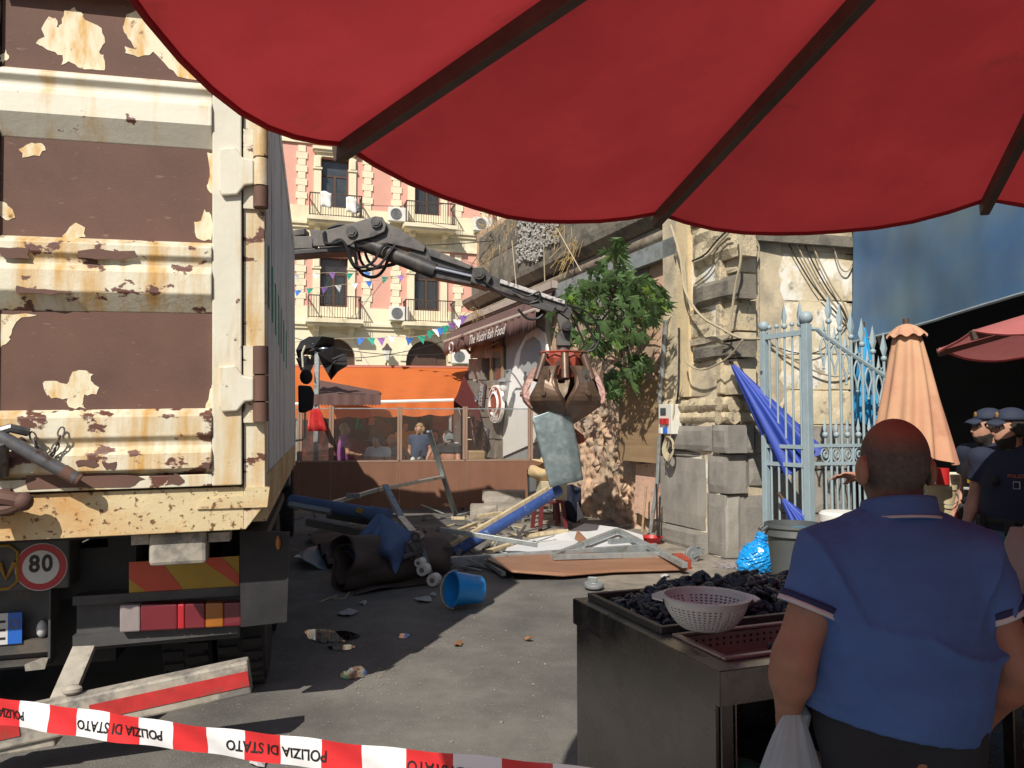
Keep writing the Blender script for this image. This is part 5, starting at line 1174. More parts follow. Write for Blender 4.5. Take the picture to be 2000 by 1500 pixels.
b=MB(); b.grid(lambda u,v:br_.lerp(tr2,v)+Vector((.55*u*(1-v)+.1*u,.2*u,-.5*u*(1-v)-.05*math.sin(8*v))),8,10); b.build('side_cloth',m_dred,oa,True,recalc=False)
for i,u in enumerate((.02,.98)):
    p=bl_.lerp(br_,u); b=MB(); b.cyl((p.x,.02,0),(p.x,.02,p.z),.035,n=8); b.build('post',m_galv,oa,True)
# dark stall interior
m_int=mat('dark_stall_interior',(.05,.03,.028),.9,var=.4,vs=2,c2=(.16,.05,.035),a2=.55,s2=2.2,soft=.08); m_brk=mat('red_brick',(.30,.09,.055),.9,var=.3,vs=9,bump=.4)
st=root('market_stall','shadowy stall counter and back boards under the orange awning','stall',SB)
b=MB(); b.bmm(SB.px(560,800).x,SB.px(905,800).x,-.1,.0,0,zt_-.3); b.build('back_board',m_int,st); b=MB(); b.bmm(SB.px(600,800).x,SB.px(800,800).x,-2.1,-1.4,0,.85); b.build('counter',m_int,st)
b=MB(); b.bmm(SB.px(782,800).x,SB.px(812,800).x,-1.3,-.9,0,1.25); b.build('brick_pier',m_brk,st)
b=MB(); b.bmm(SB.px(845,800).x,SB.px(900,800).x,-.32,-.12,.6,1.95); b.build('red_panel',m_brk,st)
def hangc(u0,u1,v0,v1,D,m,lab):
    a=P(u0,v0,D);c_=P(u1,v1,D); b=MB(); b.grid(lambda s_,t_:(a.x+(c_.x-a.x)*s_,D+.04*math.sin(s_*9+t_*3),a.z+(c_.z-a.z)*t_),8,6); b.build('hanging_cloth',m,None,True,solid=.006,recalc=False,label=lab,cat='cloth',group='cloths hung under the orange awning')
hangc(695,706,818,838,17.3,mat('green_cloth',(.02,.35,.1),.8),'bright green cloth hung under the orange awning'); hangc(720,731,816,830,17.4,mat('peach_cloth',(.6,.25,.14),.8),'peach cloth hung beside the green one')
fz=root('white_cabinet','tall white cabinet at the right end of the stall','cabinet',SA); a=SA.px(887,796,.6);c_=SA.px(899,868,.6)
b=MB(); b.bmm(a.x,c_.x,.5,.9,.75,a.z); b.build('upper_case',m_white,fz,bevel=.02); b=MB(); b.bmm(a.x-.12,c_.x+.05,.35,.95,0,.74); b.build('lower_case',m_white,fz,bevel=.02)
# scooter behind the fence
sc=root('scooter','dark scooter with a pale top box parked behind the glass','scooter',pos(868,0,16.3,100))
for y in(-.6,.6):
    wl=obj('wheel',None,sc,M=Matrix.Translation((0,y,.25))); RM=Matrix(((0,0,1),(1,0,0),(0,1,0)))
    b=MB(); b.lathe([(.16,-.05),(.24,-.04),(.25,0),(.24,.04),(.16,.05)],20,M=RM); b.build('tyre',m_tyre,wl,True); b=MB(); b.lathe([(.02,-.03),(.16,-.03),(.16,.03),(.02,.03)],14,M=RM); b.build('rim',m_galv,wl,True)
b=MB(); b.prism([(-.75,.5),(-.2,.45),(.1,.3),(.4,.3),(.6,.95),(.5,1.0),(.3,.5),(0,.6),(-.1,.78),(-.8,.8)],-.15,.15); b.v=[(y,x,z) for x,y,z in b.v]; b.build('fairing',m_cab,sc,bevel=.03)
b=MB(); b.cyl((0,.55,.9),(0,.5,1.1),.03); b.cyl((-.32,.48,1.1),(.32,.48,1.1),.018); b.build('handlebar',m_black,sc,True); b=MB(); b.sphere((0,.66,.9),.1,12,(1,.6,.8)); b.build('headlight',m_signw,sc,True)
b=MB(); b.bmm(-.17,.17,-.85,-.5,.84,1.1); b.build('top_box',m_ply,sc,bevel=.03)
# brown fringed awning, white post with black torn awning
LA=Fr((P(680,825,15.6).x,15.6,0),6)
la=root('fringed_awning','small dark brown awning with a fringe in front of the orange one','awning',LA)
q=lambda u,v,y:LA.px(u,v,y)
b=MB(); b.grid(lambda u,v:q(622,742,.9).lerp(q(742,764,.9),u).lerp(q(612,770,-.5).lerp(q(744,770,-.5),u),v)-Vector((0,0,.06*math.sin(math.pi*v))),14,8); b.build('cloth',m_brn,la,True,recalc=False)
b=MB(); vs=[]
for i in range(41):
    p=q(612,770,-.5).lerp(q(744,770,-.5),i/40); vs+=[(p.x,p.y,p.z),(p.x,p.y-.02*math.sin(i),p.z-.2-.03*(i%2))]
b.add(vs,[(2*i,2*i+1,2*i+3,2*i+2) for i in range(40)]); b.build('fringe',m_brn,la,True,recalc=False)
b=MB(); b.beam(q(615,772,-.3),q(700,790,-.2),.05,.05); b.beam(q(700,790,-.2),q(744,768,-.5),.04,.04); b.build('arm',m_ribw,la)
PW=Fr((P(618,825,15.1).x,15.1,0),0); pw=root('awning_post','pale steel post carrying a torn black awning by the truck cab','post',PW)
b=MB(); zt3=PW.px(618,672).z; b.bmm(-.045,.045,-.045,.045,0,zt3); b.build('shaft',m_galv,pw,bevel=.005); b=MB(); b.lathe([(.13,0),(.04,.09),(.01,.1)],4,(0,0,zt3)); b.build('cap',m_galv,pw)
for u in(605,632):
    b=MB(); b.sphere(PW.px(u,681,-.1),.12,12,(1,.4,.35)); b.build('floodlight',m_chr,pw,True)
m_bkc=mat('torn_black_cloth',(.015,.014,.015),.7,var=.3)
def tc_(pts,y0,y1,nm='black_cloth'):
    """ragged cloth hung over arms, folded in depth"""
    n=len(pts); c=[sum(p[0] for p in pts)/n,sum(p[1] for p in pts)/n]
    vs=[PW.px(c[0],c[1],(y0+y1)/2-.12)]+[PW.px(u,v,y0+(y1-y0)*((i*37)%11)/10) for i,(u,v) in enumerate(pts)]
    b=MB(); b.add(vs,[(0,1+i,1+(i+1)%n) for i in range(n)]); b.build(nm,m_bkc,pw,False,solid=.02,recalc=False)
tc_([(578,684),(586,668),(604,658),(628,657),(652,660),(652,676),(640,690),(620,694),(596,692),(582,700)],-.3,.3)
tc_([(620,690),(650,676),(675,690),(678,714),(660,726),(646,742),(640,730),(630,712)],-.5,.2); tc_([(578,700),(600,694),(612,712),(606,728),(588,724)],-.3,.1)
b=MB(); b.beam(PW.px(624,712,-.1),PW.px(672,692,-.4),.03,.03); b.beam(PW.px(640,724,-.1),PW.px(655,705,-.3),.025,.025); b.build('awning_arm',m_dgrey,pw)
b=MB(); b.grid(lambda u,v:P(606+u*18,800+v*4-u*3,14.4).lerp(P(600+u*40,822+v*20,14.2),v)+Vector((0,.05*math.sin(u*12),0)),8,4); b.build('red_cloth',m_red,None,True,solid=.01,recalc=False,label='small red cloth hanging left of the fence posts',cat='cloth')
# ================================================================ demolition debris
m_blc=mat('faded_blue_cloth',(.085,.15,.30),.85,var=.2,vs=3,bump=.15,bs=30,c2=(.10,.16,.30),a2=.6,s2=4); m_brt=mat('brown_tarp',(.10,.075,.065),.8,var=.2,vs=3,bump=.1,bs=40)
m_wood2=mat('pale_timber',(.52,.43,.28),.75,var=.15,vs=5,c2=(.4,.31,.19),a2=.55,s2=6,st2=(5,1,1)); m_lam=m_lam
m_blp=mat('blue_painted_pole',(.03,.07,.24),.5,var=.25,vs=9,c2=(.15,.2,.33),a2=.64,s2=12); m_pnl=mat('white_laminate',(.62,.64,.66),.45,var=.06,vs=2)
m_brp=mat('brown_laminate',(.28,.145,.085),.5,var=.15,vs=2,c2=(.20,.10,.06),a2=.55,s2=2.5,st2=(.6,4,1),soft=.15)
m_bucket=mat('bright_blue_plastic',(.015,.28,.75),.35,var=.08,vs=6); m_conc=mat('concrete',(.30,.27,.23),.9,var=.2,bump=.4,bs=30)
m_redp=mat('red_plastic',(.42,.02,.02),.4,var=.1); m_dpl=mat('dark_plastic',(.03,.03,.033),.45,var=.1)
def bars(name,label,cat,segs,m,w_=.05,h_=.05,group=None):
    t=root(name,label,cat,Matrix.Identity(4),group); out=[]
    for i,(a,c_) in enumerate(segs):
        b=MB(); b.beam(a,c_,w_,h_); out.append(b.build('tube',m,t,bevel=.004))
    return t
def caster(M,label,r=.085,tilt=None):
    t=root('caster_wheel',label,'wheel',M,'castor wheels torn off the stalls')
    b=MB(); RM=Matrix(((0,0,1),(1,0,0),(0,1,0))); b.lathe([(r*.62,-.02),(r*.95,-.02),(r,-.01),(r,.01),(r*.95,.02),(r*.62,.02)],22,M=RM); b.build('tyre',m_grey,t,True)
    b=MB(); b.lathe([(.012,-.03),(.03,-.024),(r*.62,-.015),(r*.62,.015),(.03,.024),(.012,.03)],18,M=RM); b.build('hub',m_galv,t,True)
    b=MB(); 
    for s_ in(-.034,.034): b.prism([(-.03,-.02),(.03,-.02),(.06,r*1.25),(-.02,r*1.25)],s_-.003,s_+.003)
    b.v=[(y,x,z) for x,y,z in b.v]; b.bmm(-.045,.045,-.03,.07,r*1.25,r*1.25+.008); b.build('fork',m_galv,t); return t
# standing bent frame by the fence
fb_=G(890,1006); ft_=P(838,842,12.9); D1=fb_.y
jn=fb_.lerp(ft_,.48)
bars('metal_trestle','bent galvanised frame leaning up against the brown fence','frame',[(fb_,ft_),(jn,P(735,957,11.6)),(P(735,957,11.6),P(588,1000,10.6)),(P(752,948,11.7),P(796,1035,10.8))],m_galv,.085,.05)
b=MB(); a=P(690,968,11.1); b.box(a,(.2,.03,.07),(0,0,-.1)); [b.box(a+Vector((-.07+.045*i,-.025,.0)),(.018,.03,.05)) for i in range(4)]; b.build('clip_bracket',m_galv,None,label='slotted clip bracket on the diagonal tube of the bent frame',cat='bracket')
caster(Matrix.Translation(P(876,855,12.7))@Matrix.Rotation(R(60),4,'Z')@Matrix.Rotation(R(90),4,'X'),'castor wheel near the top of the leaning frame')
caster(Matrix.Translation(G(905,995)+Vector((0,0,.09)))@Matrix.Rotation(R(70),4,'Z')@Matrix.Rotation(R(80),4,'X'),'castor wheel on the ground at the foot of the leaning frame')
# awning roll
t=root('awning_roll','blue rolled awning lying beside the truck','awning roll',Matrix.Identity(4)); A=P(570,978,10.6);Bb=P(722,1003,9.9)
b=MB(); b.cyl(A,Bb,.085,n=18); b.build('rolled_cloth',m_blc,t,True); b=MB(); b.cyl(A+Vector((0,-.1,-.04)),A.lerp(Bb,.55)+Vector((0,-.1,-.05)),.045,n=4); b.build('cassette_rail',m_galv,t); b=MB(); b.cyl(Bb,Bb+(Bb-A).normalized()*.3,.1,.1,n=16); b.build('end_drum',m_blc,t,True)
b=MB(); b.bmm(-.06,.06,-.005,.005,-.06,.06); b.box(Bb-(Bb-A).normalized()*.1+Vector((0,-.088,.02)),(.16,.01,.06),(0,R(25),0)); b.v=b.v[8:]; b.f=[[i-8 for i in f] for f in b.f[6:]]; b.m=[0]*6; b.build('yellow_label',m_yel,t)
# brown tarp roll with open mouth
O=G(668,1152); ax=Vector((.66,.75,0)).normalized(); sdv=Vector((ax.y,-ax.x,0))
t=root('rolled_tarp','heap of rolled brown tarpaulin with folded open end, beside the truck','tarpaulin',Matrix.Identity(4))
def roll(u,v):
    th=u*2*math.pi*2.15; r=(.31-.10*u)*(1+.13*math.sin(th*1.5+v*2)+.09*math.sin(th*3+v*7)+.05*math.sin(th*5-v*11)); L=1.25
    c=O+ax*(v*L)+Vector((0,0,.27-.06*v)); sq=.85
    p=c+sdv*(-r*math.cos(th))*1.05+Vector((0,0,1))*(r*math.sin(th)*sq)+ax*(.10*math.sin(th+1)*(1-v)); p.z=max(.012,p.z); return p
b=MB(); b.grid(roll,110,22); b.build('roll',m_brt,t,True,solid=.008,recalc=False,ang=180)
def flat(u,v):
    p=G(600,1052).lerp(G(770,1040),u).lerp(G(640,1112).lerp(G(800,1112),u),v); p.z=.05+.17*abs(nv(p,1.8,4))+.10*math.sin(math.pi*u)*math.sin(math.pi*v); return p
b=MB(); b.grid(flat,40,30); b.build('loose_sheet',m_brt,t,True,solid=.006,recalc=False,ang=180)
def flat2(u,v):
    p=G(690,1165).lerp(G(850,1140),u).lerp(G(720,1120).lerp(G(850,1112),u),v); p.z=.015+.08*abs(nv(p,2.2,9))*math.sin(math.pi*u); return p
b=MB(); b.grid(flat2,24,16); b.build('trailing_sheet',m_brt,t,True,solid=.006,recalc=False,ang=180)
# blue cloth draped on top
t=root('blue_cloth','faded blue awning cloth draped over the brown roll','cloth',Matrix.Identity(4))
def pl(c4,name,seed,dep=.1):
    a,b0,c0,d0=[P(*q) for q in c4]
    def f(u,v):
        p=a.lerp(b0,u).lerp(d0.lerp(c0,u),v); p.y-=dep*math.sin(math.pi*u)*math.sin(math.pi*v)*1.2+.04*math.sin(u*6+v*4+seed); p.z+=.03*math.sin(u*9+seed)*v; return p
    b=MB(); b.grid(f,20,20); b.build(name,m_blc,t,True,solid=.008,recalc=False,ang=180)
pl([(738,1003,8.6),(752,1006,8.5),(738,1102,7.95),(672,1084,8.05)],'fold',1,.12)
pl([(745,1004,8.5),(808,1042,8.35),(772,1118,7.85),(728,1062,8.1)],'fold',2,.2)
pl([(738,1010,8.55),(752,1008,8.5),(732,1112,7.98),(722,1095,8.0)],'fold',3,.02)
# mechanism with rollers
t=root('awning_gear','torn-off awning gear with brackets and white rollers','mechanism',Matrix.Identity(4))
for i,(u,v,r_) in enumerate(((825,1112,.06),(845,1132,.062),(812,1048,.055),(818,1098,.045))):
    c=P(u,v,8.05); b=MB(); b.cyl(c+Vector((.0,-.05,0)),c+Vector((.03,.06,0)),r_,n=20); b.build('roller',m_white if i!=2 else m_bolt,t,True); b=MB(); b.cyl(c+Vector((-.002,-.056,0)),c+Vector((0,-.051,0)),r_*.45,n=12); b.build('roller_hub',m_grey,t,True)
for i,(u,v,sx_,sz_) in enumerate(((812,1062,.13,.12),(806,1080,.22,.05),(800,1072,.1,.16),(818,1086,.1,.1),(812,1095,.16,.04))):
    b=MB(); b.box(P(u,v,8.12+.03*i),(sx_,.09,sz_),(0,.3*(i-2),.3)); b.build('bracket',m_bolt,t,bevel=.008)
b=MB(); b.beam(P(812,1040,8.3),P(840,1125,8.1),.06,.05); b.build('arm',m_bolt,t)
bars('steel_tube','pale square tube slanting from the blue cloth to the gear','tube',[(P(783,1012,9.4),P(806,1040,8.9))],m_galv,.09,.05)
bars('steel_tube','open-ended dark square tube behind the awning gear','tube',[(P(836,1042,9.2),P(876,1078,8.6))],m_dgrey,.12,.11)
bars('steel_tube','thin grey tube lying from gear to white panel','tube',[(P(860,1034,9.7),P(1050,1064,9.6))],m_galv,.05,.06)
bars('steel_tube','long galvanised tube along the front of the white panel','tube',[(G(838,1112)+Vector((0,0,.07)),P(1282,1070,9.7))],m_galv,.05,.11)
bars('steel_tube','short grey tube at the left end of the brown panel','tube',[(P(950,1096,9.0),P(984,1121,8.45))],m_galv,.05,.05)
bars('steel_tube','bent dark bar behind the rolled awning','tube',[(P(640,1005,10.4),P(790,1030,9.8)),(P(600,1020,10.2),P(760,1052,9.3))],m_dgrey,.06,.09)
# blue pole with timber batten
t=root('painted_pole','blue pole with a cream timber batten propped on the stool','pole',Matrix.Identity(4)); A=G(884,1089)+Vector((0,0,.05));Bb=P(1092,957,10.9)
b=MB(); b.cyl(A,Bb,.075,n=16); b.build('pole',m_blp,t,True); b=MB(); off=Vector((-.07,-.02,.075)); b.beam(A+off,A.lerp(Bb,.93)+off,.06,.05); b.build('batten',m_wood2,t)
for i,(a,c_,wd) in enumerate((((1025,1046,10.7),(1108,1036,10.9),.09),((950,1078,9.9),(1000,1062,10.3),.08),((935,1008,13),(1035,992,13.6),.1),((882,1012,12.6),(908,1012,12.6),.07),((890,960+78,11.3),(930,1022,11.9),.06))):
    b=MB(); a=P(*a);c_=P(*c_); a.z=max(a.z,.03);c_.z=max(c_.z,.03); b.beam(a,c_,wd,.045); b.build('timber_batten',m_wood2,None,bevel=.004,label=('cream timber batten behind the white panel','cream timber end under the blue pole','thin timber lying against the concrete step','short timber offcut near the leaning frame','splintered timber offcut left of the blue pole')[i],cat='timber',group='timber pieces on the ground')
# white panel, frame, warped brown panel
hz=lambda u,v,z:G(u,v,z)
b=MB(); pts=[hz(u,v,z) for u,v,z in((982,1082,.06),(990,1070,.07),(1040,1052,.09),(1105,1040,.16),(1142,1022,.2),(1205,1030,.16),(1255,1045,.12),(1262,1076,.08),(1150,1085,.06),(1050,1084,.05))]
cen=sum(pts,Vector())/len(pts); b.add([cen]+pts+[cen-Vector((0,0,.02))]+[p-Vector((0,0,.02)) for p in pts],[(0,1+i,1+(i+1)%10) for i in range(10)]+[(11,12+(i+1)%10,12+i) for i in range(10)]+[(1+i,12+i,12+(i+1)%10,1+(i+1)%10) for i in range(10)]); b.build('laminate_board',m_pnl,None,label='big white laminate panel lying flat under the grapple',cat='panel')
b=MB(); b.slab([P(1122,1052,10.2),P(1128,1034,10.3),P(1153,1060,10.0),P(1148,1068,9.9)],.012); b.build('brown_offcut',m_brp,None,label='small brown bent offcut on the white panel',cat='offcut')
bars('stall_trestle','triangular aluminium frame lying on the white panel','frame',[(hz(1206,1036,.2),hz(1338,1104,.12)),(hz(1206,1036,.2),hz(1080,1086,.12)),(hz(1080,1088,.14),hz(1300,1082,.12)),(hz(1190,1058,.19),hz(1240,1054,.18))],m_galv,.07,.06)
bars('steel_tube','brown-capped tube end of the triangular frame','tube end',[(P(1322,1090,9.2),P(1340,1103,8.95))],m_grr,.13,.12)
FR=[P(950,1092,8.9),P(1000,1117,8.3),P(1100,1125,8.35),P(1200,1117,8.6),P(1342,1113,8.75)]; BK=[P(952,1090,9.2),P(1000,1084,9.3),P(1130,1078,9.5),P(1220,1082,9.4),P(1302,1086,9.3)]
def wp(u,v):
    i=min(3,int(u*4)); f=u*4-i; return FR[i].lerp(FR[i+1],f).lerp(BK[i].lerp(BK[i+1],f),v)
b=MB(); b.grid(wp,32,8); b.build('warped_panel',m_brp,None,True,solid=.018,recalc=False,label='warped brown laminate panel in front of the white one',cat='panel')
caster(Matrix.Translation(G(1352,1098)+Vector((0,0,.09)))@Matrix.Rotation(R(-65),4,'Z')@Matrix.Rotation(R(-60),4,'X'),'castor wheel with grey tyre at the corner of the brown panel',.1)
caster(Matrix.Translation(G(1160,1152)+Vector((0,0,.05)))@Matrix.Rotation(R(80),4,'Z')@Matrix.Rotation(R(85),4,'Y'),'bright metal castor lying behind the mussel counter',.1)
# chair, stool and things on it, concrete step
t=root('plastic_chair','dark plastic chair against the wall behind the red stool','chair',Matrix.Translation(G(1062,1020))@Matrix.Rotation(R(8),4,'Z'))
b=MB(); b.grid(lambda u,v:(-.24+.48*u,.2+.10*v-.04*math.sin(math.pi*u),.45+.42*v+.03*math.sin(math.pi*u)),10,8); b.build('backrest',m_dpl,t,True,solid=.02,recalc=False); b=MB(); b.bmm(-.24,.24,-.2,.22,.42,.45); b.build('seat',m_dpl,t,bevel=.01)
for sx_ in(-.21,.21):
    for sy_ in(-.18,.2):
        b=MB(); b.beam((sx_*1.1,sy_*1.1,0),(sx_,sy_,.43),.04,.04); b.build('leg',m_dpl,t)
t=root('red_stool','dark red plastic stool under the bundle','stool',Matrix.Translation(G(1072,1034))@Matrix.Rotation(R(15),4,'Z')); m_dr=mat('dark_red_plastic',(.13,.02,.025),.5)
b=MB(); b.bmm(-.2,.2,-.2,.2,.43,.47); b.build('seat',m_dr,t,bevel=.012)
for sx_ in(-.17,.17):
    for sy_ in(-.17,.17):
        b=MB(); b.beam((sx_*1.25,sy_*1.25,0),(sx_,sy_,.43),.055,.055); b.build('leg',m_dr,t)
q=G(1072,1034); 
b=MB(); b.bmm(-.2,.22,-.16,.2,0,.3); b.build('cardboard_box',mat('cream_box',(.5,.44,.3),.8),None,bevel=.01,M=Matrix.Translation(q+Vector((.04,0,.473)))@Matrix.Rotation(R(12),4,'Z'),label='cream box standing on the red stool',cat='box')
sdf_obj('cloth_bundle',lambda p:sd_ell(p,(0,0,.13),(.3,.2,.13))+.02*np.sin(p[:,0]*25+p[:,2]*18)+.015*np.sin(p[:,1]*30),(-.4,-.3,-.05),(.4,.3,.35),.018,mat('beige_cloth',(.50,.36,.2),.9,c2=(.3,.33,.24),a2=.56,s2=3),None,M=Matrix.Translation(q+Vector((-.05,-.02,.775))),label='beige and green cloth bundle heaped on the cream box',cat='cloth')
b=MB(); b.lathe([(.02,.07),(.1,.06),(.13,.0),(.24,-.015),(.25,-.02)],24); b.build('straw_hat',mat('straw',(.55,.44,.24),.8,bump=.4,bs=90),None,True,solid=.008,recalc=False,M=Matrix.Translation(q+Vector((-.02,-.05,1.08)))@Matrix.Rotation(R(12),4,'Y'),label='round straw hat with green tint on top of the bundle',cat='hat')
b=MB(); a=G(1118,1022); b.grid(lambda u,v:(a.x-.12+.26*u,a.y+.1+.06*math.sin(u*8+v*3),.0+.62*v+.03*math.sin(u*5)),10,10); b.build('dark_jacket',m_navy,None,True,solid=.04,recalc=False,label='dark blue jacket hanging beside the stool',cat='jacket')
b=MB(); a=G(1128,1020); b.add([(a.x-.02,a.y-.1,.02),(a.x+.1,a.y-.08,.1),(a.x+.0,a.y-.05,.35),(a.x-.01,a.y-.02,.02),(a.x+.11,a.y,.1)],[(0,1,2),(3,2,4),(0,2,3),(1,4,2),(0,3,4,1)]); b.build('white_offcut',m_pnl,None,label='white triangular offcut beside the dark jacket',cat='offcut')
t=root('concrete_step','grey concrete kerb blocks at the foot of the fence','step',Matrix.Identity(4)); 
for i,(u0,u1,v0,v1,D) in enumerate(((942,1026,960,990,13.9),(918,970,988,1008,13.3),(972,1024,990,1010,13.2))):
    a=P(u0,v0,D);c_=P(u1,v1,D); rblk(a.x,c_.x,D,D+.4,0 if i else .0,max(a.z,.1),i,.02,.02).build('block',m_conc,t)
b=MB(); b.lathe([(.1,0),(.16,.1),(.175,.1),(.1,.01)],20,G(1272,1062)); b.build('red_bowl',m_redp,None,True,recalc=False,label='red plastic bowl at the foot of the pillar',cat='bowl')
wc=G(1212,1015); b=MB(); rd=random.Random(6)
for k in range(9):
    r_=rd.uniform(.16,.26); tl_=rd.uniform(-.25,.25); b.tube([(wc.x+.1*rd.random()-.05+r_*.8*math.cos(R(a)),wc.y-.08+tl_*.3*math.sin(R(a))+.02*k,.28+r_*1.05*math.sin(R(a))) for a in range(0,361,20)],.014,5)
b.build('wire_tangle',m_cabled,None,True,label='tangled coil of black wire against the rubble wall',cat='wire')
# blue bucket lying on its side
t=root('blue_bucket','bright blue bucket lying on its side on the asphalt','bucket',Matrix.Translation(G(912,1186)+Vector((0,.0,.165)))@Matrix.Rotation(R(30),4,'Z')@Matrix.Rotation(R(-83),4,'Y'))
b=MB(); b.lathe([(.001,-.14),(.115,-.14),(.125,-.13),(.158,.15),(.168,.15),(.168,.162),(.15,.162),(.118,-.125),(.001,-.13)],36); b.build('shell',m_bucket,t,True); b=MB(); b.tube([(.172*math.cos(R(a)),.172*math.sin(R(a))*.4-.03,.13+.12*math.sin(R(a))) for a in range(0,181,12)],.005,5); b.build('handle',m_galv,t,True)
# translucent blue sheet by the wheel
b=MB(); b.grid(lambda u,v:G(574,1098).lerp(G(632,1078),u).lerp(G(596,1116).lerp(G(640,1112),u),v)+Vector((0,0,.06+.06*math.sin(3*u+2*v))),10,6); b.build('plastic_sheet',mat('pale_blue_plastic',(.2,.28,.33),.35),None,True,solid=.004,recalc=False,label='pale blue plastic sheet beside the truck wheel',cat='plastic')
# litter
def litter(u,v,su,sv,m,lab,seed):
    rd=random.Random(seed); n=9; pts=[]
    for k in range(n):
        a=2*math.pi*k/n; j=rd.uniform(.6,1.2); p=G(u+su*j*math.cos(a),v+sv*j*math.sin(a)); pts.append((p.x,p.y,.008+rd.uniform(0,.03)))
    c=sum((Vector(p) for p in pts),Vector())/n; b=MB(); b.add([tuple(c+Vector((0,0,.02)))]+pts,[(0,1+i,1+(i+1)%n) for i in range(n)]); b.build('litter',m,None,solid=.003,recalc=False,label=lab,cat='litter',group='litter on the asphalt')
m_pap=mat('dirty_paper',(.42,.42,.42),.8,var=.2,vs=20); m_lf=mat('dead_leaf',(.25,.12,.05),.8)
litter(828,1174,20,5,m_pap,'crumpled clear wrapper left of the blue bucket',1); litter(678,1201,20,5,m_pap,'torn paper scrap by the large puddle',2); litter(710,1182,8,3,m_pap,'small white paper scrap below the brown tarp',3); litter(895,1262,9,4,m_lf,'dead brown leaf in the shade',4); litter(1032,1253,8,3,m_lf,'orange leaf near the counter',5); litter(845,1166,7,2,m_pap,'tiny paper scrap beside the bucket',6); litter(500,1497,22,8,m_pap,'pale scrap behind the police tape',7)
litter(930,1028,20,6,m_wood2,'yellow food scrap by the concrete step',8); litter(1300,1128,12,3,m_pap,'white scrap under the brown panel',9)
b=MB(); q=[G(622,1180),G(640,1172),G(660,1164),G(650,1172),G(672,1172),G(682,1160)]; b.tube([p+Vector((0,0,.012)) for p in q],.008,5); b.build('string_piece',m_rope,None,True,label='loose string on the ground in front of the brown tarp',cat='string')
b=MB(); rd=random.Random(8)
for k in range(900):
    u=rd.gauss(760,230); v=1000+abs(rd.gauss(120,130)); 
    if v>1480: continue
    p=G(u,v); s_=rd.uniform(.003,.008)*(1 if rd.random()<.95 else 1.8); b.box((p.x,p.y,.004+s_*.3),(s_*1.4,s_,s_*.7),(0,0,rd.uniform(0,3)))
for k in range(900):
    cu,cv,su,sv=((650,1248,70,22),(692,1318,45,18),(790,1240,60,16),(650,1275,60,18))[k%4]; p=G(rd.gauss(cu,su),rd.gauss(cv,sv)); s_=rd.uniform(.002,.006); b.box((p.x,p.y,.004+s_*.3),(s_*1.6,s_*1.2,s_*.7),(0,0,rd.uniform(0,3)))
b.build('grit',mat('grit',(.3,.27,.23),.9,var=.5,vs=40),None,kind='stuff',label='scattered grit and crumbs over the asphalt',cat='grit')

# splinters, shards and strips too small and tangled to count
def scraps(name,n,m,lab,seed,L0,L1,wd):
    rd=random.Random(seed); b=MB()
    for k in range(n):
        u=rd.gauss(900,150); v=rd.uniform(1004,1118); p=G(u,v); a=rd.uniform(0,math.pi); L=rd.uniform(L0,L1); d=Vector((math.cos(a),math.sin(a)*.8,rd.uniform(0,.25)))*L
        b.beam(p+Vector((0,0,.012)),p+d+Vector((0,0,.015)),wd*rd.uniform(.5,1.4),.012)
    b.build(name,m,None,kind='stuff',label=lab,cat='debris')
scraps('metal_scraps',45,m_galv,'bent metal strips strewn among the debris',1,.15,.7,.03); scraps('wood_splinters',60,m_wood2,'pale wood splinters strewn among the debris',2,.08,.35,.025); scraps('dark_scraps',60,m_dgrey,'dark broken strips strewn among the debris',3,.15,.6,.05)
# ================================================================ right-hand side
def closed_umb(name,label,A,B,r0,r1,m,n=10,deep=.28,seed=0,cap=None,poleto=None):
    """furled parasol from tip A to hem B"""
    A=Vector(A);B=Vector(B); d=(B-A).normalized(); x=d.cross(Vector((0,1,0.01))).normalized(); y=d.cross(x); L=(B-A).length
    t=root(name,label,'umbrella',Matrix.Identity(4)); rd=random.Random(seed); ph=[rd.uniform(-.3,.3) for _ in range(n)]
    def f(u,v):
        a=2*math.pi*u; k=u*n; i=int(k)%n; fr_=k-int(k); w_=(1-deep*(.4+.6*v)*(math.sin(math.pi*fr_)**2)*(1+ph[i])); r=(r0+(r1-r0)*v**.95)*w_
        return A+d*(L*v+.06*L*math.sin(3*a+seed)*v*v*.5)+x*r*math.cos(a+.4*v)+y*r*math.sin(a+.4*v)
    b=MB(); b.grid(f,n*8,16); b.build('furled_cloth',m,t,True,recalc=False,ang=70)
    if cap:
        b=MB(); b.grid(lambda u,v:A+d*(-.03+.1*v+.012*math.sin(2*math.pi*u*n)*v)+(x*math.cos(2*math.pi*u)+y*math.sin(2*math.pi*u))*(.015+(r0+.045)*v**.6),n*6,6); b.build('top_cap',m,t,True,recalc=False)
    b=MB(); b.cyl(A-d*.07,A+d*.02,.022,n=10); b.build('finial',m_ribw,t,True)
    e=Vector(poleto) if poleto else B+d*.3
    b=MB(); b.cyl(A,e,.02,n=10); b.build('pole',m_ribw,t,True)
    return t
m_bei=mat('faded_salmon_canvas',(.52,.25,.165),.85,var=.1,vs=3,bump=.1,c2=(.58,.37,.21),a2=.52,s2=1.1,soft=.15,c3=(.42,.2,.13),a3=.66,s3=5,soft3=.1)
uD=5.9; ub=P(1785,905,uD)
t=closed_umb('furled_parasol','furled salmon parasol with scalloped cap in front of the gate',P(1770,640,uD),P(1784,900,uD),.085,.31,m_bei,10,.22,1,cap=True,poleto=(ub.x,ub.y,.05))
b=MB(); b.lathe([(.24,0),(.24,.06),(.05,.12)],18,(ub.x,ub.y,0)); b.build('base',m_grey,t,True)
m_bl=mat('blue_parasol_cloth',(.025,.06,.36),.55,var=.12,vs=4,bump=.1)
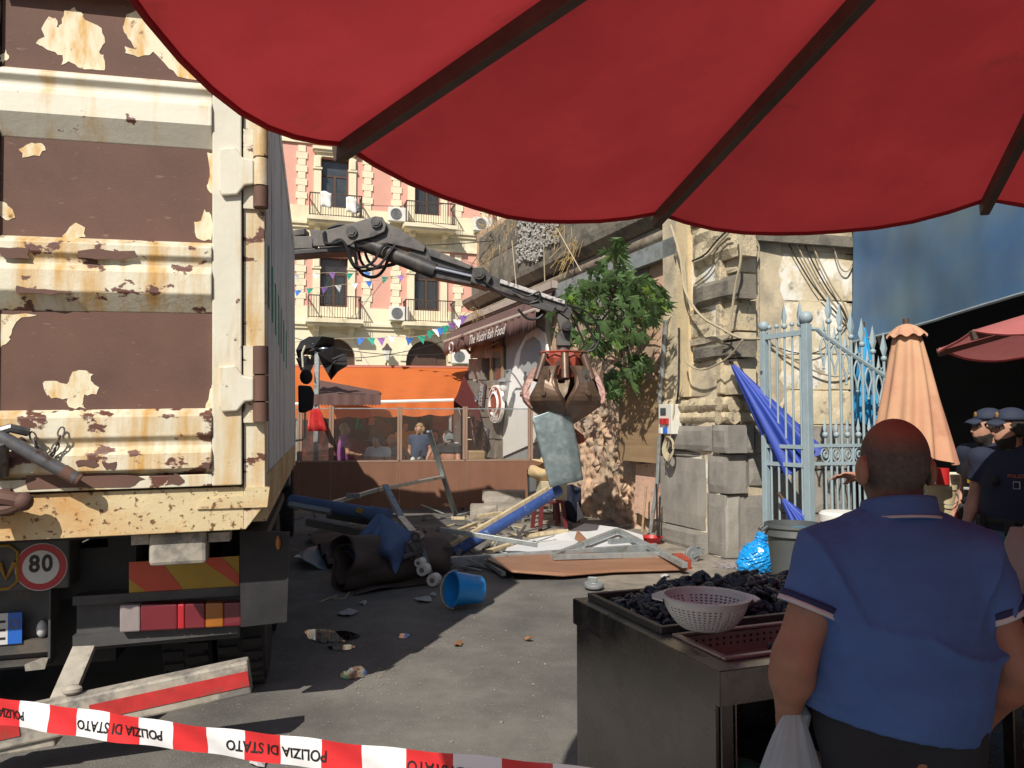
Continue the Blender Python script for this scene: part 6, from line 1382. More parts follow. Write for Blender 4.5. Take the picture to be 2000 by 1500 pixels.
closed_umb('leaning_parasol','furled blue parasol leaning behind the narrow gate panel',P(1432,714,9.35),P(1568,905,9.0),.03,.3,m_bl,8,.35,2,poleto=P(1578,925,8.95))
closed_umb('leaning_parasol','small blue parasol end poking out above the bin',P(1527,972,8.8),P(1570,1030,8.7),.015,.14,m_bl,8,.3,3,poleto=G(1590,1085))
m_cy=mat('cyan_parasol_cloth',(.02,.30,.62),.5,var=.08)
closed_umb('furled_parasol','furled cyan parasol standing behind the gate leaf',P(1686,640,9.4),P(1697,828,9.4),.03,.2,m_cy,8,.25,4,poleto=(P(1700,825,9.4).x,9.4,.0))
umbrella('market_umbrella','pink-topped red umbrella at the right under the blue tarpaulin',(3.35,3.6,2.45),1.2,2.11,8,2,m_pinkc,sag=.05)
# bins, bag, bowls
bt=G(1552,1150); t=root('rubbish_bin','round dark grey plastic bin beside the blue bag','bin',Matrix.Translation((P(1548,825,7.6).x,7.6,0))); m_bin=mat('dark_grey_bin',(.075,.085,.085),.5,var=.12,vs=5)
zb1=P(1548,1022,7.6).z
b=MB(); b.lathe([(.2,0),(.255,zb1-.12),(.285,zb1-.11),(.27,zb1-.05),(.29,zb1-.03),(.285,zb1),(.265,zb1),(.25,zb1-.12),(.19,.02),(.001,.02)],32); b.build('tub',m_bin,t,True)
for s_ in(-1,1):
    b=MB(); b.tube([(s_*.28,-.06,zb1-.02),(s_*.33,-.05,zb1-.06),(s_*.33,.05,zb1-.06),(s_*.28,.06,zb1-.02)],.016,6); b.build('handle',m_bin,t,True)
b=MB(); b.lathe([(.001,.05),(.15,.03),(.22,0),(.2,-.01),(.001,-.01)],24); b.build('cyan_lid',m_cy,None,True,M=Matrix.Translation((P(1560,825,7.6).x,7.55,zb1-.09))@Matrix.Rotation(R(8),4,'X'),label='cyan lid lying inside the grey bin',cat='lid')
q=P(1648,1004,6.6); t=root('lidded_tub','white lidded tub between the bin and the man','tub',(q.x,q.y,0))
b=MB(); b.lathe([(.001,.03),(.18,.02),(.2,0),(.2,-.06),(.001,-.06)],26,(0,0,q.z)); b.build('lid',m_white,t,True)
b=MB(); b.lathe([(.17,0),(.19,q.z-.07),(.001,q.z-.07)],24); b.build('shell',m_white,t,True)
gb_=G(1480,1120)
def bagf(p):
    f=sd_ell(p,(0,0,.17),(.21,.17,.19)); f=smin(f,sd_ell(p,(-.14,-.03,.1),(.11,.1,.1)),.03); f=smin(f,sd_cone(p,(.02,0,.3),(.05,0,.4),.05,.07),.05)
    x,y,z=p.T; n_=np.abs(np.sin(x*31+6*np.sin(z*17)+y*9))*.018+np.abs(np.sin(z*37-x*21+5*np.sin(y*19)))*.016+np.abs(np.sin(x*62+z*49))*.006
    return np.maximum(f+n_-.02,-z+.003)
sdf_obj('blue_bag',bagf,(-.34,-.28,-.02),(.3,.25,.5),.011,mat('shiny_blue_plastic_bag',(.01,.27,.68),.22,var=.08),None,M=Matrix.Translation(gb_),label='knotted bright blue rubbish bag at the foot of the pillar',cat='bag')
b=MB(); b.slab([G(1470,1140,.03),G(1502,1120,.05),G(1512,1138,.05),G(1508,1148,.03)],.02); b.build('white_board',m_pnl,None,label='white board scrap between the counter and the bin',cat='board')
b=MB(); rd=random.Random(3)
for k in range(60):
    a=G(1425+rd.uniform(-15,30),1108+rd.uniform(-5,5)); b.tube([a,a+Vector((rd.uniform(-.15,.15),rd.uniform(-.08,.08),rd.uniform(.0,.06)))],.004,4)
b.build('mop_head',mat('mop_yarn',(.3,.27,.3),.9),None,label='old mop head lying left of the blue bag',cat='mop')
# crates and tub behind the man
m_crt=mat('cream_polystyrene',(.70,.66,.52),.7,var=.1,vs=5,c2=(.5,.42,.26),a2=.62,s2=5); m_cred=mat('red_crate',(.42,.03,.03),.5,var=.1); m_cblk=mat('black_crate',(.03,.03,.03),.5)
def crate(name,label,M,sx_,sy_,h_,m,group='fish crates stacked by the police'):
    t=root(name,label,'crate',M,group); th=.02
    b=MB(); b.bmm(-sx_/2,sx_/2,-sy_/2,sy_/2,0,th); b.build('bottom',m,t)
    for nm,(x0,x1,y0,y1) in(('end',(-sx_/2,-sx_/2+th,-sy_/2,sy_/2)),('end',(sx_/2-th,sx_/2,-sy_/2,sy_/2)),('side',(-sx_/2+th,sx_/2-th,-sy_/2,-sy_/2+th)),('side',(-sx_/2+th,sx_/2-th,sy_/2-th,sy_/2))):
        b=MB()
        if m is m_crt: b.bmm(x0,x1,y0,y1,th,h_)
        else:
            n_=5; lon=max(x1-x0,y1-y0)
            b.bmm(x0,x1,y0,y1,th,th+.03); b.bmm(x0,x1,y0,y1,h_-.03,h_); b.bmm(x0,x1,y0,y1,h_/2-.012,h_/2+.012)
            for k in range(n_+1):
                f=k/n_
                if x1-x0>y1-y0: xx=x0+(x1-x0-.02)*f; b.bmm(xx,xx+.02,y0+.002,y1-.002,th+.03,h_-.03)
                else: yy=y0+(y1-y0-.02)*f; b.bmm(x0+.002,x1-.002,yy,yy+.02,th+.03,h_-.03)
        b.build(nm,m,t,bevel=.004)
    return t
cD=6.3; cp_=P(1850,1000,cD)
def CM(u,v,D,yaw,tilt=0): p=P(u,v,D); return Matrix.Translation(p)@Matrix.Rotation(R(yaw),4,'Z')@Matrix.Rotation(R(tilt),4,'X')
z0=P(1850,1100,cD).z
crate('fish_crate','red crate under the cream tub',Matrix.Translation((P(1845,825,cD).x,cD,.0))@Matrix.Rotation(R(-12),4,'Z'),.5,.36,P(1845,1000,cD).z-.01,m_cred)
zc1=P(1845,1000,cD).z
crate('fish_crate','lowest cream box in the stack right of the tub',Matrix.Translation((P(1872,825,6.5).x,6.5,zc1))@Matrix.Rotation(R(-10),4,'Z'),.4,.34,.09,m_crt); crate('fish_crate','middle cream box in the stack right of the tub',Matrix.Translation((P(1871,825,6.5).x,6.5,zc1+.095))@Matrix.Rotation(R(-4),4,'Z'),.4,.34,.09,m_crt); crate('fish_crate','topmost cream box in the stack right of the tub',Matrix.Translation((P(1870,825,6.5).x,6.5,zc1+.19))@Matrix.Rotation(R(-16),4,'Z'),.4,.34,.11,m_crt)
crate('fish_crate','upended cream box in front of the red crate',Matrix.Translation((P(1866,825,6.05).x,6.05,.62))@Matrix.Rotation(R(-12),4,'Z')@Matrix.Rotation(R(78),4,'X'),.22,.34,.1,m_crt)
b=MB(); b.bmm(-.14,.14,-.15,.15,0,.62); b.build('cardboard_box',m_crt,None,bevel=.01,M=Matrix.Translation((P(1866,825,6.1).x,6.1,0)),label='pale box under the upended crate',cat='box')
crate('fish_crate','black slatted crate between the two policemen legs',Matrix.Translation((P(1935,825,6.6).x,6.6,.36))@Matrix.Rotation(R(10),4,'Z'),.36,.3,.34,m_cblk); crate('fish_crate','lower black crate behind the policemen',Matrix.Translation((P(1935,825,6.6).x,6.6,0))@Matrix.Rotation(R(8),4,'Z'),.36,.3,.35,m_cblk)
t=root('cream_tub','dirty cream paint tub standing on the red crate','tub',Matrix.Translation((P(1829,825,6.15).x,6.15,zc1)))
m_tub=mat('dirty_cream_tub',(.60,.52,.33),.5,var=.1,c2=(.25,.2,.08),a2=.6,s2=7,soft=.06)
b=MB(); b.lathe([(.1,0),(.125,.2),(.132,.2),(.132,.23),(.12,.23),(.1,.01)],26); b.build('shell',m_tub,t,True,recalc=False); b=MB(); b.tube([(.13*math.cos(R(a)),-.03-.13*math.sin(R(a))*.9,.19-.1*math.sin(R(a))) for a in range(0,181,15)],.004,5); b.build('handle',m_galv,t,True)
b=MB(); b.lathe([(.05,0),(.05,.13),(.001,.13)],14); b.build('red_jar',m_redp,None,True,M=Matrix.Translation((P(1838,825,6.2).x,6.2,zc1+.232)),label='red jar on the cream tub under the parasol',cat='jar')
# ================================================================ policemen
m_vest=mat('black_vest',(.012,.012,.014),.7,bump=.2,bs=40); m_cap=mat('navy_cap',(.02,.028,.055),.8)
def cop(label,u,D,yaw,hy,s,J,vest):
    t,g,hp,bo,(sb,fb)=person(label,pos(u,0,D,yaw),J,shirt=m_navy,trs=m_jean,hair=m_hairb,res=.0115,s=s,sleeve=.55,head_yaw=hy,group='policemen by the hall',hem=.93,fold=.003)
    HR=Matrix.Rotation(hy,4,'Z'); Mh=Matrix.Translation(Vector(hp(0,0,.065)))@HR
    cp=obj('cap',None,t,M=Mh)
    b=MB(); b.grid(lambda a,v:(.092*s*math.cos(2*math.pi*a)*math.cos(v*math.pi/2*.98),-.01*s+.108*s*math.sin(2*math.pi*a)*math.cos(v*math.pi/2*.98),.085*s*math.sin(v*math.pi/2)+.0),28,8); b.build('crown',m_cap,cp,True,solid=.004,recalc=False)
    b=MB(); b.grid(lambda u_,v:((u_-.5)*.17*s*(1-.35*v*v),.085*s+.085*s*v*math.sin(math.pi*(.18+.64*u_)),.006-.03*v*v-.025*(2*u_-1)**2),12,6); b.build('visor',m_cap,cp,True,solid=.005,recalc=False)
    b=MB(); b.sphere((0,.092*s,.035),.017*s,10,(1,.4,1.4)); b.build('badge',m_gold,cp,True)
    # beard
    hd=np.array(hp(0,0,0)); inv=np.array(HR.to_3x3())
    def fbd(P_):
        q=((P_-hd)@inv)/s; x,y,z=q.T
        return np.maximum(fb(P_)-.004,np.maximum(np.maximum(z+.052-.45*np.maximum(0,.06-y)+.25*np.maximum(0,y-.06),-(y-.0)),-(z+.13))*s)
    sdf_obj('beard',fbd,hd-.15,hd+.15,.008,m_hairb,t)
    b=MB(); bz=.97*s
    b.grid(lambda a,v:((.19)*s*math.cos(2*math.pi*a),.142*s*math.sin(2*math.pi*a)+.01,bz+.05*v),30,1); b.build('belt',m_vest,t,True,solid=.012,recalc=False)
    for a,w_,h_ in((35,.09,.16),(-20,.07,.12),(150,.08,.14),(100,.07,.1)):
        b=MB(); c=(.2*s*math.cos(R(a)),.155*s*math.sin(R(a))+.01,bz-.02); b.box(c,(.05,w_,h_),(0,0,R(a))); b.build('belt_pouch',m_vest,t,bevel=.012)
    for sx_ in(-1,1):
        b=MB(); b.box((sx_*.15*s,-.0,1.455*s),(.05,.09,.008),(0,R(18)*sx_,0)); b.build('shoulder_tab',m_signw if sx_<0 else m_rbr,t)
    if vest:
        vf=lambda P_:np.maximum(smin(sd_ell(P_,g['chest']+V3(0,0,.0),V3(.212,.155,.22)*s),sd_ell(P_,g['pel']+V3(0,0,.12),V3(.2,.15,.15)*s),.05),np.maximum(P_[:,2]-1.4*s,1.0*s-P_[:,2]))
        sdf_obj('vest',vf,(-.35,-.3,.9),(.35,.3,1.6),.012,m_vest,t)
        for i,(x,z,w_,h_,m_) in enumerate(((-.06,1.3,.2,.018,m_signw),(.03,1.22,.07,.06,m_yel),(.05,1.15,.1,.02,m_signw),(-.1,1.18,.07,.12,m_vest))):
            b=MB(); b.box((x*s,.16*s-.2*abs(x)**1.4,z*s),(w_,.03,h_),(0,0,-x*2.2)); b.build('vest_patch',m_,t,bevel=.004)
    else:
        tx=text_mb('POLIZIA',.032,bold=.001); tx.v=[(-x-.075,.137+.5*(x+.075)*.0-abs(-x-.075)**2*1.6,z+1.335) for x,_,z in tx.v]; tx.build('chest_lettering',m_rbr,t,recalc=False)
        b=MB(); b.box((-.07,.133,1.275),(.04,.012,.05),(0,0,.2)); b.build('chest_badge',m_signw,t); b=MB(); b.box((-.07,.139,1.275),(.032,.006,.042),(0,0,.2)); b.build('chest_badge_field',m_navy,t)
        b=MB(); b.sphere((.06,.15,1.3),.035,10,(1,.7,1)); b.build('radio_mic',m_vest,t,True)
    return t
cop('policeman in a black vest with yellow patch and lit cap, further left',1932,5.95,112,R(-22),1.035,dict(wl=(-.2,.14,.95),wr=(.2,.16,.98),er=(.23,-.04,1.12),el=(-.23,-.04,1.12)),True)
cop('bearded policeman in navy polo and jeans at the right edge',1974,5.35,128,R(-34),1.03,dict(wr=(.27,.1,.9),wl=(-.27,.03,.86)),False)
# person hidden behind the man, arm out to the left
person('person half hidden behind the man, one hand stretched to the gate',pos(1742,0,4.3,88),dict(er=(.17,-.04,1.12),wr=(.15,.02,.88),el=(-.2,.06,1.27),wl=(-.1,.21,1.46),hdl=(.05,1,.12)),shirt=mat('striped_dark_shirt',(.06,.05,.05),.85),skin=m_skin,hair=m_hairl,res=.013,s=.96,curl=(.3,.7))
# ================================================================ mussel counter
CF=Fr(G(1405,1311,.87),20.5); CF=Fr((CF.M.translation.x,CF.M.translation.y,0),20.5); Tz=.87
LY=CF.px(1125,1168,0).y if False else (CF.I@G(1125,1168,Tz)).y; LX=2.55
cn=root('steel_counter','long stainless steel fishmonger counter holding the mussel trays','counter',CF)
m_stt=mat('steel_top',(.42,.40,.37),.3,metal=.9,var=.1,vs=3,c2=(.45,.40,.28),a2=.6,s2=4,rvar=.1)
T1=(.07,1.42,.47,LY-.06); T2=(.10,1.12,.10,.40); T3=(1.52,2.48,.10,LY-.06)
b=MB(); xs_=[0,.07,.10,1.12,1.42,1.52,2.48,LX]
def slabs(x0,x1,y0,y1): b.bmm(x0,x1,y0,y1,Tz-.03,Tz)
slabs(0,LX,0,.10);slabs(0,LX,LY-.06,LY);slabs(0,.07,.1,LY-.06);slabs(.07,.10,.1,.47);slabs(1.42,1.52,.1,LY-.06);slabs(1.12,1.42,.1,.47);slabs(.10,1.12,.40,.47);slabs(2.48,LX,.1,LY-.06); b.build('top',m_stt,cn)
b=MB(); b.bmm(0,LX,-.006,-.001,Tz-.115,Tz-.002); b.build('front_apron',m_steel,cn); b=MB(); b.bmm(-.006,-.001,-.006,LY,Tz-.115,Tz-.002); b.build('side_apron',m_steel,cn)
b=MB(); b.bmm(.004,.016,.03,LY-.02,.1,Tz-.118); b.build('side_panel',m_steel,cn); b=MB(); b.bmm(.02,LX,LY-.04,LY-.03,.1,Tz-.118); b.build('back_panel',m_steel,cn); b=MB(); b.bmm(.02,LX,.05,LY-.05,.12,.135); b.build('lower_shelf',m_steel,cn)
for x in(.02,LX-.07,1.4):
    for y in(.02,LY-.07):
        b=MB(); b.bmm(x,x+.05,y,y+.05,.0,Tz-.032); b.build('leg',m_steel,cn,bevel=.004)
b=MB(); b.bmm(.08,.085,.025,.03,.1,Tz-.118); b.build('trim',m_stt,cn)
# trays
def tray(name,label,r,depth,rim,m,holes=False):
    x0,x1,y0,y1=r; t=root(name,label,'tray',CF); g_=.006
    b=MB(); b.bmm(x0-.02,x1+.02,y0-.02,y0+g_,Tz+.001,Tz+rim); b.bmm(x0-.02,x1+.02,y1-g_,y1+.02,Tz+.001,Tz+rim); b.bmm(x0-.02,x0+g_,y0+g_,y1-g_,Tz+.001,Tz+rim); b.bmm(x1-g_,x1+.02,y0+g_,y1-g_,Tz+.001,Tz+rim); b.build('rim',m,t,bevel=.004)
    b=MB(); e=.008; b.bmm(x0+e,x1-e,y0+e,y0+e+.003,Tz-depth,Tz); b.bmm(x0+e,x1-e,y1-e-.003,y1-e,Tz-depth,Tz); b.bmm(x0+e,x0+e+.003,y0+e+.003,y1-e-.003,Tz-depth,Tz); b.bmm(x1-e-.003,x1-e,y0+e+.003,y1-e-.003,Tz-depth,Tz); b.build('wall',m,t); b=MB(); b.bmm(x0+e,x1-e,y0+e,y1-e,Tz-depth-.003,Tz-depth-.0005); b.build('floor',m,t)
    if holes:
        b=MB()
        for i in range(int((x1-x0-.06)/.032)):
            for j in range(2): xx=x0+.04+.032*i; b.cyl((xx,y1-e-.0032,Tz-.02-.022*j),(xx,y1-e-.0045,Tz-.02-.022*j),.0055,n=8)
        b.build('drain_holes',m_ink,t,kind='stuff')
    return t
m_tray=mat('dark_steel_tray',(.13,.125,.125),.35,metal=.8,var=.15); m_pk=mat('pinkish_steel_tray',(.42,.33,.32),.35,metal=.6,var=.1)
tray('mussel_tray','dark steel tray heaped with mussels',T1,.05,.03,m_tray); tray('drain_tray','pinkish perforated drain tray at the near corner',T2,.075,.012,m_pk,True); tray('clam_tray','steel tray of clams behind the man',T3,.05,.025,m_tray)
# mussels
m_mus=mat('mussel_shell',(.022,.026,.038),.26,var=.6,vs=25,bump=.25,bs=60,c2=(.07,.055,.04),a2=.63,s2=18,rvar=.12)
def shell(L,W,Hh):
    b=MB(); n=12; m=6
    for s_ in(1,-1):
        def f(u,v):
            a=2*math.pi*u; r=math.sin(v*math.pi/2); px_=L*(.5*math.cos(a))*r*(1); w_=W*(.5+.28*math.cos(a))*r; return (px_-.04*L,w_*math.sin(a),s_*Hh*.5*math.cos(v*math.pi/2)**.8*(1-.35*(px_/L+.1)))
        b.grid(f,n,m,wrap=True)
    return b.mesh('mussel',m_mus,True,recalc=True,ang=70)
sh_=[shell(.085,.044,.03),shell(.072,.039,.027),shell(.093,.046,.033)]
def heap(x,y):
    fx=(x-T1[0])/(T1[1]-T1[0]); fy=(y-T1[2])/(T1[3]-T1[2]); e=min(1,min(fx,1-fx)*6)*min(1,min(fy,1-fy)*4)
    return Tz-.03+.03*e+.085*e*(.35+.65*fy)*(.7+.5*math.exp(-((fx-.42)/.3)**2))+.012*nv((x*6,y*6,0),1.3)
colc=CF.I@G(1378,1163,1.035)
b=MB(); b.grid(lambda u,v:(T1[0]+.012+(T1[1]-T1[0]-.024)*u,T1[2]+.012+(T1[3]-T1[2]-.024)*v,heap(T1[0]+(T1[1]-T1[0])*u,T1[2]+(T1[3]-T1[2])*v)-.02),60,30)
rd=random.Random(12); bs=[]
# joined under-layer of many shells
under=MB(); proto=[(sh_[k].vertices,sh_[k].polygons) for k in range(3)]
pv=[[v.co.copy() for v in sh_[k].vertices] for k in range(3)]; pf=[[list(p.vertices) for p in sh_[k].polygons] for k in range(3)]
for k in range(620):
    x=rd.uniform(T1[0]+.04,T1[1]-.04); y=rd.uniform(T1[2]+.03,T1[3]-.03); Mx=Matrix.Translation((x,y,heap(x,y)-.012))@Euler((rd.uniform(-.9,.9),rd.uniform(-.7,.7),rd.uniform(0,6.3))).to_matrix().to_4x4(); i=k%3
    under.add([Mx@v for v in pv[i]],pf[i])
under.v+= [];uo=under.build('mussel_heap',m_mus,None,True,recalc=False,ang=70,kind='stuff',M=CF.M,label='heap of black mussels filling the dark tray',cat='mussels')
b.build('mussel_bed',m_mus,uo,True,recalc=False)
cnt=0
while cnt<300:
    x=rd.uniform(T1[0]+.04,T1[1]-.04); y=rd.uniform(T1[2]+.03,T1[3]-.03)
    if (x-colc.x)**2+(y-colc.y)**2<.02: continue
    o=obj('mussel',sh_[cnt%3],None,'black mussel lying loose on top of the heap in the tray','mussel','mussels on top of the heap',None,CF.M@Matrix.Translation((x,y,heap(x,y)+.012))@Euler((rd.uniform(-1,1),rd.uniform(-.8,.8),rd.uniform(0,6.3))).to_matrix().to_4x4()); cnt+=1
# colander
m_col=mat('white_colander_plastic',(.66,.66,.64),.4,var=.04); cz=1.035-.118
t=root('colander','white plastic colander set on the mussels','colander',CF.M@Matrix.Translation((colc.x,colc.y,cz)))
NU,NVv=96,22; b=MB(); Rc=.158
def cf(u,v): 
    a=2*math.pi*u; r=.09+(Rc-.09)*math.sin(v*math.pi/2)**.8 ; return (r*math.cos(a),r*math.sin(a),.115*v)
vs=[cf(i/NU,j/NVv) for j in range(NVv+1) for i in range(NU)]
fs=[(j*NU+i,j*NU+(i+1)%NU,(j+1)*NU+(i+1)%NU,(j+1)*NU+i) for j in range(NVv) for i in range(NU) if not(1<j<17 and j%2==0 and i%2==0 and (i//2)%12!=11)]
fs.append(tuple(range(NU))[::-1]); b.add(vs,fs); b.build('bowl',m_col,t,True,solid=.003,recalc=False)
b=MB(); b.lathe([(Rc-.004,.11),(Rc+.012,.112),(Rc+.014,.118),(Rc-.002,.121),(Rc-.004,.11)],64,caps=False); b.build('rim',m_col,t,True)
for s_ in(150,-18):
    c=Vector((math.cos(R(s_)),math.sin(R(s_)),0)); sd_=Vector((-c.y,c.x,0)); b=MB(); b.slab([c*(Rc+.005)+sd_*-.085+Vector((0,0,.108)),c*(Rc+.045)+sd_*-.03+Vector((0,0,.104)),c*(Rc+.045)+sd_*.03+Vector((0,0,.104)),c*(Rc+.005)+sd_*.085+Vector((0,0,.108))],.006); b.build('grip',m_col,t)
for i,(dx,dy) in enumerate(((-.03,.02),(.0,.03),(.03,.01),(.05,.03),(-.05,-.01))): obj('mussel',sh_[i%3],None,'black mussel lying inside the white colander','mussel','mussels in the colander',None,CF.M@Matrix.Translation((colc.x+dx,colc.y+dy,cz+.025+.004*i))@Euler((.3*i,.4-.5*(i%2),1.1*i)).to_matrix().to_4x4())
# clams and dregs
m_clam=mat('grey_clams',(.16,.15,.13),.45,var=.5,vs=40,c2=(.3,.27,.22),a2=.6,s2=25)
b=MB()
for k in range(700):
    x=rd.uniform(T3[0]+.03,T3[1]-.03); y=rd.uniform(T3[2]+.03,T3[3]-.03); s_=rd.uniform(.01,.018); b.sphere((x,y,Tz-.01+rd.uniform(0,.03)),s_,6,(1,.8,.55))
b.build('clams',m_clam,None,True,kind='stuff',M=CF.M,label='grey clams filling the tray behind the man',cat='clams')
for k in range(12):
    o=obj('mussel',sh_[k%3],None,'stray mussel left in the pinkish drain tray','mussel','mussels in the drain tray',None,CF.M@Matrix.Translation((.46+rd.uniform(0,.36),.2+rd.uniform(0,.12),Tz-.055+rd.uniform(0,.01)))@Euler((rd.uniform(-.6,.6),rd.uniform(-.5,.5),rd.uniform(0,6))).to_matrix().to_4x4()@Matrix.Scale(.6,4))
b=MB(); b.sphere((0,0,0),.03,10,(1.6,.8,.3)); b.build('lemon_leaf',mat('lime_green',(.12,.25,.02),.5),None,True,M=CF.M@Matrix.Translation((T1[0]+.42,T1[3]-.08,heap(T1[0]+.42,T1[3]-.08)+.03)),label='green leaf on the back of the mussel heap',cat='leaf')
for i,(x,z) in enumerate(((.4,.14),(.7,.14))):
    sdf_obj('crumpled_bag',lambda p:np.maximum(sd_ell(p,(0,0,.1),(.16,.13,.12))+.02*np.sin(p[:,0]*30+p[:,2]*25)+.015*np.sin(p[:,1]*35),-p[:,2]),(-.25,-.2,-.03),(.25,.2,.3),.016,(mat('green_bag',(.05,.14,.12),.5),mat('pink_bag',(.25,.17,.17),.5))[i],None,M=CF.M@Matrix.Translation((x,.4,.137)),label=('green crumpled bag on the shelf under the counter','pinkish crumpled bag on the shelf under the counter')[i],cat='bag')
# ================================================================ the man in the blue polo
m_manh=mat('cropped_grey_hair_on_scalp',(.115,.095,.085),.85,var=.35,vs=70,bump=.5,bs=300)
N=m_manh.node_tree.nodes; L=m_manh.node_tree.links; pb=N['Principled BSDF']; src=pb.inputs['Base Color'].links[0].from_socket
tcn=N.new('ShaderNodeTexCoord'); 
def blend(src,fac,col):
    x=N.new('ShaderNodeMix'); x.data_type='RGBA'; L.new(fac,x.inputs[0]); L.new(src,x.inputs[6]); x.inputs[7].default_value=col; return x.outputs[2]
dn_=N.new('ShaderNodeVectorMath'); dn_.operation='DISTANCE'; L.new(tcn.outputs['Object'],dn_.inputs[0]); dn_.inputs[1].default_value=(.0,-.025,1.70)
r1_=N.new('ShaderNodeMapRange'); r1_.inputs[1].default_value=.105; r1_.inputs[2].default_value=.05; L.new(dn_.outputs['Value'],r1_.inputs[0]); src=blend(src,r1_.outputs[0],(.34,.13,.085,1))
sx_=N.new('ShaderNodeSeparateXYZ'); L.new(tcn.outputs['Object'],sx_.inputs[0]); r2_=N.new('ShaderNodeMapRange'); r2_.inputs[1].default_value=1.535; r2_.inputs[2].default_value=1.487; L.new(sx_.outputs[2],r2_.inputs[0]); src=blend(src,r2_.outputs[0],(.33,.165,.11,1)); L.new(src,pb.inputs['Base Color'])
m_polo=mat('blue_polo_pique',(.07,.15,.39),.85,var=.14,vs=4,bump=.35,bs=9,c2=(.058,.122,.33),a2=.55,s2=3,st2=(1,1,2.5),soft=.15)
J=dict(head=(.005,.02,1.578),neck=(0,-.02,1.44),chest=(0,-.0,1.22),pel=(0,.02,.93),sl=(-.178,-.005,1.35),sr=(.178,-.005,1.35),el=(-.285,-.035,1.10),er=(.285,-.03,1.08),wl=(-.272,.06,.915),wr=(.265,.1,.89),hdl=(.1,.12,-1),hdr=(-.15,.3,-1))
t,g,hp,bo,(sb,fb)=person('heavy balding man in a blue polo shirt seen from behind at the counter',Matrix.Translation((P(1745,825,2.02).x,2.02,0)),J,skin=m_skin2,shirt=m_polo,trs=m_dtr,hair=m_manh,hairstyle='fringe',res=.0078,s=1.0,bulk=1.17,sleeve=.52,fold=.011,curl=(1.0,.8),belly=.06,hem=.925,hslope=-.17,pn=((1,.3,0),(-1,.3,0)))
m_wst=mat('white_trim',(.55,.52,.55),.8); m_nst=mat('navy_trim',(.015,.025,.09),.8)
for S in 'lr':
    a=Vector(g['s'+S]);e=Vector(g['e'+S]); c=a.lerp(e,.515); d=(e-a).normalized()
    for k,(o_,m_,w_) in enumerate(((.0,m_wst,.007),(-.014,m_nst,.008))):
        x=d.cross(Vector((0,1,0))).normalized(); y=d.cross(x); rr=.0835
        b=MB(); b.grid(lambda u,v:c+d*(o_+(v-.5)*w_*2)+x*rr*math.cos(2*math.pi*u)+y*rr*math.sin(2*math.pi*u),40,1); b.build('sleeve_trim',m_,sb,True,solid=.004,recalc=False)
def colr(u,v,dr=0):
    a=2*math.pi*u; r=.098-.011*v+dr; return (r*1.0*math.cos(a),-.014+r*.92*math.sin(a),1.452+.058*v-.022*math.sin(a)*1.0-.012)
b=MB(); b.grid(lambda u,v:colr(u,v),40,6); b.build('collar',m_polo,sb,True,solid=.007,recalc=False)
b=MB(); b.grid(lambda u,v:colr(u,.06+.11*v,.005),40,1); b.build('collar_trim',m_wst,sb,True,solid=.003,recalc=False)
# carrier bag in his left hand
m_bagp=mat('thin_white_plastic_bag',(.62,.72,.78),.35,var=.1,vs=8,alpha=.62,back=.4)
hw_=Vector(g['wl'])+Vector((P(1745,825,2.02).x,2.02,0))
def bagg(u,v):
    a=2*math.pi*u; r=(.02+.135*v**.8)*(1+.14*math.sin(a*5+v*3)*(.4+v)+.06*math.sin(a*11)); return hw_+Vector((.0-.035*v+r*1.0*math.cos(a),-.045+r*.6*math.sin(a),.03-.46*v))
b=MB(); b.grid(bagg,72,20); t=root('carrier_bag','thin whitish plastic bag held in the left hand of the blue polo man','bag',Matrix.Identity(4)); b.build('film',m_bagp,t,True,recalc=False,ang=180)
b=MB(); b.tube([hw_+Vector((.02,-.02,-.08)),hw_+Vector((.04,-.03,.02)),hw_+Vector((.035,.02,.05)),hw_+Vector((.0,.04,-.06))],.012,6); b.build('handle_loop',m_bagp,t,True)
# hand and bag of someone at the right edge
D2=3.0; pr=P(2075,825,D2)
t2,g2,_,_,_=person('person outside the right edge holding out a bag of shellfish',Matrix.Translation((pr.x+.33,D2,0))@Matrix.Rotation(R(95),4,'Z'),dict(wl=(-.1,.46,1.29),el=(-.25,.2,1.12),hdl=(.1,1,-.15)),shirt=m_tsh,res=.012,curl=(1.2,.7))
hb_=P(1990,1040,D2-.02)
t=root('shellfish_bag','clear bag with dark shellfish in the bottom at the right edge','bag',Matrix.Identity(4)); m_clr=mat('clear_film_bag',(.6,.5,.48),.3,var=.05,alpha=.42,back=.4)
b=MB(); b.grid(lambda u,v:hb_+Vector(((.03+.075*min(1,v*1.6)*(1+.1*math.sin(2*math.pi*u*6)))*math.cos(2*math.pi*u)*(1 if v<.95 else .8),(.02+.05*min(1,v*1.6))*math.sin(2*math.pi*u),.02-.31*v)),48,14); b.build('film',m_clr,t,True,recalc=False,ang=180)
sdf_obj('shellfish',lambda p:sd_ell(p,(0,0,0),(.085,.05,.055))+.01*np.sin(p[:,0]*90)*np.sin(p[:,2]*80),(-.12,-.08,-.09),(.12,.08,.09),.008,m_mus,t,M=Matrix.Translation(hb_+Vector((0,0,-.235))))
b=MB(); b.slab([CF.px(1975,1210,.3)+Vector((0,0,0)),]*0 or [Vector((1.9,.2,Tz+.03)),Vector((2.2,.2,Tz+.03)),Vector((2.2,.26,Tz+.05)),Vector((1.9,.26,Tz+.05))],.01); b.build('white_scoop',m_white,None,M=CF.M,label='white plastic scoop on the counter at the right edge',cat='scoop')
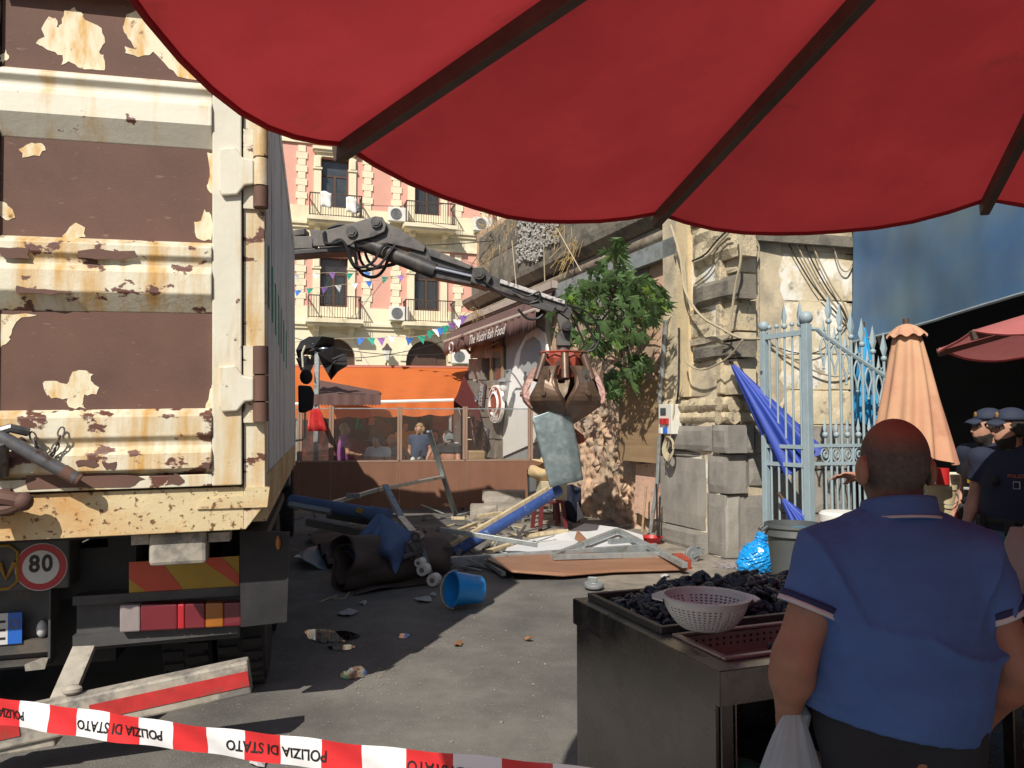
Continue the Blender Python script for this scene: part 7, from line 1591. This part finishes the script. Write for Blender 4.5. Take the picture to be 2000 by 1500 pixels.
# ================================================================ police tape
m_tr=mat('tape_red',(.62,.03,.035),.35,var=.04); m_tww=mat('tape_white',(.78,.78,.80),.35,var=.03)
A=P(-140,1367,2.3);Bq=P(1260,1545,1.66); dv=(Bq-A); LT=dv.length
def tape(s_,h):   # s along 0..1, h across -.5...5
    p=A.lerp(Bq,s_); p.z-=.012*4*s_*(1-s_); tw=.12*math.sin(s_*9)+.08*math.sin(s_*23+1); up=Vector((.0,math.sin(tw),math.cos(tw))); n_=Vector((0,-1,0))
    return p+up*(h*.072)+Vector((0,.004*math.sin(h*5+s_*60),0))
t=root('police_tape','red and white police tape stretched across the foreground','tape',Matrix.Identity(4))
# stripe borders measured along the tape
us=[-140,-82,-22,38,95,150,212,272,338,405,478,548,628,707,793,885,980,1080,1185,1260]
def sofu(u):
    lo,hi=0,1
    for _ in range(40):
        m=(lo+hi)/2; p=A.lerp(Bq,m); uu=1000+p.x/ (p.y*math.cos(PITCH)+(p.z-CAMH)*math.sin(PITCH))*FPX
        if uu<u: lo=m
        else: hi=m
    return lo
ss=[sofu(u) for u in us]; b=MB()
for i in range(len(ss)-1):
    b.grid(lambda u,v:tape(ss[i]+(ss[i+1]-ss[i])*u,v-.5),6,4,mi=0 if i%2==0 else 1)
b.m=[0 if ((k//24)%2==0) else 1 for k in range(len(b.f))]
b.build('ribbon',[m_tr,m_tww],t,True,recalc=False,ang=180)
for u0,u1 in((-70,48),(152,318),(443,638),(795,1010),(1120,1250)):
    tx=text_mb('POLIZIA DI STATO',.036,bold=.0008); xs_=[p[0] for p in tx.v]; mn,mx=min(xs_),max(xs_); s0,s1=sofu(u0),sofu(u1)
    out=[]
    for x,_,z in tx.v:
        f=(x-mn)/(mx-mn); s_=s1+(s0-s1)*f; p=tape(s_,-z/.072-.02); out.append(tuple(p+Vector((0,-.0016,0))))
    tx.v=out; tx.build('print',m_ink,t,recalc=False)
# ================================================================ fig tree rooted in the wall
m_fig=mat('fig_leaf',(.095,.17,.06),.5,var=.35,vs=3,bump=.15,bs=20,back=.25); m_fig2=mat('young_fig_leaf',(.19,.32,.05),.5,var=.25,vs=3,back=.3); m_bark=mat('grey_bark',(.16,.13,.1),.9,bump=.4,bs=20)
def figleaf(sz,m,seed):
    rd=random.Random(seed); out=[]
    lob=[(0,.32),(18,.5),(38,.30),(58,.78),(78,.46),(90,1.0)]
    pts=[]
    for a,r in lob: pts.append((a,r*rd.uniform(.9,1.1)))
    full=[(a-0,r) for a,r in pts]+[(180-a,r*rd.uniform(.9,1.1)) for a,r in pts[-2::-1]]
    vs=[(0,0,0)]; 
    for a,r in full: vs.append((sz*r*math.cos(R(a))*.85,sz*r*math.sin(R(a))-.05*sz,-.22*sz*r*r*abs(math.cos(R(a)))+rd.uniform(-.03,.03)*sz-.12*sz*r*r))
    b=MB(); n=len(full); b.add(vs,[(0,1+i,2+i) for i in range(n-1)]+[(0,n,1)]); return b.mesh('leaf',m,True,recalc=False,ang=180)
LF=[figleaf(.17,m_fig,1),figleaf(.2,m_fig,2),figleaf(.15,m_fig,3),figleaf(.14,m_fig2,4)]
fig=root('fig_tree','leafy fig tree growing out of the old wall behind the grapple','tree',WL)
def inpoly(p,poly):
    x,y=p; c=False
    for i in range(len(poly)):
        (x0,y0),(x1,y1)=poly[i-1],poly[i]
        if (y0>y)!=(y1>y) and x<(x1-x0)*(y-y0)/(y1-y0+1e-9)+x0: c=not c
    return c
PG=[[(1095,565),(1130,548),(1162,515),(1190,482),(1205,462),(1225,500),(1232,535),(1265,545),(1300,565),(1310,590),(1292,625),(1266,640),(1246,662),(1222,682),(1190,690),(1150,690),(1110,675),(1078,648),(1062,622),(1088,592)],[(1205,700),(1235,688),(1262,695),(1272,712),(1250,735),(1238,752),(1222,742),(1200,725)],[(1170,735),(1195,722),(1215,740),(1218,765),(1195,775),(1175,755)]]
rd=random.Random(21); stuff=MB(); nl=0; k=0; anch=[]
while nl<520:
    pg=PG[0] if rd.random()<.84 else (PG[1] if rd.random()<.6 else PG[2]); us_=[p[0] for p in pg]; vs_=[p[1] for p in pg]
    u,v=rd.uniform(min(us_),max(us_)),rd.uniform(min(vs_),max(vs_))
    if not inpoly((u,v),pg): continue
    if rd.random()<.25 and nv((u*.02,v*.02,1),1.3)>.18: continue
    dep=-.05-rd.random()**.7*(.75 if pg is PG[0] else .35); p=WL.px(u,v,dep)
    E_=Euler((R(rd.uniform(95,150)),R(rd.uniform(-35,35)),R(rd.uniform(-60,75)))); Mx=Matrix.Translation(p)@E_.to_matrix().to_4x4()@Matrix.Rotation(R(180+rd.uniform(-60,60)),4,'Z')@Matrix.Scale(rd.uniform(1.0,1.7),4)
    i=3 if rd.random()<.16 else rd.randrange(3)
    if nl<300: obj('leaf',LF[i],fig,M=Mx)
    else:
        me=LF[i]; stuff.add([Mx@(q_.co) for q_ in me.vertices],[list(f.vertices) for f in me.polygons])
    if nl%14==0: anch.append(p)
    nl+=1
stuff.build('foliage',m_fig,fig,recalc=False,kind='stuff')
O1=WL.px(1215,640,.4); b=MB(); b.tube([O1,WL.px(1200,630,-.1),WL.px(1190,590,-.3),WL.px(1200,520,-.3)],.04,8,rs=[.07,.06,.045,.02]); b.build('trunk',m_bark,fig,True)
for a in anch:
    b=MB(); s0=WL.px(1196,600,-.2); b.tube([s0,s0.lerp(a,.5)+Vector((0,.05,.08)),a],.014,5,rs=[.022,.016,.007]); b.build('branch',m_bark,fig,True)
# dry weeds and roots on the wall (uncountable)
m_dry=mat('dry_grass',(.42,.30,.13),.9,var=.3,vs=10); b=MB()
def tuft(u,v,n,L,y=-.02,down=False,spread=.5):
    for k in range(n):
        p=WL.px(u+rd.gauss(0,8),v+rd.gauss(0,5),y); d=Vector((rd.gauss(0,spread),rd.uniform(-.7,-.05),(-1 if down else 1)*rd.uniform(.2,1))).normalized()*L*rd.uniform(.5,1.2)
        b.tube([p,p+d*.5+Vector((0,0,.05)),p+d+Vector((0,0,-.1*L))],.005,3)
tuft(958,450,26,.4);tuft(965,480,16,.35,down=True);tuft(950,560,26,.35);tuft(940,530,18,.3);tuft(1095,445,14,.4,.05,True);tuft(1130,470,18,.45,.05,True,.2);tuft(1110,500,14,.35,.05,True,.3);tuft(930,620,20,.3);tuft(1000,440,12,.3,down=True)
b.build('dry_weeds',m_dry,None,kind='stuff',M=WL.M,label='dry grass and hanging roots on the old wall',cat='weeds')
# ================================================================ cables
def cable(fr,pts,y,m,label,r_=.012):
    q=[fr.px(u,v,y if len(p_)<3 else p_[2]) for p_ in pts for u,v in [p_[:2]]]; out=[]
    for i in range(len(q)-1):
        p0=q[max(i-1,0)];p1=q[i];p2=q[i+1];p3=q[min(i+2,len(q)-1)]
        for k_ in range(6):
            t_=k_/6; out.append(.5*((2*p1)+(p2-p0)*t_+(2*p0-5*p1+4*p2-p3)*t_*t_+(3*p1-p0-3*p2+p3)*t_**3))
    out.append(q[-1]); b=MB(); b.tube(out,r_,6); return b.build('wall_cable',m,None,True,M=fr.M,label=label,cat='cable',group='cables on the old wall')
cable(WL,[(1440,440),(1447,500),(1436,560),(1428,620),(1424,655),(1410,665)],-.14,m_cable,'pale cable running down the corner of the pillar',.016)
cable(WL,[(1310,440),(1328,500),(1336,560),(1352,595),(1375,622),(1410,642),(1445,660),(1486,662)],-.14,m_cable,'pale cable slanting across the quoins to the gate post',.016)
cable(WL,[(1425,446),(1400,470),(1378,496),(1352,510)],-.12,m_cabled,'dark cable high on the quoins')
cable(WL,[(1430,448),(1405,474),(1382,500),(1356,512)],-.13,m_cable,'pale cable beside the dark one high on the quoins')
cable(WL,[(1338,690),(1345,712),(1372,722),(1408,708),(1432,688),(1450,664)],-.16,m_cable,'slack cable loop low on the quoins')
cable(WL,[(1336,500),(1340,560),(1347,612)],-.05,m_cable,'short pale cable on the yellow plaster strip')
cable(WL,[(1326,640),(1326,700),(1324,770),(1318,800)],-.03,m_cabled,'dark cable down to the socket box',.014)
for i in range(4): cable(WF,[(1530+16*i,455),(1556+14*i,505),(1590+12*i,560),(1625+9*i,602),(1664,636+6*i)],.04,m_cable if i%2 else m_cabled,('first','second','third','fourth')[i]+' cable from the left slanting down the plastered wall',.010)
cable(WF,[(1455,455),(1470,505),(1478,512),(1482,480),(1466,455)],-.05,m_cable,'hanging cable loop beside the pillar top',.01)
cable(WF,[(1500,664),(1545,700),(1600,728),(1640,735),(1668,722)],.03,m_cable,'cable sagging across the wall behind the gate',.012)
cable(WF,[(1500,672),(1560,690),(1610,680),(1660,620)],.03,m_cabled,'thin dark cable behind the gate spears',.008)
cable(WF,[(1625,470),(1640,520),(1655,530),(1666,510)],.03,m_cable,'cable hook near the tarpaulin edge',.01)
def wire(a,c_,sag,label,r_=.012,m=m_cabled):
    b=MB(); b.tube(hang(a,c_,sag,14),r_,4); b.build('overhead_wire',m,None,label=label,cat='wire',group='overhead wires')
wire(P(560,452,30),P(965,470,18),.3,'wire from the palazzo to the old wall below the upper balconies'); wire(P(700,400,32),P(900,395,32),.1,'wire along the palazzo under the umbrella'); wire(P(890,545,31),P(960,455,18),.2,'wire slanting from the lower balcony to the wall'); wire(P(640,560,31),P(700,440,31),.0,'thin wire crossing the left lower window'); wire(P(560,690,26),P(900,655,24),.4,'low wire above the orange awning'); wire(P(560,655,27),P(880,690,26),.3,'second low wire above the orange awning')
wire(WL.w(WL.px(1000,470,-.3)),WL.w(WL.px(1010,575,-.45)),0,'hanging pale wire on the parapet',.01,m_cable); wire(WL.w(WL.px(1062,478,-.3)),WL.w(WL.px(1064,550,-.3)),0,'vertical pale wire in front of the gutter',.01,m_cable); wire(WL.w(WL.px(1090,450,-.3)),WL.w(WL.px(1135,530,-.3)),0,'slanting pale wire in front of the gutter',.01,m_cable)
# ================================================================ bunting
FC={'w':mat('flag_white',(.7,.72,.75),.8),'p':mat('flag_purple',(.3,.16,.5),.8),'g':mat('flag_green',(.02,.38,.27),.8),'b':mat('flag_blue',(.04,.18,.6),.8)}
def bunt(label,D0,D1,fl,ends_):
    t=root('bunting',label,'bunting',Matrix.Identity(4)); n=len(fl); b=MB()
    Dof=lambda u:D0+(D1-D0)*(u-ends_[0][0])/(ends_[1][0]-ends_[0][0])
    pts=[P(*ends_[0],D0)]+[P(u,v-4,Dof(u)) for u,v,_ in fl]+[P(*ends_[1],D1)]; b.tube(pts,.008,4); b.build('string',m_rope,t)
    for u,v,c in fl:
        p=P(u,v-4,Dof(u)); w_=.11; b=MB(); b.add([(p.x-w_,p.y,p.z),(p.x+w_,p.y+.04,p.z),(p.x+rd.uniform(-.08,.08),p.y+rd.uniform(-.1,.1),p.z-.22)],[(0,1,2)]); b.build('flag',FC[c],t,solid=.006,recalc=False)
bunt('upper string of small pennants across the palazzo windows',26,24,[(577,540,'w'),(617,538,'w'),(648,536,'p'),(683,538,'g'),(717,535,'b'),(752,545,'g'),(782,542,'p')],((540,540),(840,520)))
bunt('second string of small pennants slanting over the lower window',26,24,[(582,571,'b'),(605,567,'g'),(634,565,'p'),(660,561,'w'),(692,557,'w'),(720,553,'b')],((540,575),(800,540)))
bunt('low string of pennants just above the orange awning',22,20,[(596,668,'b'),(705,664,'b'),(724,664,'g'),(744,664,'p'),(765,660,'w'),(800,663,'b'),(822,660,'g')],((560,672),(880,650)))
bunt('short string of pennants by the brown awning',20,18,[(842,650,'g'),(852,647,'w'),(862,644,'b'),(872,640,'g'),(884,634,'p'),(893,628,'w'),(905,620,'p')],((830,656),(925,600)))
